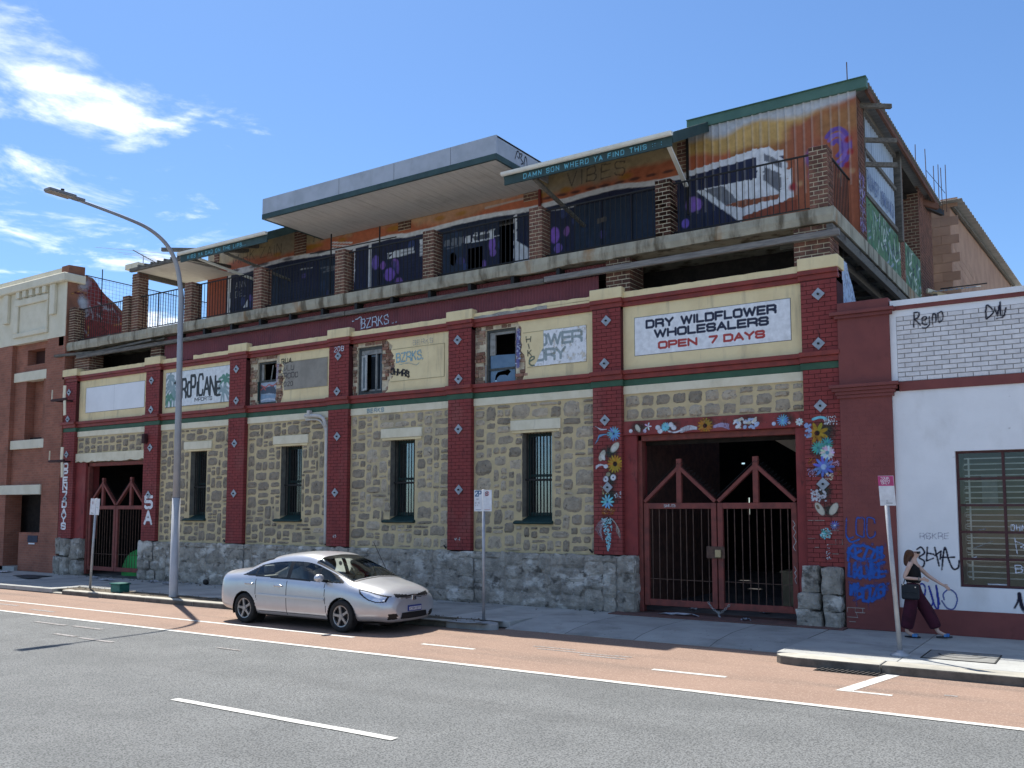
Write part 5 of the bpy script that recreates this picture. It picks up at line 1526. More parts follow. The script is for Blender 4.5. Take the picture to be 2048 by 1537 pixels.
c.text('FLAVER', -20.35-XA, 10.44-ZA, .30, .75, .10, .03, DG, jit=.07, slant=.1, op=.8)
c.text('MIRK ZAIN', -24.1-XA, 10.30-ZA, .32, .7, .10, .03, (.09,.07,.05), jit=.07, op=.7)
c.text('VIBES.', -11.3-XA, 10.36-ZA, .34, .8, .14, .03, DG, jit=.06, op=.75)
c.text('ANN', -23.95-XA, 9.45-ZA, .2, .6, .08, .02, (.4,.42,.45), jit=.06, op=.6); c.text('DEL', -23.95-XA, 9.15-ZA, .2, .6, .08, .02, (.4,.42,.45), jit=.06, op=.6)
# doors and shutters under the navy paint
for (x0,x1) in ((-11.1,-10.35),(-10.3,-9.55),(-9.5,-8.7),(-22.7,-21.9),(-20.1,-19.3),(-15.5,-14.6)):
    pq([(x0,8.0),(x1,8.0),(x1,9.78),(x0,9.78)], (.024,.042,.075), .01, .8); c.stroke(Q([(x0,8.0),(x0,9.8)]), .03, (.008,.009,.02)); c.stroke(Q([(x0,9.8),(x1,9.8)]), .03, (.008,.009,.02))
pq([(-10.45,9.36),(-10.2,9.38),(-10.2,9.26),(-10.45,9.24)], (.12,.10,.09), .02)
rb = random.Random(44)
for j in range(16):
    for i in range(5):
        x = -21.75+i*.24+(.12 if j % 2 else 0); z = 8.25+j*.09
        c.stroke(Q([(x,z),(x+.2,z)]), .05, (.030,.036,.075), op=.6); x += 4.95; c.stroke(Q([(x,z),(x+.2,z)]), .05, (.030,.036,.075), op=.5)
# openings
for (x0,x1,z0,z1) in ((-14.45,-13.92,7.9,9.26),(-13.41,-12.95,7.9,9.86)):
    c.a[(X > x0) & (X < x1) & (Z > z0) & (Z < z1)] = 0
hole = ((X+14.95)/.13)**2+((Z-9.05)/.2)**2 < 1+(N1-.5)*2; c.a[hole] = 0
c.a[(X < -8.05) & (Z > 10.92)] = 0
# relief: ribbed steel on the wing, boards and doors elsewhere
rib = np.where((np.mod(X+4.22, .19) < .045) & (X > -8.05), .035, 0.0)
brd = np.where((X < -8.05) & (Z < 9.95) & (np.mod(X+.2, .62) < .03), -.03, 0.0)
bw_ = (vnoise(X*4, Z*4, 77, 3)-.5)*.02*(X < -8.05)
c.put(((rib > 0)*.20).astype(float)*(Z > 9.0), (.62,.58,.52))
c.a[hole] = 0
MWALL = c.build('painted_wall', paint_mat('mural_paint', alpha=False, rough=.65, bump=.15), W, (XA,YM,ZA), disp=rib+brd+bw_, cut=.5)
# brick piers that show through the paint
for (x0,x1,z0,z1) in ((-16.92,-16.45,10.16,10.85),(-21.19,-20.67,10.1,10.9),(-12.62,-12.14,10.2,10.85),(-25.05,-24.82,10.1,10.75),(-8.3,-8.05,10.05,10.8)):
    brick_pier(x0,x1,YM-.03,YM+.2,z0,z1,'wall_pier',int(-x0*10),parent=W)
MB().box(-25.40,-25.36,2.06,6,7.95,10.8).build('upper_end_wall', M_dark, W)
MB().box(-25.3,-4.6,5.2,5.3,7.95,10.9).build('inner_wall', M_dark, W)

# ------------------------------------------------------------------ roofs, awnings and canopy
M_fgreen = pmat('green_fascia', (0.045,0.085,0.085), (0.032,0.062,0.064), scale=3, rough=.6, bump=.15, stain=((.09,.11,.11),(4,4,2),.6,.75,.6))
M_flash = pmat('green_flashing', (0.085,0.175,0.14), (0.065,0.14,0.115), scale=2, rough=.5, bump=.1)
M_gutter = pmat('cream_gutter', (0.80,0.80,0.74), (0.70,0.70,0.64), scale=4, rough=.5, bump=.1)
M_soffit = pmat('soffit_boards', (0.74,0.72,0.68), (0.64,0.62,0.585), scale=2, rough=.85, bump=.3, stretch=(14,1,14), stain=((.42,.40,.36),(1,1,1),.55,.78,.5))
M_zinc = pmat('galvanised_sheet', (0.46,0.48,0.52), (0.37,0.39,0.42), scale=1.6, rough=.5, metal=.35, bump=.08, stain=((.22,.21,.19),(2,2,.7),.58,.8,.6))
M_roof = pmat('roof_sheet', (0.36,0.37,0.36), (0.28,0.28,0.27), scale=1, rough=.55, metal=.3, bump=.05)
def awning(x0, x1, name, txt, size, x_txt):
    A_ = MB()
    # roof plane sloping up to the wall, with ribs
    n = int((x1-x0)/.19*4); P = [[], []]
    for i in range(n+1):
        x = x0+(x1-x0)*i/n; d = .018 if i % 4 == 0 else 0
        P[0].append((x,-.06,10.10+d)); P[1].append((x,2.06,11.08+d))
    A_.grid(P); o = A_.build(name, M_roof, W)
    MB().beam((x0,-.05,9.955),(x1,-.05,9.955),.04,.22).build('fascia', M_fgreen, o)
    # half round gutter in front
    g = MB(); P = []
    for t in np.linspace(pi*.95, 2.05*pi, 9): P.append([(x, -.13+.065*cos(t), 10.115+.075*sin(t)) for x in (x0-.03, x1+.03)])
    P = P+[[(x,-.06,10.14) for x in (x0-.03,x1+.03)]]
    g.grid(P); g.build('gutter', M_gutter, o, smooth=True)
    for x in (x0-.03, x1+.03): MB().prism([(-.195,10.12),(-.17,10.06),(-.13,10.04),(-.08,10.06),(-.06,10.14)], x-.004, x+.004, 'yz').build('gutter_end', M_gutter, o)
    for x in np.linspace(x0+.3, x1-.3, 5): MB().beam((x,.02,10.03),(x,1.98,10.95),.05,.10).build('rafter', M_timber, o)
    c_ = Canvas(x1-x0, .22, .012)
    c_.text(txt, x_txt, .05, size, .72, .055, .024, (.16,.46,.58), jit=.05)
    c_.build('painted_words', M_decal, o, (x0,-.0745,9.85), kind='stuff')
    # raked verge boards at both ends
    for x in (x0, x1): MB().beam((x,-.06,10.02),(x,2.04,11.02),.04,.22).build('verge_board', M_fgreen, o)
    return o
awning(-11.80,-7.52,'awning','DAMN SON WHERD YA FIND THIS :: :',.105,.55)
awning(-23.98,-20.05,'awning','KISS YA DAD ON THE LIPS...',.10,.35)
# raking struts
for (a, b_, m) in (((-11.0,.0,9.86),(-10.75,1.95,9.2),M_timber),((-7.62,-.05,9.92),(-7.9,1.6,9.55),M_gutter),((-23.2,.0,9.86),(-22.2,1.9,9.3),M_gutter),((-22.0,.0,9.86),(-21.2,1.9,9.3),M_timber)):
    MB().beam(a, b_, .09, .06).build('strut', m, W)
MB().tube([(-12.1,2.0,10.5),(-12.1,2.0,9.1)],.04,8).build('roof_drain', M_redtrim, W)
MB().beam((-8.02,1.98,10.9),(-8.02,1.98,9.0),.05,.05).build('corner_post', M_black, W)
# skeleton roof at the left end: bare soffit and beams
MB().box(-26.45,-24.0,.05,2.05,9.93,9.95).build('soffit', M_soffit, W)
MB().beam((-26.4,.1,9.86),(-26.4,2.3,9.86),.10,.18).build('roof_beam', M_timber, W); MB().beam((-26.7,.02,10.0),(-23.9,.02,10.0),.09,.11).build('roof_beam', M_timber, W)
for i in range(7): MB().beam((-26.2+i*.34,-.05,10.05),(-26.2+i*.34,2.0,10.2),.06,.10).build('rafter', M_timber, W)
MB().box(-26.95,-26.25,-.02,.35,10.05,10.22).build('roof_board', M_creamlt, W)
MB().beam((-25.9,.6,10.72),(-23.0,2.3,10.62),.10,.12).build('roof_beam', M_timber, W); MB().beam((-23.5,1.2,10.62),(-22.7,2.3,10.7),.08,.10).build('roof_beam', M_timber, W)
# flat metal canopy in the middle
CN = empty
b = MB(); y0, y1 = -.35, 2.02; x0, x1 = -19.94, -11.84
b.box(x0,x1,y0,y0+.04,10.545,11.0); b.box(x0,x0+.04,y0+.04,y1,10.545,11.0); b.box(x1-.04,x1,y0+.04,y1,10.545,11.0); b.box(x0,x1,y0+.04,y1,10.95,10.99)
can = b.build('canopy', M_zinc, W)
b = MB(); b.box(x0-.005,x1+.005,y0-.01,y0+.05,10.405,10.548); b.box(x0-.005,x0+.05,y0+.05,y1,10.405,10.548); b.box(x1-.05,x1+.006,y0+.05,y1-.9,10.405,10.548); b.build('fascia', M_fgreen, can)
for i in range(31):
    xa = x0+.05+(x1-x0-.1)*i/31; xb = x0+.05+(x1-x0-.1)*(i+1)/31
    MB().box(xa+.006,xb-.004,y0+.05,y1,10.415+random.uniform(0,.006),10.44).build('soffit_board', M_soffit, can)
for x in (-16.95,-15.02,-13.2): MB().box(x,x+.008,y0-.004,y0,10.55,10.995).build('seam', pmat('seam_dark',(.14,.15,.17)), can)
c = Canvas(.9,.4,.014); c.curve([(.1,.1),(.2,.32),(.3,.3),(.28,.18),(.2,.2)],.028,BK); c.curve([(.32,.3),(.42,.32),(.36,.2),(.46,.12),(.38,.06)],.028,BK); c.curve([(.5,.08),(.56,.3),(.62,.26),(.66,.05),(.74,.12)],.028,BK)
c.build('graffiti', M_decal, can, (-11.836,.35,10.57), u=(0,1,0), v=(0,0,1))
# wing flashing and main roof
b = MB(); b.box(-8.02,-4.0,1.98,2.12,11.03,11.25); b.box(-8.02,-4.0,1.94,2.2,11.25,11.262); b.build('roof_flashing', M_flash, W)
n = 240; P = [[], []]
for i in range(n+1):
    y = 2.12+9.7*i/n; d = .022*sin(i*1.3)
    P[0].append((-8.6,y,11.12+d)); P[1].append((-3.98,y,11.16+.012*(y-2)+d))
wr = MB().grid(P).build('roof_sheet', M_roof, W, smooth=True)
MB().beam((-4.05,2.2,11.06),(-4.05,11.4,11.14),.06,.12).build('verge_board', pmat('brown_timber',(.16,.075,.05),(.11,.055,.04),scale=3,rough=.9), W)
b = MB(); plate(b, -25.4,-8.0,2.06,14.4,10.93,10.97, [(x-5.54-w/2-.05, x-5.54+w/2+.05, y+3.18-d/2-.03, y+3.18+d/2+.03) for x, y, w, d in LEAKS[1:]]); b.build('roof_sheet', M_roof, W)
MB().box(-8.6,-4.3,2.2,11.8,11.06,11.09).build('roof_lining', M_dark, W)
# ------------------------------------------------------------------ right flank of the upper floor (plane x = -4.29)
SX = -4.29
def flank_pier(y0, y1, z0, z1, seed, wdt=.4):
    return brick_pier(SX-wdt, SX, y0, y1, z0, z1, 'flank_pier', seed)
flank_pier(2.12,2.95,7.95,11.05,60); flank_pier(6.75,7.32,7.95,11.1,61); flank_pier(9.6,11.75,7.95,11.5,62)
# ribbed translucent sheets in a timber frame
M_clear = pmat('clouded_sheet', (0.40,0.47,0.55), (0.32,0.38,0.46), scale=2, rough=.4, bump=.05, stain=((.2,.25,.32),(1,5,1),.55,.7,.5))
for z0, z1 in ((9.12,10.05),(10.13,10.98)):
    n = 60; P = [[], []]
    for i in range(n+1):
        y = 3.08+3.3*i/n; d = .02*(1 if i % 4 < 2 else 0)
        for k, z in enumerate((z0, z1)): P[k].append((SX-.06+d, y, z+(y-3)*.03))
    MB().grid(P).build('clear_sheet', M_clear, W)
b = MB()
b.beam((SX-.03,2.98,9.08),(SX-.03,6.45,9.14),.10,.10); b.beam((SX-.03,2.98,10.08),(SX-.03,6.45,10.20),.08,.09); b.beam((SX-.03,2.98,10.98),(SX-.03,6.45,11.08),.10,.10)
b.beam((SX-.03,3.02,9.1),(SX-.03,3.02,11.0),.08,.08); b.build('window_frame', M_timber, W)
timber('post', (SX+.02,6.62,8.9),(SX+.02,6.62,11.2),.16,.20)
for z, y in ((9.75,2.98),(10.33,3.05),(10.95,2.6)): timber('outrigger', (SX-.1,y,z),(SX+.55,y+.55,z+.02),.08,.10)
c = Canvas(3.2,.7,.02); r = random.Random(6)
for q in range(26): c.text(r.choice('ABEKLMNRSTUV'), .1+q*.118, .12+r.uniform(-.04,.04), .34, .25, 0, .022, (.05,.09,.28), jit=.1, op=.8)
c.build('graffiti', M_decal, W, (SX-.028,3.1,9.25), u=(0,1,0), v=(0,0,1))
# painted spandrels
def spandrel(y0, y1, z0, z1, seed):
    b_ = MB().box(SX-.2,SX-.012,y0,y1,z0,z1).build('spandrel_wall', M_red, W)
    c_ = Canvas(y1-y0, z1-z0, .02); c_.fill((.10,.20,.10)); r_ = random.Random(seed)
    n1 = vnoise(c_.X*3, c_.Z*3, seed); c_.put(np.clip((n1-.45)*5,0,1), (.04,.12,.07)); c_.put(np.clip((n1-.58)*6,0,1), (.25,.36,.24))
    L_ = y1-y0
    for q in range(int(L_*34)):
        x, z = r_.uniform(0,L_), r_.uniform(0,z1-z0); t = r_.choice([1.2,1.5,1.8,.4,2.7]); l_ = r_.uniform(.1,.4)
        c_.stroke([(x,z),(x+cos(t)*l_,z+sin(t)*l_)], r_.uniform(.025,.07), r_.choice([(.06,.20,.10),(.62,.68,.64),(.02,.03,.03),(.03,.04,.05),(.14,.30,.13),(.26,.34,.42),(.55,.6,.55)]), op=.9)
    c_.build('graffiti', paint_mat('wall_spray', alpha=False), b_, (SX-.009,y0,z0), u=(0,1,0), v=(0,0,1), cut=None)
spandrel(2.95,6.75,7.96,9.02,5); spandrel(7.32,10.9,7.96,9.1,8)
c = Canvas(.7,2.6,.02); c.spray(.05,.1,.65,1.4,120,(.28,.2,.42),.05,4,op=.5); c.spray(.05,.1,.65,1.2,60,(.5,.55,.6),.03,5,op=.5); c.build('graffiti', M_decal, W, (SX+.012,2.15,8.0), u=(0,1,0), v=(0,0,1))
# back of the open bay: green painted inner wall with a broken opening
MB().box(-7.4,-4.9,9.9,10.0,7.96,11.0).build('inner_wall', pmat('inner_green',(.07,.14,.05),(.045,.09,.04),scale=1.5,rough=.9,stain=((.02,.02,.02),(1.4,1.4,1.4),.55,.65,.9)), W)
timber('roof_beam', (-6.2,7.0,11.15),(-4.0,11.0,11.0),.1,.18, mat=MATS['brown_timber']); timber('ring_beam', (-5.3,7.3,10.95),(-4.0,11.9,11.05),.12,.16, mat=M_black)
# starter bars sticking up from the columns
for (x, y, z, h) in ((-4.45,2.3,11.2,.62),(-4.35,9.7,11.5,1.0),(-4.5,9.9,11.5,.5),(-4.2,10.6,11.5,1.15),(-4.15,11.6,11.5,.95),(-4.05,11.7,11.5,1.0),(-3.95,11.6,11.5,.85),(-3.85,11.7,11.5,.95)):
    MB().tube([(x,y,z-.5),(x+random.uniform(-.02,.02),y,z+h)],.012,5).build('starter_bar', M_rust, W)
MB().tube(catmull([(-4.2,10.6,12.0),(-4.0,11.2,11.75),(-3.9,11.9,11.65)],5),.008,5).build('cable', M_black, W)
# ------------------------------------------------------------------ rear block wing
RB = empty('rear_wing', (-5.5,20,0), 'pinkish blockwork wing with corrugated roof behind the warehouse', 'building')
M_block = pmat('pink_block', (0.42,0.27,0.19), (0.34,0.21,0.15), scale=1.2, rough=.9, bump=.3, bscale=20, rand=.1, stain=((.30,.2,.15),(2,2,2),.55,.75,.5))
def zr(y): return 11.55+(y-13)*.085
b = MB(); b.prism([(13.0,0),(34,0),(34,zr(34)),(13.0,zr(13.0))], -8.5,-3.94,'yz'); wl = b.build('wall', M_block, RB)
r = random.Random(4)
MBk = MB().box(-.5,.5,-.5,.5,-.5,.5).mesh('block', M_block)
nblk = 0
for j in range(17):
    z = 6.9+j*.29
    y = 13.0-(j % 2)*.29
    while y < 26 and nblk < 290:
        y2 = y+.58
        if zr(max(y,13)) > z+.3 and max(y,13.0) < y2-.05:
            a = max(y,13.0); place_piece('block', MBk, -3.945, (a+y2)/2, z+.145, .024, y2-a-.012, .278, RB); nblk += 1
        y = y2
for j in range(18):
    z = 6.6+j*.29
    for x0_ in (-4.95,-4.45):
        a = x0_+(.25 if j % 2 else 0); place_piece('block', MBk, a+.25, 12.995, z+.145, .488, .024, .278, RB)
n = 200; P = [[], []]
for i in range(n+1):
    y = 12.6+22*i/n; d = .03*sin(i*1.25)
    P[0].append((-8.6,y,zr(y)+.15+d)); P[1].append((-3.55,y,zr(y)+.12+d))
MB().grid(P).build('roof_sheet', M_roof, RB, smooth=True)
MB().beam((-3.85,13.0,zr(13)+.02),(-3.85,34,zr(34)+.02),.08,.1).build('eaves_beam', M_timber, RB)
# small lean-to roof and timbers low on the flank
P = [[], []]
for i in range(41):
    x = -4.2+1.05*i/40; d = .02*sin(i*1.25); P[0].append((x,9.9,8.25+d)); P[1].append((x+.2,11.6,8.62+d))
lt = empty('lean_to', (-3.7,10.6,6), 'small corrugated lean-to roof against the pink block wing', 'shed')
MB().grid(P).build('roof_sheet', M_roof, lt, smooth=True)
MB().beam((-4.0,10,6.0),(-4.0,10,8.2),.1,.1).build('post', M_timber, lt); MB().beam((-4.2,9.9,8.3),(-3.1,11.4,8.0),.08,.12).build('beam', M_creamlt, lt); MB().beam((-4.0,11.0,8.55),(-2.9,11.9,8.75),.05,.03).build('loose_sheet', M_black, lt)

# ------------------------------------------------------------------ left terrace end wall, mesh fence, antenna
EW = empty('end_parapet', (-30.4,2,7.9), 'curved red graffiti parapet wall closing the terrace', 'wall')
prof = [(0.0,7.9),(7,7.9),(7,8.95),(3.0,9.0),(2.2,9.4),(1.8,9.7),(1.45,9.92),(1.2,10.12),(1.05,10.33),(.9,10.46),(.6,10.50),(.6,10.78),(.0,10.74)]
M_cbrick = pmat('orange_brick', (0.27,0.125,0.078), (0.20,0.09,0.06), scale=3, rough=.9, bump=.6, bscale=30)
MB().prism(prof, -30.75,-30.30,'yz').build('wall', M_cbrick, EW)
MB().box(-30.80,-30.25,2.9,7,8.93,9.05).build('coping', M_gutter, EW)
c = Canvas(7,2.9,.03); r = random.Random(9)
c.poly([(.65,0),(6.5,0),(6.5,1.0),(2.9,1.05),(2.1,1.4),(1.4,1.95),(1.0,2.4),(.7,2.45)], (.20,.035,.035), wob=.1)
for q in range(130):
    x, z = r.uniform(.5,5.5), r.uniform(0,2.2); t = r.uniform(0,6.3); l_ = r.uniform(.15,.5)
    c.curve([(x,z),(x+cos(t)*l_*.5+.05,z+sin(t)*l_*.5),(x+cos(t)*l_,z+sin(t)*l_)], .05, r.choice([(.36,.38,.44),(.28,.05,.05),(.36,.38,.44),(.40,.20,.06),(.12,.02,.03)]), op=.85)
for q in range(12): c.disc(.55+r.uniform(-.1,.2), r.uniform(1.2,2.4), .16,.2,(.45,.50,.58), soft=.8, op=.5)
m_ = Canvas(7,2.9,.03); m_.poly([(a, z-7.9) for a, z in prof], (1,1,1)); c.a = np.minimum(c.a, m_.a)
c.build('graffiti', M_decal, EW, (-30.295,0,7.9), u=(0,1,0), v=(0,0,1))
FN = empty('mesh_fence', (-30.3,4,9), 'thin wire mesh fence standing on the curved terrace parapet', 'fence')
M_galv = pmat('galv_wire', (0.30,0.33,0.36), rough=.5, metal=.4, bump=0)
b = MB(); b.tube([(-30.28,.62,10.50),(-30.28,9.0,10.50)],.018,6); b.build('top_rail', M_black, FN)
for y in (1.25,3.6,6.0): MB().tube([(-30.28,y,8.9),(-30.28,y,10.85 if y < 2 else 10.5)],.02,6).build('post', M_black, FN)
b = MB()
for i in range(60): b.beam((-30.28,.7+i*.14,8.9),(-30.28,.7+i*.14,10.5),.006,.006)
for i in range(12): b.beam((-30.28,.7,8.95+i*.135),(-30.28,9,8.95+i*.135),.006,.006)
o = b.build('mesh', M_galv, FN, kind='stuff')
b = MB()
for y in (2.9,3.05): b.tube([(-27.9,y,7.95),(-27.9,y,10.5)],.02,6)
b.build('post', M_black, FN)
AN = empty('tv_antenna', (-34.92,6,9.5), 'thin television antenna on a mast above the roof', 'antenna')
MB().tube([(-34.92,6,9.5),(-34.92,6,13.2)],.02,6).build('mast', M_galv, AN)
MB().tube([(-35.69,6,13.59),(-34.04,6,12.78)],.022,6).build('boom', M_black, AN)
for q, (t, l_) in enumerate(((.05,1.7),(.35,1.0),(.5,.9),(.62,.35),(.7,.35),(.78,.3),(.86,.3),(.94,.3))):
    x = -35.69+1.65*t; z = 13.59-.81*t
    MB().tube([(x-l_*.55,6-l_*.75,z+.0),(x+l_*.55,6+l_*.75,z)],.008,5).build('element', M_galv, AN)
# ------------------------------------------------------------------ white painted building on the right
WB = empty('white_building', (-1,0,0), 'low white painted brick building with red pier and barred window', 'building')
M_wwhite = pmat('white_wall_paint', (0.80,0.815,0.84), (0.74,0.755,0.78), scale=1.3, rough=.7, bump=.2, bscale=25, bdist=.008,
                stain=((.58,.58,.58),(1.3,1.3,.7),.52,.75,.6), spots=((.3,.29,.28),(5,5,5),.68,.76,.7))
M_wbrick = pmat('white_brick_paint', (0.74,0.73,0.74), (0.64,0.63,0.64), scale=6, rough=.75, bump=.3, bscale=40, rand=.06, stain=((.38,.36,.35),(5,5,5),.62,.8,.6))
M_wjoint = pmat('white_joint', (0.42,0.40,0.39), rough=.9)
M_pier = pmat('pier_paint', (0.21,0.064,0.058), (0.18,0.055,0.052), scale=2.5, rough=.7, bump=.3, bscale=50, bdist=.006, spots=((.10,.035,.032),(6,6,3),.6,.78,.5))
# pier
pr = MB().box(-4.245,-3.33,-.06,.6,0,6.03).build('pier', M_pier, WB, bevel=.01)
items = brick_wall(-4.245,-3.33,-.06,0.0,4.2,3,nb=4)
join_pieces('bricks', [(ME_redbrick, x, -.06+.0155+random.uniform(-.001,.001), z, w, .036, h) for x,z,w,h in items], pr, M_pier)
def mould(z0, z1, steps, ext):
    n = len(steps); h = (z1-z0)/n
    for k, d in enumerate(steps):
        MB().box(-4.245-min(d,ext)-.02*(d>.08),-3.33+d,-.06-d,.4,z0+k*h+.001,z0+(k+1)*h).build('moulding', M_pier, WB, bevel=.006)
mould(4.22,4.47,(.04,.065,.10,.14),.14); mould(5.72,5.85,(.05,.10),.12)
# wall round the window
wx0, wx1, wz0, wz1 = -2.34, -.12, .83, 3.18
b = MB(); b.box(-3.33,wx0,.0,.35,0,4.3); b.box(wx1,11,.0,.35,0,4.3); b.box(wx0,wx1,.0,.35,0,wz0); b.box(wx0,wx1,.0,.35,wz1,4.3); b.build('wall', M_wwhite, WB)
MB().box(-3.33,11,-.022,.0,0,.43).build('red_base', M_pier, WB); MB().box(-3.20,11,-.03,.35,4.295,4.465).build('red_band', M_pier, WB)
b = MB(); b.box(-3.33,11,.012,.35,4.465,5.78); b.build('upper_wall', M_wjoint, WB)
MB().box(-3.33,-3.22,-.005,.1,4.465,5.78).build('margin', M_wwhite, WB); MB().box(-3.22,11,-.005,.1,5.66,5.78).build('margin', M_wwhite, WB)
MB().box(-3.31,11,-.03,.35,5.78,5.855).build('red_band', M_pier, WB); MB().box(-3.31,11,-.05,.42,5.855,5.955).build('coping', M_wwhite, WB)
MEW = MB().box(-.5,.5,-.5,.5,-.5,.5).mesh('brick', M_wbrick)
nb = 0
for j in range(14):
    z = 4.468+j*.0851
    x = -3.22-(.12 if j % 2 else 0)
    while x < 2.0:
        a = max(x,-3.22); c_ = x+.245
        if c_-a > .04:
            place_piece('brick', MEW, (a+c_)/2, .0055+random.uniform(-.003,.003), z+.0425, c_-a-.014, .028, .069, WB); nb += 1
        x = c_
MB().box(2.0,11,.0,.02,4.468,5.66).build('wall', M_wwhite, WB)
b = MB(); b.box(-3.3,11,.35,.5,0,5.9) if False else None
MB().box(-4.2,11,.4,13,5.60,5.66).build('roof', M_roof, WB)
MB().box(10.8,11,.35,13,0,5.6).build('side_wall', M_wwhite, WB); MB().box(-4.2,11,12.8,13,0,5.6).build('rear_wall', M_wwhite, WB)
# window: red steel sashes, white rod grille, room behind
M_wred = pmat('sash_red', (0.085,0.03,0.032), (0.06,0.024,0.026), scale=8, rough=.55, bump=.2)
win = empty
fr = MB(); fr.box(wx0,wx1,.10,.15,wz0,wz0+.04); fr.box(wx0,wx1,.10,.15,wz1-.04,wz1); fr.box(wx0,wx0+.04,.10,.15,wz0+.04,wz1-.04); fr.box(wx1-.04,wx1,.10,.15,wz0+.04,wz1-.04)
wo = fr.build('window', M_wred, WB)
cols = [wx0+.02, -1.61, -.87, wx1-.02]
for x in cols[1:-1]: MB().box(x-.022,x+.022,.095,.15,wz0+.04,wz1-.04).build('mullion', M_wred, wo)
rows = [wz0+.02+(wz1-wz0-.04)*i/5 for i in range(6)]
for z in rows[1:-1]: MB().box(wx0+.04,wx1-.04,.092,.15,z-.02,z+.02).build('transom', M_wred, wo)
M_wpane = glass_mat('shop_pane', (.86,.87,.85), gloss=.0)
for i in range(3):
    for j in range(5):
        MB().box(cols[i]+.022,cols[i+1]-.022,.122,.126,rows[j]+.02,rows[j+1]-.02).build('pane', M_wpane, wo)
M_rod = pmat('white_rod', (.85,.87,.86), rough=.5, bump=0)
for i in range(22):
    z = wz0+.16+i*.098
    MB().tube([(wx0+.12,.165,z),(wx1-.1,.165,z)],.011,5).build('grille_rod', M_rod, wo)
MB().tube([(wx0+.19,.155,wz0+.12),(wx0+.19,.155,wz1-.12)],.016,6).build('grille_post', M_rod, wo)
for i in range(10):
    z = wz0+.22+i*.205
    MB().tube([(wx0+.20,.165,z+.05),(wx0+.12,.165,z+.04),(wx0+.085,.165,z),(wx0+.12,.165,z-.04),(wx0+.20,.165,z-.05)],.006,5).build('grille_loop', M_rod, wo)
MB().box(wx0-.2,wx1+.3,2.6,2.7,0,3.6).build('room_wall', pmat('room_brown',(.20,.15,.10),(.12,.10,.075),scale=1,rough=.9), WB)
MB().box(wx0,wx1,1.0,1.5,.5,1.15).build('room_counter', pmat('room_cream',(.45,.38,.25),(.35,.3,.2),scale=2,rough=.8), WB)
MB().box(wx0,wx1,1.2,1.3,1.55,2.25).build('room_shelf', pmat('room_tan',(.38,.31,.19),(.28,.23,.145),scale=2,rough=.8), WB)
MB().box(wx0+.3,wx0+.55,.9,.95,2.2,2.8).build('room_poster', M_cloth, WB)
graf(wo,wx0+.0,.1195,wz0,1.55,wz1-wz0, lambda c: (c.text('OHMS',.80,.98,.10,.55,.03,.016,WG,jit=.1), c.curve([(.85,.86),(.88,.58)],.016,WG), c.curve([(.86,.8),(.98,.74),(.93,.7),(1.02,.68)],.016,WG), c.text('BL',.84,.28,.12,.9,.05,.018,WG,jit=.1), c.stroke([(.2,.66),(.52,.79)],.014,(.5,.52,.5),op=.7), c.stroke([(.16,.48),(.26,.52)],.02,WG), c.stroke([(.42,.06),(.7,.06)],.02,WG), c.stroke([(.3,.98),(.42,1.0)],.012,WG,op=.5)), res=.01)
# tags on the white wall
NVY = (.012,.012,.03)
graf(WB,-3.0,-.02,5.36,1.7,.42, lambda c: (c.stroke([(.08,.08),(.09,.34)],.022,NVY), c.curve([(.09,.34),(.17,.33),(.16,.25),(.09,.22)],.022,NVY), c.stroke([(.10,.22),(.19,.1)],.022,NVY),
     c.curve([(.22,.18),(.29,.2),(.28,.25),(.22,.22),(.23,.12),(.30,.10)],.022,NVY), c.stroke([(.34,.24),(.345,.1)],.022,NVY), c.curve([(.345,.1),(.28,.04),(.22,.05)],.022,NVY), c.curve([(.39,.1),(.40,.27),(.45,.25),(.44,.12)],.022,NVY), c.curve([(.48,.27),(.50,.12),(.56,.18),(.55,.3),(.48,.28)],.022,NVY),
     c.curve([(1.24,.1),(1.26,.33),(1.36,.2),(1.25,.09)],.024,NVY), c.stroke([(1.38,.27),(1.42,.12),(1.45,.3)],.024,NVY), c.stroke([(1.47,.36),(1.47,.13),(1.52,.11),(1.55,.25)],.024,NVY), c.stroke([(1.40,.08),(1.5,.09)],.02,NVY)))
graf(WB,-3.06,-.006,.38,.78,1.25, lambda c: (c.curve([(.05,1.08),(.12,1.12),(.17,1.02),(.08,.94),(.16,.88),(.14,.78),(.06,.78)],.024,NVY), c.stroke([(.22,1.12),(.20,.88),(.31,.93)],.024,NVY), c.stroke([(.22,1.02),(.32,1.0)],.024,NVY), c.stroke([(.34,1.12),(.40,.80)],.024,NVY), c.stroke([(.34,.98),(.44,1.06),(.42,.92)],.024,NVY), c.curve([(.44,.74),(.50,1.12),(.56,.9),(.62,.76),(.70,.78),(.72,.9)],.026,NVY), c.stroke([(.44,.95),(.65,.96)],.024,NVY),
     c.curve([(.02,.38),(.1,.48),(.16,.42),(.14,.26),(.10,.3),(.06,.44),(.16,.14),(.24,.10),(.28,.2),(.22,.44),(.30,.12),(.36,.08),(.34,.46),(.38,.14)],.026,(.03,.05,.36)), c.curve([(.46,.22),(.45,.32),(.54,.4),(.64,.34),(.66,.2),(.60,.07),(.50,.08),(.42,.2)],.020,(.08,.13,.42))), res=.010)
graf(WB,-1.58,-.006,.42,.5,.42, lambda c: (c.curve([(.05,.1),(.1,.2),(.12,.3)],.03,NVY,op=.6), c.curve([(.13,.34),(.16,.14),(.22,.05),(.30,.2),(.34,.36)],.055,NVY)), res=.012)
graf(WB,-3.0,-.006,1.62,.55,.16, lambda c: c.text('RSKRE',.05,.03,.10,.7,.03,.012,(.42,.42,.55),jit=.08,op=.5), res=.012)
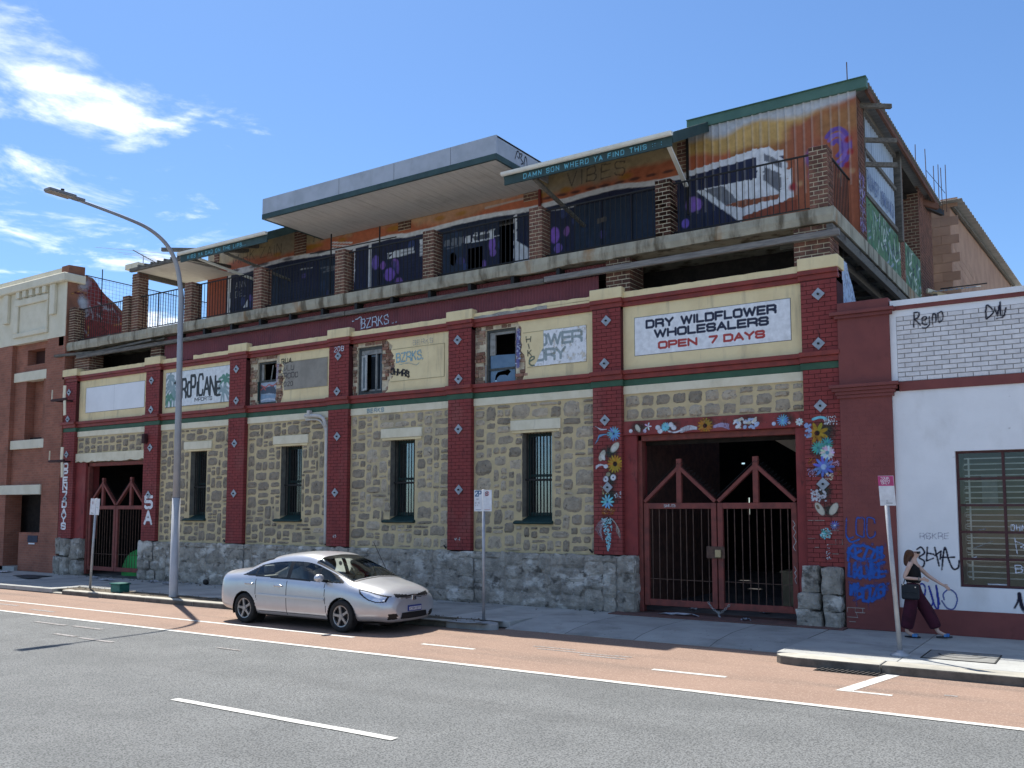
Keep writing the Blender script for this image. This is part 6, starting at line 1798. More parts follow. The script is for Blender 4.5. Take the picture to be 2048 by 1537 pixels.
# blue spray on the pier
SB = (.03,.12,.46)
def pier_spray(c):
    r_ = random.Random(3)
    c.text('LOC',.03,1.32,.34,.42,.05,.024,(.05,.10,.38),jit=.06,soft=.9,op=.85,round_=True); c.curve([(.03,1.32),(.1,1.22),(.25,1.27)],.03,SB,soft=.9)
    for (z, n_) in ((.92,5),(.60,6),(.22,5)):
        x = .05
        for q in range(n_):
            ch = r_.choice('BDEKNRSUWZ'); c.text(ch, x, z+r_.uniform(-.03,.03), .22, .48, 0, .05, SB, jit=.16, soft=1.0, op=.95, seed=q+int(z*10)); x += .62/n_
        c.spray(.02,z-.06,.72,z+.28,40,SB,.03,int(z*50),op=.35)
    for q in range(9): x = r_.uniform(.1,.7); z = r_.choice([.2,.6,.9]); c.stroke([(x,z),(x+.01,z-r_.uniform(.08,.2))],.012,SB,soft=.9,op=.6)
graf(pr,-4.22,-.0685,.35,.85,1.75, pier_spray, res=.012)
c = Canvas(.5,.42,.009)
for (x0,z0,x1,z1) in ((.02,.30,.33,.30),(.02,.30,.02,.22),(.16,.30,.16,.22),(.29,.30,.29,.22),(.16,.22,.33,.22),(.02,.13,.20,.13),(.18,.20,.2,.13),(.05,.05,.16,.05)): c.stroke([(x0,z0),(x1,z1)],.014,(.42,.33,.30),op=.85)
c.build('bare_joints', M_decal, pr, (-4.24,-.0675,.08))

# ------------------------------------------------------------------ red brick building on the left
LB = empty('brick_building', (-34,0,0), 'red brick building with cream moulded parapet beside the warehouse', 'building')
def brickwall_mat(name, a, b_, mort):
    if name in MATS: return MATS[name]
    m, nt, p = nodes_of(name); N = nt.nodes.new; L = nt.links.new
    geo = N('ShaderNodeNewGeometry'); sp = N('ShaderNodeSeparateXYZ'); L(geo.outputs['Position'], sp.inputs[0])
    ad = N('ShaderNodeMath'); ad.operation = 'ADD'; L(sp.outputs['X'], ad.inputs[0]); L(sp.outputs['Y'], ad.inputs[1])
    cb = N('ShaderNodeCombineXYZ'); L(ad.outputs[0], cb.inputs[0]); L(sp.outputs['Z'], cb.inputs[1])
    br = N('ShaderNodeTexBrick'); br.inputs['Scale'].default_value = 1.0; br.inputs['Brick Width'].default_value = .24; br.inputs['Row Height'].default_value = .086; br.inputs['Mortar Size'].default_value = .006
    br.inputs['Color1'].default_value = c4(a); br.inputs['Color2'].default_value = c4(b_); br.inputs['Mortar'].default_value = c4(mort)
    L(cb.outputs[0], br.inputs['Vector'])
    n = N('ShaderNodeTexNoise'); n.inputs['Scale'].default_value = 1.3; n.inputs['Detail'].default_value = 7; L(geo.outputs['Position'], n.inputs['Vector'])
    mr = N('ShaderNodeMapRange'); mr.inputs['From Min'].default_value = .35; mr.inputs['From Max'].default_value = .7; mr.inputs['To Min'].default_value = 1.1; mr.inputs['To Max'].default_value = .72
    L(n.outputs['Fac'], mr.inputs['Value'])
    hs = N('ShaderNodeHueSaturation'); L(br.outputs['Color'], hs.inputs['Color']); L(mr.outputs[0], hs.inputs['Value']); L(hs.outputs[0], p.inputs['Base Color'])
    bp = N('ShaderNodeBump'); bp.inputs['Strength'].default_value = .5; bp.inputs['Distance'].default_value = .008; bp.invert = True; L(br.outputs['Fac'], bp.inputs['Height']); L(bp.outputs[0], p.inputs['Normal'])
    p.inputs['Roughness'].default_value = .9
    MATS[name] = m; return m
M_lbrick = brickwall_mat('left_brick', (.33,.125,.080), (.26,.10,.066), (.29,.17,.12))
M_lcream = pmat('left_cream', (.70,.66,.53), (.63,.59,.46), scale=2, rough=.85, bump=.15, stain=((.44,.42,.36),(2,2,1),.58,.8,.5))
BX = [(-33.82,-31.46),(-39.3,-36.9),(-44.8,-42.4)]        # recessed window bays
# piers between the bays
edges = [-30.34]+[e for x0, x1 in BX for e in (x1, x0)]+[-48]
for k in range(0, len(edges)-1, 2):
    MB().box(edges[k+1], edges[k], .0, .6, 0, 8.22).build('pier', M_lbrick, LB)
for k in range(0, len(edges)-1, 2):
    MB().box(edges[k]-.02, edges[k]+.10, -.05, .3, 3.32, 8.2).build('edge_strip', M_lbrick, LB) if k == 0 else None
for x0, x1 in BX:
    b = MB(); yb = .16
    wx_0, wx_1 = x0+.78, x1-.42
    b.box(x0,x1,yb,.6,7.98,8.22); b.box(x0,wx_0,yb,.6,4.7,7.98); b.box(wx_1,x1,yb,.6,4.7,7.98); b.box(wx_0,wx_1,yb,.6,7.0,7.42)
    b.box(x0,x1,yb,.6,2.9,4.7)
    b.build('wall', M_lbrick, LB)
    MB().box(x0+.02,x1-.0,yb-.07,.4,6.84,7.18).build('lintel', M_lcream, LB, bevel=.01)
    MB().box(x0+.02,x1-.0,yb-.10,.4,4.36,4.68).build('sill', M_lcream, LB, bevel=.01)
    MB().box(wx_0,wx_1,.5,.6,4.7,8.0).build('recess_back', M_lbrick, LB)
    MB().box(wx_1-.45,wx_1-.02,.47,.50,4.75,6.8).build('opening', M_dark, LB)
    MB().box(wx_0,wx_1,.48,.505,7.42,7.98).build('vent', pmat('vent_red',(.06,.024,.02)), LB)
    MB().box(wx_0+.05,wx_1,.35,.42,4.70,4.78).build('inner_sill', M_dark, LB)
    MB().box(x0-.5,x1,-.06,.5,2.71,3.05).build('lintel', M_lcream, LB, bevel=.01)
    # ground floor opening
    MB().box(x1-.08,x1,yb,.6,.0,2.71).build('jamb', M_lbrick, LB)
    MB().box(x0+.8,x1-.08,.12,.5,.0,1.36).build('low_wall', M_lbrick, LB)
    MB().box(x0-.6,x1,.9,1.0,0,2.75).build('door_back', M_dark, LB)
    MB().box(x0+1.42,x0+2.05,.10,.12,1.02,1.26).build('notice', pmat('notice_dark',(.05,.06,.09)), LB); MB().box(x0+1.5,x0+1.9,.095,.1,.95,1.0).build('notice', M_white, LB)
    MB().box(x0-.6,x0+.8,.0,1.0,-.02,.14).build('doorstep', M_path, LB)
# cream parapet
MB().box(-48,-30.34,-.02,.6,8.22,10.16).build('parapet', M_lcream, LB); MB().box(-48,-30.20,-.22,.6,10.14,10.44).build('parapet_cornice', M_lcream, LB, bevel=.03)
MB().box(-48,-30.32,.10,.6,10.44,10.74).build('parapet_top', M_lcream, LB)
for x0, x1 in BX:
    b = MB()
    b.box(x0+.15,x1+.05,-.10,-.02,9.62,9.86); b.box(x0+.15,x0+.42,-.10,-.02,8.62,9.62); b.box(x1-.02,x1+.05,-.10,-.02,8.62,9.62); b.box(x0+.15,x1+.05,-.10,-.02,8.45,8.62)
    b.build('moulded_panel', M_lcream, LB, bevel=.02)
    for i in range(5): MB().box(x0+.35+i*.44,x0+.58+i*.44,-.16,-.02,9.90,10.14).build('dentil', M_lcream, LB, bevel=.01)
    for x in (x1+.22, x0-.55): MB().box(x,x+.32,-.14,-.02,9.05,10.14).build('pendant', M_lcream, LB, bevel=.015)
MB().box(-48,-30.4,.6,12,8.0,8.2).build('roof', M_roof, LB); MB().box(-30.9,-30.34,.6,12,0,8.0).build('side_wall', M_lbrick, LB)
# sheet of newspaper and cardboard on the path
b = MB(); b.grid([[(-32.6+.55*i/4, -.9+.4*j/3, .012+.05*random.random()) for i in range(5)] for j in range(4)]); tag(b.build('newspaper', M_white), 'crumpled white newspaper on the path by the brick building doorway', 'litter')
for q, (x, y, w, d, rz) in enumerate(((-29.6,-1.2,1.3,.5,.1),(-28.9,-1.7,1.0,.4,-.15))):
    b = MB(); cs, sn = cos(rz), sin(rz)
    b.add([(x+cs*a-sn*e, y+sn*a+cs*e, .014+.012*q+z) for z in (0,.012) for a, e in ((-w/2,-d/2),(w/2,-d/2),(w/2,d/2),(-w/2,d/2))], [(3,2,1,0),(4,5,6,7),(0,1,5,4),(1,2,6,5),(2,3,7,6),(3,0,4,7)])
    tag(b.build('cardboard_sheet', pmat('dark_card',(.06,.062,.065),(.04,.04,.045),rough=.9)), ['long flattened dark cardboard sheet by the stone pier foot','short flattened dark cardboard sheet lying nearer the road'][q], 'litter')
# ------------------------------------------------------------------ street lamp
M_pole = pmat('galvanised_pole', (0.38,0.395,0.43), (0.32,0.335,0.365), scale=2, rough=.55, metal=.3, bump=.05)
M_polelo = pmat('pole_band', (0.46,0.47,0.49), (0.40,0.41,0.43), scale=2, rough=.6, metal=.2, bump=.05)
SL = empty('street_lamp', (-19.88,-2.95,0), 'tall grey steel street lamp with long curved arm over the road', 'street lamp')
lx, ly = -19.88, -2.95
MB().lathe((lx,ly,-.02), [(.112,0),(.112,.02),(.106,.05),(.100,2.48)], 20).build('base_sleeve', M_polelo, SL, smooth=True)
b = MB(); pts = [(lx,ly,2.46),(lx,ly-.02,5),(lx,ly-.05,7.6)]+[tuple(p) for p in catmull([(lx,ly-.06,7.75),(lx,ly-.18,8.35),(lx,ly-.48,8.85),(lx,ly-1.0,9.15),(lx,ly-1.7,9.27),(lx,ly-2.9,9.36)],5)]
n = len(pts); b.tube(pts, [.092,.078,.066]+[.063-.028*i/(n-4) for i in range(n-3)], 14); b.build('pole', M_pole, SL, smooth=True)
b = MB(); b.box(lx-.13,lx+.13,ly-3.68,ly-3.02,9.365,9.435); b.box(lx-.09,lx+.09,ly-3.05,ly-2.78,9.345,9.415)
hd = b.build('lamp_head', pmat('lamp_grey',(.25,.255,.27),rough=.5), SL, bevel=.025, seg=2)
MB().box(lx-.12,lx+.12,ly-3.65,ly-3.1,9.35,9.362).build('diffuser', pmat('lamp_lens',(.42,.38,.33),rough=.3,bump=0), hd); MB().cyl((lx,ly-3.3,9.45),.04,.06,10).build('photocell', M_black, hd)

# ------------------------------------------------------------------ parking signs
M_post = pmat('sign_post_steel', (0.42,0.44,0.47), (0.34,0.36,0.39), scale=6, rough=.5, metal=.4, bump=.1)
def sign_post(base, top, name, label, r_=.032, foot=False):
    S_ = empty(name, base, label, 'sign', 'parking signs along the kerb')
    MB().tube([base, top], r_, 10).build('post', M_post, S_, smooth=True)
    if foot: MB().lathe(base, [(.14,-.005),(.14,.02),(.06,.05),(.045,.08)], 16).build('foot', M_post, S_, smooth=True)
    return S_
def face_sign(S_, org, ux, uz, w, h, fn, tag_='plate', back=M_alu):
    """org: lower-left corner; ux unit vector across, uz up the plate"""
    ux = Vector(ux).normalized(); uz = Vector(uz).normalized(); nv = ux.cross(uz)
    o = Vector(org)
    vs = [o+ux*a+uz*b_+nv*c_ for c_ in (0,-.004) for a, b_ in ((0,0),(w,0),(w,h),(0,h))]
    p = MB().add(vs, [(0,1,2,3),(7,6,5,4),(0,4,5,1),(1,5,6,2),(2,6,7,3),(3,7,4,0)]).build(tag_, back, S_)
    c_ = Canvas(w, h, .0075); c_.fill((.66,.69,.73)); fn(c_)
    c_.build('face', M_print, p, tuple(o+nv*.003), u=tuple(ux), v=tuple(uz), cut=None)
RD = (.45,.03,.04); TL = (.02,.10,.22); GRN = (.02,.16,.14)
# sign plates turned to the traffic a little
S2 = sign_post((-10.43,-2.80,.0),(-10.44,-2.80,2.56),'parking_sign','parking sign with 2P and red S plates on a straight post', foot=False)
MB().lathe((-10.43,-2.80,-.02),[(.09,0),(.09,.02),(.05,.03)],12).build('foot', M_dark, S2)
def f2(c):
    c.text('2P',.03,.30,.10,.62,.015,.022,TL); c.text('1HR',.055,.225,.022,.7,.008,.006,(.25,.27,.3)); c.text('8-5',.03,.15,.03,.7,.02,.007,(.25,.27,.3)); c.text('M-F',.03,.105,.022,.7,.01,.006,(.3,.3,.32)); c.stroke([(.04,.03),(.16,.03)],.012,TL)
    c.stroke([(.2,0),(.2,.42)],.006,(.2,.2,.2))
    c.disc(.30,.345,.055,.055,RD); c.disc(.30,.345,.043,.043,(.66,.69,.73)); c.text('S',.275,.312,.066,.72,0,.016,NVY); c.stroke([(.262,.305),(.338,.385)],.010,RD); c.stroke([(.25,.03),(.36,.03)],.012,RD)
face_sign(S2,(-10.64,-2.838,2.13),(1,.05,0),(0,0,1),.41,.42,f2)
S3 = sign_post((-2.80,-2.86,.0),(-2.93,-2.90,2.60),'parking_sign','leaning parking sign with pink topped plate by the white wall', r_=.035, foot=True)
def f3(c):
    c.rect(0,.22,.30,.45,(.50,.05,.20)); c.rect(.02,.20,.315,.435,(.42,.05,.16)); c.text('TOUR',.04,.40,.025,.8,.01,.007,(.66,.6,.66)); c.text('COACH',.035,.362,.025,.75,.008,.007,(.66,.6,.66)); c.text('ONLY',.045,.325,.025,.8,.01,.007,(.66,.6,.66)); c.stroke([(.09,.04),(.17,.035)],.01,(.05,.05,.05)); c.disc(.10,.07,.008,.008,(.05,.05,.05))
face_sign(S3,(-2.995,-2.94,2.22),(1,.12,.0),(-.05,-.01,1),.22,.45,f3)
S1 = sign_post((-23.75,-2.80,.0),(-23.60,-2.80,2.48),'parking_sign','leaning parking sign with faded plate in front of the 5A gate')
def f1(c):
    c.disc(.09,.33,.05,.06,(.45,.35,.38),soft=.6); c.text('P',.2,.33,.06,.7,0,.012,(.3,.4,.4)); c.stroke([(.06,.05),(.15,.04)],.015,(.1,.1,.1)); c.stroke([(.2,.22),(.33,.2)],.02,(.42,.55,.56))
face_sign(S1,(-23.84,-2.84,2.03),(1,.1,-.03),(.08,0,1),.38,.45,f1)
# small green box left on the verge, stones and rubbish along the wall foot
b = MB(); b.box(-22.30,-21.90,-3.12,-2.82,-.005,.20); b.box(-22.33,-21.87,-3.15,-2.79,.20,.235); tag(b.build('green_box', pmat('box_green',(.015,.13,.11),(.01,.09,.08),rough=.5), bevel=.012), 'small dark green plastic box lying on the dirt verge', 'box')
r = random.Random(31)
b = MB()
for q in range(260):
    x = r.uniform(-29.5,-21) if q < 170 else r.uniform(-21,-9); y = -abs(r.gauss(.15,.28 if q < 170 else .12))-.05; s_ = r.uniform(.012,.05)
    b.add([(x+s_*r.uniform(-1,1), y+s_*r.uniform(-1,1), .002+s_*r.uniform(0,1.1)) for _ in range(6)], [(0,1,2),(0,2,3),(1,4,2),(3,4,5),(0,4,1),(2,5,4)])
tag(b.build('rubble_litter', pmat('rubble_grey',(.26,.25,.23),(.14,.135,.12),scale=9,rough=1)), 'scattered stone chips and grit along the foot of the wall', 'rubble', kind='stuff')
b = MB()
for q in range(420):
    x = r.uniform(-24.4,-10.4); y = r.uniform(-3.2,-2.62); s_ = r.uniform(.008,.028)
    b.add([(x+s_*r.uniform(-1,1), y+s_*r.uniform(-1,1), .012+s_*r.uniform(-.3,1)) for _ in range(5)], [(0,1,2),(0,2,3),(1,4,2),(0,4,1),(3,4,0)])
tag(b.build('verge_grit', M_dirt), 'grit and dry leaf litter on the verge', 'grit', kind='stuff')
def rag(x, y, w, d, label, mat, seed, z=.02):
    rr = random.Random(seed)
    P = [[(x+w*(i/6-.5)+rr.uniform(-.02,.02), y+d*(j/5-.5)+rr.uniform(-.02,.02), z+rr.uniform(0,.05)*(0 if i in (0,6) else 1)) for i in range(7)] for j in range(6)]
    tag(MB().grid(P).build('litter', mat, smooth=True), label, 'litter', 'litter along the foot of the warehouse')
M_rag = MATS['litter_white']
rag(-7.55,-.02,.9,.12,'long white paper strip caught under the chained red gate',M_rag,1,.03); rag(-6.1,-.12,.18,.1,'grey can crushed flat by the chained red gate',M_alu,2,.03)
rag(-25.9,-.9,.5,.25,'pale plastic bag on the path below the 5A pilaster',M_rag,3); rag(-24.2,-.5,.35,.2,'white scrap of paper by the grey plinth near the lamp',M_rag,4); rag(-27.3,-.5,.3,.16,'crushed white cup before the 5A gate',M_rag,5); rag(-23.1,-.75,.4,.2,'torn white paper on the path behind the street lamp',M_rag,6)
for (x, y, s_, lab) in ((-22.1,-.25,.09,'small black rubbish bag at the plinth behind the lamp'),(-20.2,-.25,.14,'larger black rubbish bag at the plinth behind the car')):
    bm = bmesh.new(); bmesh.ops.create_icosphere(bm, subdivisions=2, radius=s_)
    for v in bm.verts: v.co = Vector((v.co.x*r.uniform(.85,1.2), v.co.y*r.uniform(.8,1.1), max(v.co.z,-s_*.8)*r.uniform(.8,1.1)))+Vector((x,y,s_*.85))
    me = bpy.data.meshes.new('rubbish_bag'); bm.to_mesh(me); bm.free(); me.materials.append(M_black); tag(link('rubbish_bag', me), lab, 'bag')
# ------------------------------------------------------------------ silver sedan parked at the kerb
CAR = empty('parked_car', (-13.47,-4.06,ZR), 'silver four door sedan parked at the kerb facing the gate', 'car')
M_cpaint = pmat('silver_paint', (0.53,0.54,0.565), (0.50,0.51,0.535), scale=3, rough=.28, metal=.50, bump=0, spec=.5, coat=.6)
M_ctrim = pmat('black_trim', (0.012,0.012,0.014), rough=.5, bump=0)
M_cline = pmat('panel_gap', (0.06,0.06,0.065), rough=.8, bump=0)
M_cglass = glass_mat('car_glass', (.80,.86,.86), gloss=.0)
M_cscreen = glass_mat('car_screen', (.86,.90,.87), gloss=.0)
M_tyre = pmat('tyre_rubber', (0.018,0.018,0.019), (0.025,0.025,0.025), scale=20, rough=.85, bump=.2)
M_rim = pmat('alloy', (0.36,0.36,0.37), (0.26,0.25,0.25), scale=9, rough=.35, metal=.7, bump=0)
M_lens = pmat('headlamp', (0.55,0.60,0.70), (0.78,0.80,0.84), scale=14, rough=.12, metal=.5, bump=0, spec=.8, coat=1.0)
M_chrome = pmat('chrome', (0.62,0.63,0.65), rough=.15, metal=.9, bump=0)
# control sections: x, then (y, z) from the floor centre round the side to the roof centre
#        floor        sill-edge     sill         lower        waist        shoulder     glass-foot   roof-edge    roof-in      centre
SEC = [
(-2.26,[(0,.34),(.44,.34),(.64,.36),(.70,.46),(.705,.60),(.67,.76),(.60,.85),(.50,.91),(.33,.94),(0,.95)]),
(-2.20,[(0,.26),(.56,.26),(.75,.29),(.80,.44),(.805,.62),(.78,.84),(.71,.95),(.59,1.005),(.38,1.03),(0,1.04)]),
(-2.00,[(0,.22),(.62,.22),(.81,.26),(.855,.44),(.86,.64),(.84,.86),(.78,.965),(.64,1.02),(.42,1.05),(0,1.065)]),
(-1.55,[(0,.18),(.66,.18),(.84,.22),(.874,.44),(.88,.64),(.87,.86),(.82,.965),(.67,1.08),(.44,1.135),(0,1.15)]),
(-1.10,[(0,.17),(.68,.17),(.85,.20),(.876,.44),(.884,.64),(.876,.85),(.84,.955),(.675,1.24),(.50,1.295),(0,1.315)]),
(-.60,[(0,.17),(.68,.17),(.85,.20),(.876,.44),(.884,.64),(.876,.84),(.842,.945),(.665,1.352),(.50,1.402),(0,1.420)]),
(.0,[(0,.17),(.68,.17),(.85,.20),(.876,.44),(.884,.64),(.876,.83),(.842,.93),(.66,1.395),(.50,1.437),(0,1.455)]),
(.40,[(0,.17),(.68,.17),(.85,.20),(.876,.44),(.884,.64),(.876,.82),(.84,.918),(.665,1.355),(.50,1.395),(0,1.415)]),
(.85,[(0,.17),(.68,.17),(.85,.20),(.876,.44),(.884,.64),(.872,.80),(.835,.898),(.70,1.19),(.51,1.235),(0,1.265)]),
(1.20,[(0,.17),(.68,.17),(.85,.20),(.873,.44),(.88,.63),(.866,.79),(.825,.882),(.72,1.03),(.52,1.08),(0,1.11)]),
(1.45,[(0,.18),(.66,.18),(.83,.21),(.864,.44),(.87,.62),(.855,.775),(.80,.862),(.70,.925),(.48,.97),(0,.99)]),
(1.80,[(0,.20),(.62,.20),(.79,.24),(.832,.43),(.838,.59),(.815,.725),(.75,.805),(.64,.855),(.44,.895),(0,.915)]),
(2.05,[(0,.20),(.56,.20),(.73,.24),(.785,.42),(.79,.57),(.755,.685),(.68,.755),(.58,.80),(.40,.835),(0,.855)]),
(2.20,[(0,.20),(.50,.20),(.66,.24),(.725,.40),(.73,.54),(.68,.64),(.60,.705),(.51,.745),(.35,.775),(0,.79)]),
(2.28,[(0,.23),(.38,.23),(.54,.26),(.61,.40),(.615,.51),(.57,.59),(.50,.645),(.43,.68),(.30,.705),(0,.72)]),
(2.315,[(0,.29),(.30,.29),(.43,.31),(.50,.40),(.50,.48),(.47,.545),(.41,.59),(.35,.62),(.24,.64),(0,.65)]),
]
def car_surface(nu, nv):
    xs = np.array([s[0] for s in SEC]); C_ = np.array([s[1] for s in SEC])          # (m,10,2)
    u = np.concatenate([np.linspace(-2.26,-2.0,14)[:-1], np.linspace(-2.0,1.8,nu)[:-1], np.linspace(1.8,2.315,40)])
    # smooth interpolation along the length (Catmull-Rom with uneven knots)
    out = np.zeros((len(u), 10, 2))
    d = np.zeros_like(C_)
    for i in range(len(xs)):
        a, b_ = max(i-1,0), min(i+1,len(xs)-1); d[i] = (C_[b_]-C_[a])/(xs[b_]-xs[a])
    for k, x in enumerate(u):
        i = min(max(np.searchsorted(xs, x)-1, 0), len(xs)-2); h = xs[i+1]-xs[i]; t = (x-xs[i])/h
        out[k] = (2*t**3-3*t**2+1)*C_[i]+(t**3-2*t**2+t)*h*d[i]+(-2*t**3+3*t**2)*C_[i+1]+(t**3-t**2)*h*d[i+1]
    # cubic B-spline across, clamped ends
    n = 10; deg = 3; kn = np.concatenate([np.zeros(deg), np.linspace(0,1,n-deg+1), np.ones(deg)])
    v = np.linspace(0,1,nv); B = np.zeros((nv, n))
    for j, t in enumerate(v):
        t = min(t, 1-1e-9); N_ = np.array([1.0 if kn[i] <= t < kn[i+1] else 0.0 for i in range(len(kn)-1)])
        for p_ in range(1, deg+1):
            M_ = np.zeros(len(kn)-1-p_)
            for i in range(len(M_)):
                a = (t-kn[i])/(kn[i+p_]-kn[i])*N_[i] if kn[i+p_] > kn[i] else 0
                b_ = (kn[i+p_+1]-t)/(kn[i+p_+1]-kn[i+1])*N_[i+1] if kn[i+p_+1] > kn[i+1] else 0
                M_[i] = a+b_
            N_ = M_
        B[j] = N_[:n]
    S_ = np.einsum('jn,knc->kjc', B, out)
    return u, v, S_
CU, CV, CS = car_surface(210, 96)
nu, nv = CS.shape[:2]
def inpoly(x, z, poly):
    ins = False; n = len(poly)
    for i in range(n):
        x1, z1 = poly[i]; x2, z2 = poly[(i+1) % n]
        if (z1 > z) != (z2 > z) and x < (x2-x1)*(z-z1)/(z2-z1)+x1: ins = not ins
    return ins
SIDEWIN = [(-1.46,.985),(-1.10,1.13),(-.74,1.255),(-.35,1.325),(.08,1.345),(.42,1.30),(.80,1.135),(1.16,.955),(1.18,.935),(.6,.938),(-.3,.955)]
SIDETRIM = [(-1.54,.965),(-1.13,1.15),(-.76,1.277),(-.36,1.347),(.08,1.367),(.45,1.32),(.84,1.152),(1.24,.95),(1.28,.905),(.6,.913),(-.3,.930)]
HEAD = [(1.68,.80),(1.86,.772),(2.02,.73),(2.20,.685),(2.20,.615),(2.06,.605),(1.93,.64),(1.82,.69),(1.73,.75)]
HEADTRIM = [(1.64,.82),(1.86,.793),(2.02,.75),(2.23,.70),(2.225,.598),(2.06,.587),(1.91,.625),(1.80,.675),(1.70,.74)]
WH = [(-1.42,.305),(1.27,.305)]; RW = .345
groups = {k: [] for k in ('body','side_window','window_trim','windscreen','rear_window','headlight','panel_gap','grille','air_intake','sill')}
for i in range(nu-1):
    for j in range(nv-1):
        y = .25*(CS[i,j,0]+CS[i+1,j,0]+CS[i,j+1,0]+CS[i+1,j+1,0]); z = .25*(CS[i,j,1]+CS[i+1,j,1]+CS[i,j+1,1]+CS[i+1,j+1,1]); x = (CU[i]+CU[i+1])/2; v = (CV[j]+CV[j+1])/2
        if y > .5 and any((x-wx)**2+(z-wz)**2 < RW**2 for wx, wz in WH): continue
        g = 'body'
        if .60 < v < .835 and y > .3:
            if inpoly(x, z, SIDEWIN) and not (-.235 < x < -.125) and not (abs(x+1.13) < .012) and not abs(x-.62) < .012: g = 'side_window'
            elif inpoly(x, z, SIDETRIM): g = 'window_trim'
        if g == 'body' and .865 < v and .46 < x < 1.40: g = 'windscreen'
        elif g == 'body' and .845 < v and (.43 < x < 1.46): g = 'window_trim' if (x > 1.40 or x < .455 or v < .865) and v < .869 or x > 1.42 else g
        if g == 'body' and .875 < v and -1.52 < x < -.82: g = 'rear_window'
        if .40 < v < .84 and x > 1.64 and inpoly(x, z, HEADTRIM): g = 'headlight' if inpoly(x, z, HEAD) else 'window_trim'
        if x > 2.14 and .625+.1*y < z < .69+.1*y and y < .47: g = 'grille'
        if x > 2.05 and .275 < z < .385 and (y < .34 or .45 < y < .64): g = 'air_intake'
        if g == 'body' and .24 < z < .90 and y > .7:
            if min(abs(x+.19), abs(x-.86+.12*(z-.6))) < .008 or (abs(x+1.08-.25*(max(0,.62-z))) < .008 and z > .5) : g = 'panel_gap'
        if g == 'body' and y > .6 and abs(z-.285) < .006 and -1.0 < x < .86: g = 'panel_gap'
        if g == 'body' and x > 1.42 and v > .66 and x < 1.436 and y < .7: g = 'panel_gap'
        if g == 'body' and 1.44 < x < 2.1 and abs(v-.745) < .005: g = 'panel_gap'
        if z < .215: g = 'sill'
        groups[g].append((i, j))
CM = {'body':M_cpaint,'side_window':M_cglass,'window_trim':M_ctrim,'windscreen':M_cscreen,'rear_window':M_cglass,'headlight':M_lens,'panel_gap':M_cline,'grille':M_ctrim,'air_intake':M_ctrim,'sill':M_ctrim}
# true normals for smooth shading come from the shared dense grid
def car_part(name, cells, mats, sides):
    V = {}; vs = []; fs = []
    for sgn in sides:
        for i, j in cells:
            q = []
            for a, b_ in ((i,j),(i+1,j),(i+1,j+1),(i,j+1)):
                yy = CS[a,b_,0]*sgn
                key = (a, b_, sgn if abs(yy) > 1e-5 else 0)
                if key not in V: V[key] = len(vs); vs.append((CU[a], yy, CS[a,b_,1]))
                q.append(V[key])
            fs.append(tuple(q) if sgn < 0 else tuple(q[::-1]))
    me = bpy.data.meshes.new(name); me.from_pydata(vs, [], fs); me.materials.append(mats)
    me.polygons.foreach_set('use_smooth', [True]*len(me.polygons))
    return link(name, me, CAR)
body = car_part('body', groups['body'], CM['body'], (-1,1))
for k_, nm in ((nu-1,'front_panel'),(0,'rear_panel')):
    # close the ends of the shell with a slightly bulged panel
    ring = [(CS[k_,j,0], CS[k_,j,1]) for j in range(nv)]
    ring = ring+[(-y, z) for y, z in ring[-2:0:-1]]
    zc_ = sum(z for _, z in ring)/len(ring); bx = CU[k_]; sg = 1 if k_ else -1
    b = MB(); m_ = len(ring)
    vs = [(bx+sg*.018*(1-f*f), y*f, zc_+(z-zc_)*f) for f in (1,.8,.5) for y, z in ring]+[(bx+sg*.018,0,zc_)]
    fs = [(a*m_+i, a*m_+(i+1)%m_, (a+1)*m_+(i+1)%m_, (a+1)*m_+i) for a in (0,1) for i in range(m_)]+[(2*m_+i, 2*m_+(i+1)%m_, 3*m_) for i in range(m_)]
    b.add(vs, fs); link(nm, b.mesh(nm, M_cpaint, True), CAR)
link('air_intake', MB().prism([(-.36,.285),(.36,.285),(.34,.385),(-.34,.385)], 2.30,2.339,'yz').mesh('air_intake', M_ctrim), CAR)
for nm in ('windscreen','rear_window','grille','window_trim','panel_gap','sill','air_intake'): car_part(nm, groups[nm], CM[nm], (-1,1))
for sgn in (-1,1):
    car_part('side_window', groups['side_window'], CM['side_window'], (sgn,)); car_part('headlight', groups['headlight'], CM['headlight'], (sgn,))
def cpart(b_, name, mat, parent=None, **k):
    me = b_.mesh(name, mat, k.pop('smooth', False)); o = link(name, me, parent or CAR)
    if k.get('bevel'):
        md = o.modifiers.new('bevel','BEVEL'); md.width = k['bevel']; md.segments = 2
    return o
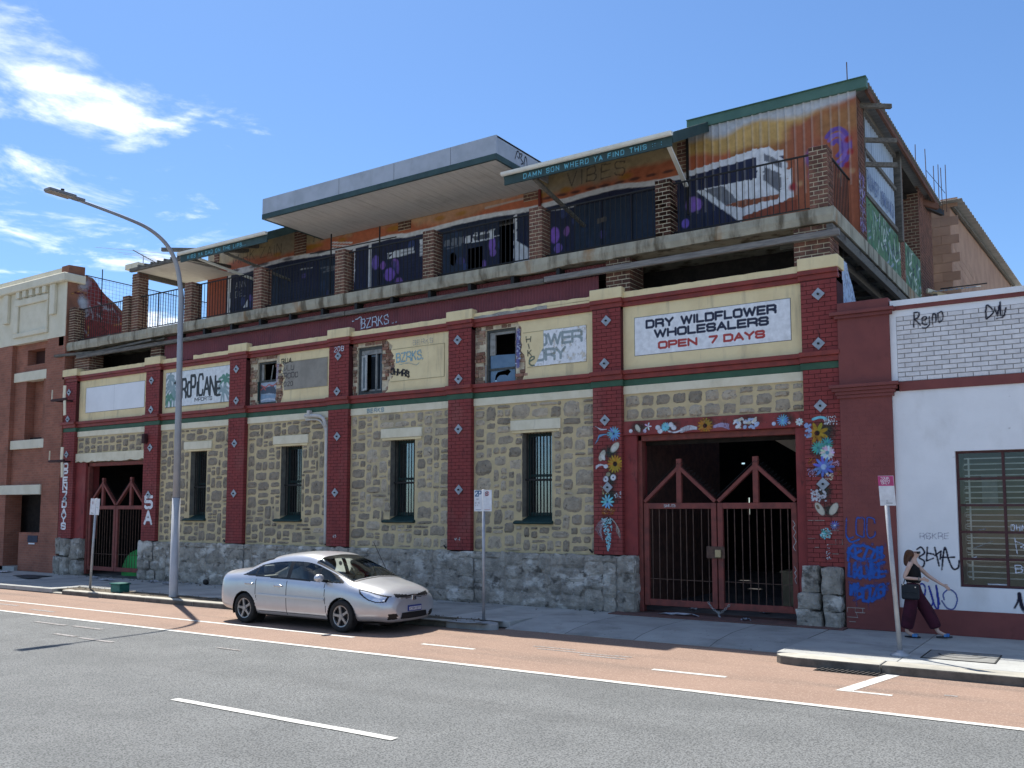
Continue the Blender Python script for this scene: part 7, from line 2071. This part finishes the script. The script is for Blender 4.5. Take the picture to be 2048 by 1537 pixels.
for wx, wz in WH:
    for sgn in (-1,1):
        # wheel well
        b = MB(); P = []
        for yy in (.56, .868):
            P.append([(wx+RW*cos(t)*1.0, sgn*yy, wz+RW*sin(t)) for t in np.linspace(-.35,pi+.35,24)])
        b.grid(P); b.add([(wx,sgn*.56,wz)]+[(wx+RW*1.02*cos(t), sgn*.56, wz+RW*1.02*sin(t)) for t in np.linspace(0,2*pi,25)], [(0,i,i+1) for i in range(1,25)])
        cpart(b, 'wheel_well', M_ctrim)
        # wheel
        yc = sgn*.775
        wl = bpy.data.objects.new('wheel', None); COL.objects.link(wl); wl.parent = CAR; wl.location = (wx, yc, wz); wl.empty_display_size = .1
        b = MB(); seg = 36; prof = [(.205,-.09),(.225,-.10),(.27,-.102),(.295,-.085),(.305,-.05),(.306,0),(.305,.05),(.295,.085),(.27,.102),(.225,.10),(.205,.09)]
        vs = []; fs = []
        for r_, yy in prof: vs += [(r_*cos(2*pi*k/seg), yy, r_*sin(2*pi*k/seg)) for k in range(seg)]
        for i in range(len(prof)-1):
            for k in range(seg): fs.append((i*seg+k, i*seg+(k+1)%seg, (i+1)*seg+(k+1)%seg, (i+1)*seg+k))
        b.add(vs, fs); cpart(b, 'tyre', M_tyre, wl, smooth=True)
        b = MB(); yo = sgn*.075
        ring = [(.19,yo-sgn*.05),(.208,yo),(.200,yo+sgn*.012),(.182,yo+sgn*.008),(.178,yo-sgn*.02)]
        vs = []; fs = []
        for r_, yy in ring: vs += [(r_*cos(2*pi*k/seg), yy, r_*sin(2*pi*k/seg)) for k in range(seg)]
        for i in range(len(ring)-1):
            for k in range(seg): fs.append((i*seg+k, i*seg+(k+1)%seg, (i+1)*seg+(k+1)%seg, (i+1)*seg+k))
        b.add(vs, fs)
        for k in range(5):
            a = pi/2+2*pi*k/5+.2
            for da in (-.0,):
                ca, sa = cos(a), sin(a); pa, pb = -sa, ca
                q = [(.03,.030),(.12,.020),(.19,.030)]
                top = [(ca*r_+pa*w_, yo+sgn*(.012-.02*(.19-r_)), sa*r_+pb*w_) for r_, w_ in q]; bot = [(ca*r_-pa*w_, yo+sgn*(.012-.02*(.19-r_)), sa*r_-pb*w_) for r_, w_ in q]
                low = [(x_, yo-sgn*.03, z_) for x_, _, z_ in top]; low2 = [(x_, yo-sgn*.03, z_) for x_, _, z_ in bot]
                b.grid([top, bot]); b.grid([top, low]); b.grid([bot, low2])
        b.cyl((0, yo-.02, 0), .045, sgn*.035+.02 if sgn > 0 else .02, 14, 'y')
        cpart(b, 'rim', M_rim, wl)
        b = MB(); b.add([(0,yo-sgn*.04,0)]+[(.19*cos(t), yo-sgn*.04, .19*sin(t)) for t in np.linspace(0,2*pi,25)], [(0,i,i+1) for i in range(1,25)]); cpart(b, 'brake_disc', M_ctrim, wl)
# under tray, interior
b = MB(); b.box(-2.0,2.0,-.6,.6,.16,.20); cpart(b, 'under_tray', M_ctrim)
M_seat = pmat('seat_cloth', (0.36,0.35,0.32), (0.30,0.29,0.265), scale=12, rough=.95, bump=.2); M_dash = pmat('dash_plastic', (0.42,0.40,0.35), (0.36,0.34,0.30), scale=5, rough=.8)
b = MB(); b.box(-1.5,1.3,-.74,.74,.30,.34); cpart(b, 'cabin_floor', M_ctrim)
for y in (-.37,.37):
    b = MB(); b.box(-.32,.22,y-.25,y+.25,.36,.56); b.beam((-.25,y,.50),(-.46,y,1.10),.48,.14,up=(0,1,0)); b.box(-.58,-.47,y-.13,y+.13,1.08,1.28); cpart(b, 'front_seat', M_seat, bevel=.04)
b = MB(); b.box(-1.15,-.7,-.62,.62,.36,.56); b.beam((-1.08,0,.52),(-1.28,0,1.02),.14,1.24,up=(1,0,0)); cpart(b, 'rear_seat', M_seat, bevel=.04)
for y in (-.36,.36): b = MB(); b.box(-1.30,-1.20,y-.12,y+.12,1.00,1.15); cpart(b, 'headrest', M_seat, bevel=.03)
b = MB(); b.prism([(.72,.62),(.70,.86),(.85,.93),(1.32,.95),(1.36,.80),(1.3,.5)], -.72,.72,'xz'); cpart(b, 'dashboard', M_dash, bevel=.03)
b = MB(); b.tube([(.58+.05*cos(t), .37+.17*sin(t), .90+.16*cos(t)) for t in np.linspace(0,2*pi,20)],.014,6,cap=False); cpart(b, 'steering_wheel', M_ctrim)
b = MB(); b.box(-1.95,-1.3,-.55,.55,.90,.93); cpart(b, 'parcel_shelf', M_dash)
# mirrors, handles, badge, plate, wipers, aerial, lamps
for sgn in (-1,1):
    bm = bmesh.new(); bmesh.ops.create_uvsphere(bm, u_segments=16, v_segments=10, radius=1)
    for v in bm.verts: v.co = Vector((.60+.20+.075*max(-.75,min(1,v.co.x*1.0)), sgn*(.97+.115*v.co.y), 1.0+.075*v.co.z))
    me = bpy.data.meshes.new('mirror'); bm.to_mesh(me); bm.free(); me.materials.append(M_cpaint); me.polygons.foreach_set('use_smooth',[True]*len(me.polygons)); mo = link('mirror', me, CAR)
    cpart(MB().beam((.84,sgn*.80,.93),(.82,sgn*.93,.955),.05,.04), 'mirror_arm', M_ctrim, mo)
    for x in (-.42,-.42-.86+.02):
        b = MB(); b.beam((x-.11,sgn*.898,.795 if x > -1 else .805),(x+.11,sgn*.898,.795 if x > -1 else .805),.035,.034); cpart(b, 'door_handle', M_chrome, bevel=.01)
    b = MB(); b.beam((-1.0,sgn*.890,.60),(.84,sgn*.890,.585),.022,.045); cpart(b, 'side_moulding', M_cpaint, bevel=.005)
    b = MB(); b.box(-2.265,-2.20,sgn*.48,sgn*.66,.66,.84); cpart(b, 'tail_light', pmat('tail_red',(.30,.02,.02),rough=.2,bump=0), bevel=.02)
b = MB(); b.box(2.285,2.322,-.38,.38,.652,.666); cpart(b, 'grille_bar', M_chrome, bevel=.004)
b = MB(); b.box(2.295,2.338,-.06,.06,.60,.69); bd = cpart(b, 'badge', M_chrome, bevel=.012)
b = MB(); b.box(2.336,2.342,-.036,-.020,.615,.675); b.box(2.336,2.342,.020,.036,.615,.675); b.box(2.336,2.342,-.02,.02,.641,.653); cpart(b, 'badge_letter', M_ctrim, bd)
b = MB(); b.box(2.325,2.352,-.19,.19,.40,.51); pl_ = cpart(b, 'number_plate', pmat('plate_blue',(.03,.05,.22),rough=.5,bump=0), bevel=.006)
c = Canvas(.37,.10,.004); c.fill((.03,.05,.22)); c.rect(.015,.355,.014,.078,(.58,.6,.64)); c.text('1CGM 877',.035,.026,.040,.62,.010,.009,(.02,.03,.12),fit=.30)
c.build('plate_face', M_print, None, (2.3545,-.185,.405), u=(0,1,0), v=(0,0,1), cut=None).parent = pl_
for y0_, y1_ in ((-.62,.02),(.0,.60)):
    b = MB(); b.beam((1.43,y0_,.985-.10*abs(y0_)),(1.30,y1_,1.045-.06*abs(y1_)),.02,.015); cpart(b, 'wiper', M_ctrim)
b = MB(); b.tube([(1.05,.72,.98),(.62,.74,1.62)],.006,5); cpart(b, 'aerial', M_ctrim)
# ------------------------------------------------------------------ woman walking past the white wall
PXo, PYo = -2.98, -.62
PER = empty('person', (PXo,PYo,0), 'person in black top, burgundy trousers and blue sandals walking by the white wall', 'person')
PER.scale = (.95,.95,.95)
M_skin = pmat('skin', (0.62,0.42,0.34), (0.55,0.36,0.28), scale=12, rough=.6, bump=.05)
M_hair = pmat('auburn_hair', (0.115,0.048,0.022), (0.06,0.026,0.014), scale=5, rough=.55, bump=.6, bscale=60, stretch=(40,40,4))
M_top = pmat('black_cloth', (0.012,0.012,0.014), rough=.85, bump=.2); M_trs = pmat('burgundy_cloth', (0.060,0.010,0.024), (0.038,0.007,0.016), scale=5, rough=.85, bump=.4, bscale=25)
def skin(name, V, E_, R_, mat, parent, sub=2, root=0):
    me = bpy.data.meshes.new(name); me.from_pydata(V, E_, []); me.materials.append(mat)
    o = link(name, me, parent)
    md = o.modifiers.new('skin','SKIN'); md.use_smooth_shade = True
    for i, r_ in enumerate(R_):
        sv = me.skin_vertices[0].data[i]; sv.radius = (r_, r_) if not isinstance(r_, tuple) else r_
        sv.use_root = (i == root)
    ss = o.modifiers.new('sub','SUBSURF'); ss.levels = sub; ss.render_levels = sub
    return o
# joints: x forward, y towards the wall positive, z up.  right side (towards the street) is y < 0
V = []; E_ = []; R_ = []
def J(p, r_, par=None):
    V.append(p); R_.append(r_)
    if par is not None: E_.append((par, len(V)-1))
    return len(V)-1
pel = J((0.00,0,.86),(.125,.105)); wst = J((.0,0,1.02),(.105,.085),pel); chs = J((.0,0,1.20),(.125,.09),wst); nkb = J((-.01,0,1.335),(.07,.06),chs); nk = J((.012,0,1.40),.046,nkb)
hd = J((.035,0,1.475),(.074,.086),nk); ht = J((.03,0,1.535),(.068,.08),hd); 
nose = J((.125,0,1.487),.012,hd); chin = J((.095,0,1.432),.028,hd)
rs = J((-.02,-.155,1.30),.045,nkb); re_ = J((-.12,-.20,1.06),.036,rs); rw = J((.13,-.17,1.045),.024,re_); rp = J((.185,-.155,1.04),(.024,.016),rw)
ls = J((.01,.155,1.30),.045,nkb); le = J((.22,.20,1.08),.036,ls); lw = J((.43,.16,.95),.024,le); lp = J((.485,.15,.92),(.024,.016),lw)
def fingers(palm, d, up):
    p = Vector(V[palm]); d = Vector(d).normalized(); up = Vector(up).normalized()
    for k, (off, l_) in enumerate(((.022,.060),(.008,.068),(-.007,.064),(-.020,.050))):
        a = J(tuple(p+d*.035+up*off), .0095, palm); b_ = J(tuple(p+d*(.035+l_*.6)+up*off-Vector((0,0,.008))), .0085, a); J(tuple(p+d*(.035+l_)+up*off-Vector((0,0,.022))), .007, b_)
    a = J(tuple(p+d*.005+up*.034+Vector((0,-.01,0))), .010, palm); J(tuple(p+d*.045+up*.05+Vector((0,-.015,-.005))), .0085, a)
fingers(rp,(1,.1,-.05),(0,.2,1)); fingers(lp,(.85,-.05,-.5),(.4,0,.8))
rh = J((-.01,-.085,.80),.085,pel); rk = J((-.06,-.09,.45),.055,rh); ra = J((-.13,-.09,.10),.035,rk); rt = J((-.02,-.09,.045),(.036,.025),ra); rtt = J((.06,-.09,.035),(.035,.018),rt)
lh = J((.02,.085,.80),.085,pel); lk = J((.22,.09,.47),.055,lh); la = J((.36,.09,.11),.035,lk); lt_ = J((.46,.09,.065),(.036,.025),la); ltt = J((.54,.09,.05),(.035,.018),lt_)
skin('body', V, E_, R_, M_skin, PER)
# clothing
top = skin('tank_top', [(0,0,.94),(0,0,1.04),(0,0,1.13),(0,0,1.23),(-.01,-.10,1.32),(-.01,.10,1.32)], [(0,1),(1,2),(2,3),(3,4),(3,5)], [(.15,.14),(.145,.135),(.15,.135),(.15,.13),.06,.06], M_top, PER)
skin('trousers', [(0,0,1.03),(0,0,.90),(-.015,-.095,.76),(-.06,-.10,.45),(-.115,-.10,.20),(-.125,-.10,.145),(.02,.09,.76),(.20,.095,.46),(.315,.095,.22),(.335,.095,.16)], [(0,1),(1,2),(2,3),(3,4),(4,5),(1,6),(6,7),(7,8),(8,9)],
     [(.115,.10),(.145,.125),.115,.125,.115,.105,.115,.125,.11,.10], M_trs, PER, root=1)
# hair falling behind the shoulders
skin('hair', [(-.005,0,1.545),(-.035,0,1.50),(-.075,0,1.42),(-.095,0,1.33),(-.10,-.02,1.25),(-.03,-.055,1.45),(-.055,-.075,1.36),(-.075,-.085,1.27),(-.03,.055,1.45),(-.055,.07,1.36)],
     [(0,1),(1,2),(2,3),(3,4),(1,5),(5,6),(6,7),(1,8),(8,9)], [.098,.095,.085,.07,.045,.05,.048,.03,.05,.04], M_hair, PER, root=0)
def ppart(b_, name, mat, bevel=0, smooth=False):
    o = link(name, b_.mesh(name, mat, smooth), PER)
    if bevel: md = o.modifiers.new('b','BEVEL'); md.width = bevel; md.segments = 2
    return o
b = MB(); b.box(.085,.125,-.075,-.01,1.485,1.525); b.box(.085,.125,.01,.075,1.485,1.525); b.box(.118,.13,-.02,.02,1.505,1.518); b.box(-.02,.10,-.083,-.075,1.508,1.520); b.box(-.02,.10,.075,.083,1.508,1.520); ppart(b, 'sunglasses', M_ctrim, .008)
b = MB(); b.box(.108,.12,-.022,.022,1.452,1.460); ppart(b, 'mouth', pmat('lips',(.30,.10,.09),rough=.5), .003)
b = MB(); b.tube([(.125+.0*cos(t), -.172+.03*cos(t), 1.045+.03*sin(t)) for t in np.linspace(0,2*pi,12)],.01,5,cap=False); ppart(b, 'bracelet', pmat('bracelet_grey',(.2,.2,.19),rough=.4))
M_sand = pmat('blue_sandal', (0.03,0.12,0.36), (0.10,0.26,0.46), scale=30, rough=.5); M_sole = pmat('sandal_sole', (.02,.022,.03), rough=.8)
for (x, y, z, tilt) in ((-.03,-.09,.0,.0),(.46,.09,.012,.10)):
    b = MB(); n = 12; out = []
    for k in range(n):
        t = 2*pi*k/n; out.append((.135*cos(t), .045*sin(t)*(1 if cos(t) > -.3 else .8)))
    vs = [(x+a*cos(tilt), y+e, z+a*sin(tilt)*.7+h+.004) for h in (0,.022) for a, e in out]
    b.add(vs, [tuple(range(n-1,-1,-1)), tuple(range(n,2*n))]+[(k,(k+1)%n,n+(k+1)%n,n+k) for k in range(n)]); so = ppart(b, 'sandal', M_sole)
    for dx in (.02,.065):
        b = MB(); P = []
        for a in (-.022,.022): P.append([(x+dx+a, y+.048*cos(t), z+.02+(dx*tilt)+.055*sin(t)) for t in np.linspace(0,pi,9)])
        b.grid(P); so2 = link('strap', b.mesh('strap', M_sand, True), so)
# shoulder bag (its own thing)
BG = empty('shoulder_bag', (PXo-.02,PYo-.2,.66), 'dark shoulder bag hanging at the hip of the walking person', 'bag')
b = MB(); b.box(PXo-.16,PXo+.12,PYo-.235,PYo-.155,.645,.90); b.build('body', pmat('bag_leather',(.012,.016,.022),(.02,.024,.03),scale=8,rough=.5,bump=.4), BG, bevel=.035, seg=3)
b = MB(); b.box(PXo-.15,PXo+.11,PYo-.245,PYo-.232,.76,.905); b.build('flap', MATS['bag_leather'], BG, bevel=.01)
b = MB(); b.tube([(PXo-.13,PYo-.19,.89),(PXo-.10,PYo-.13,1.02),(PXo-.03,PYo-.14,1.25),(PXo-.0,PYo-.10,1.365)],.008,6); b.build('strap', MATS['bag_leather'], BG)
for (x, z) in ((-.12,.90),(.07,.86)): b = MB(); b.cyl((PXo+x,PYo-.252,z),.012,.012,8,'y'); b.build('stud', M_chrome, BG)
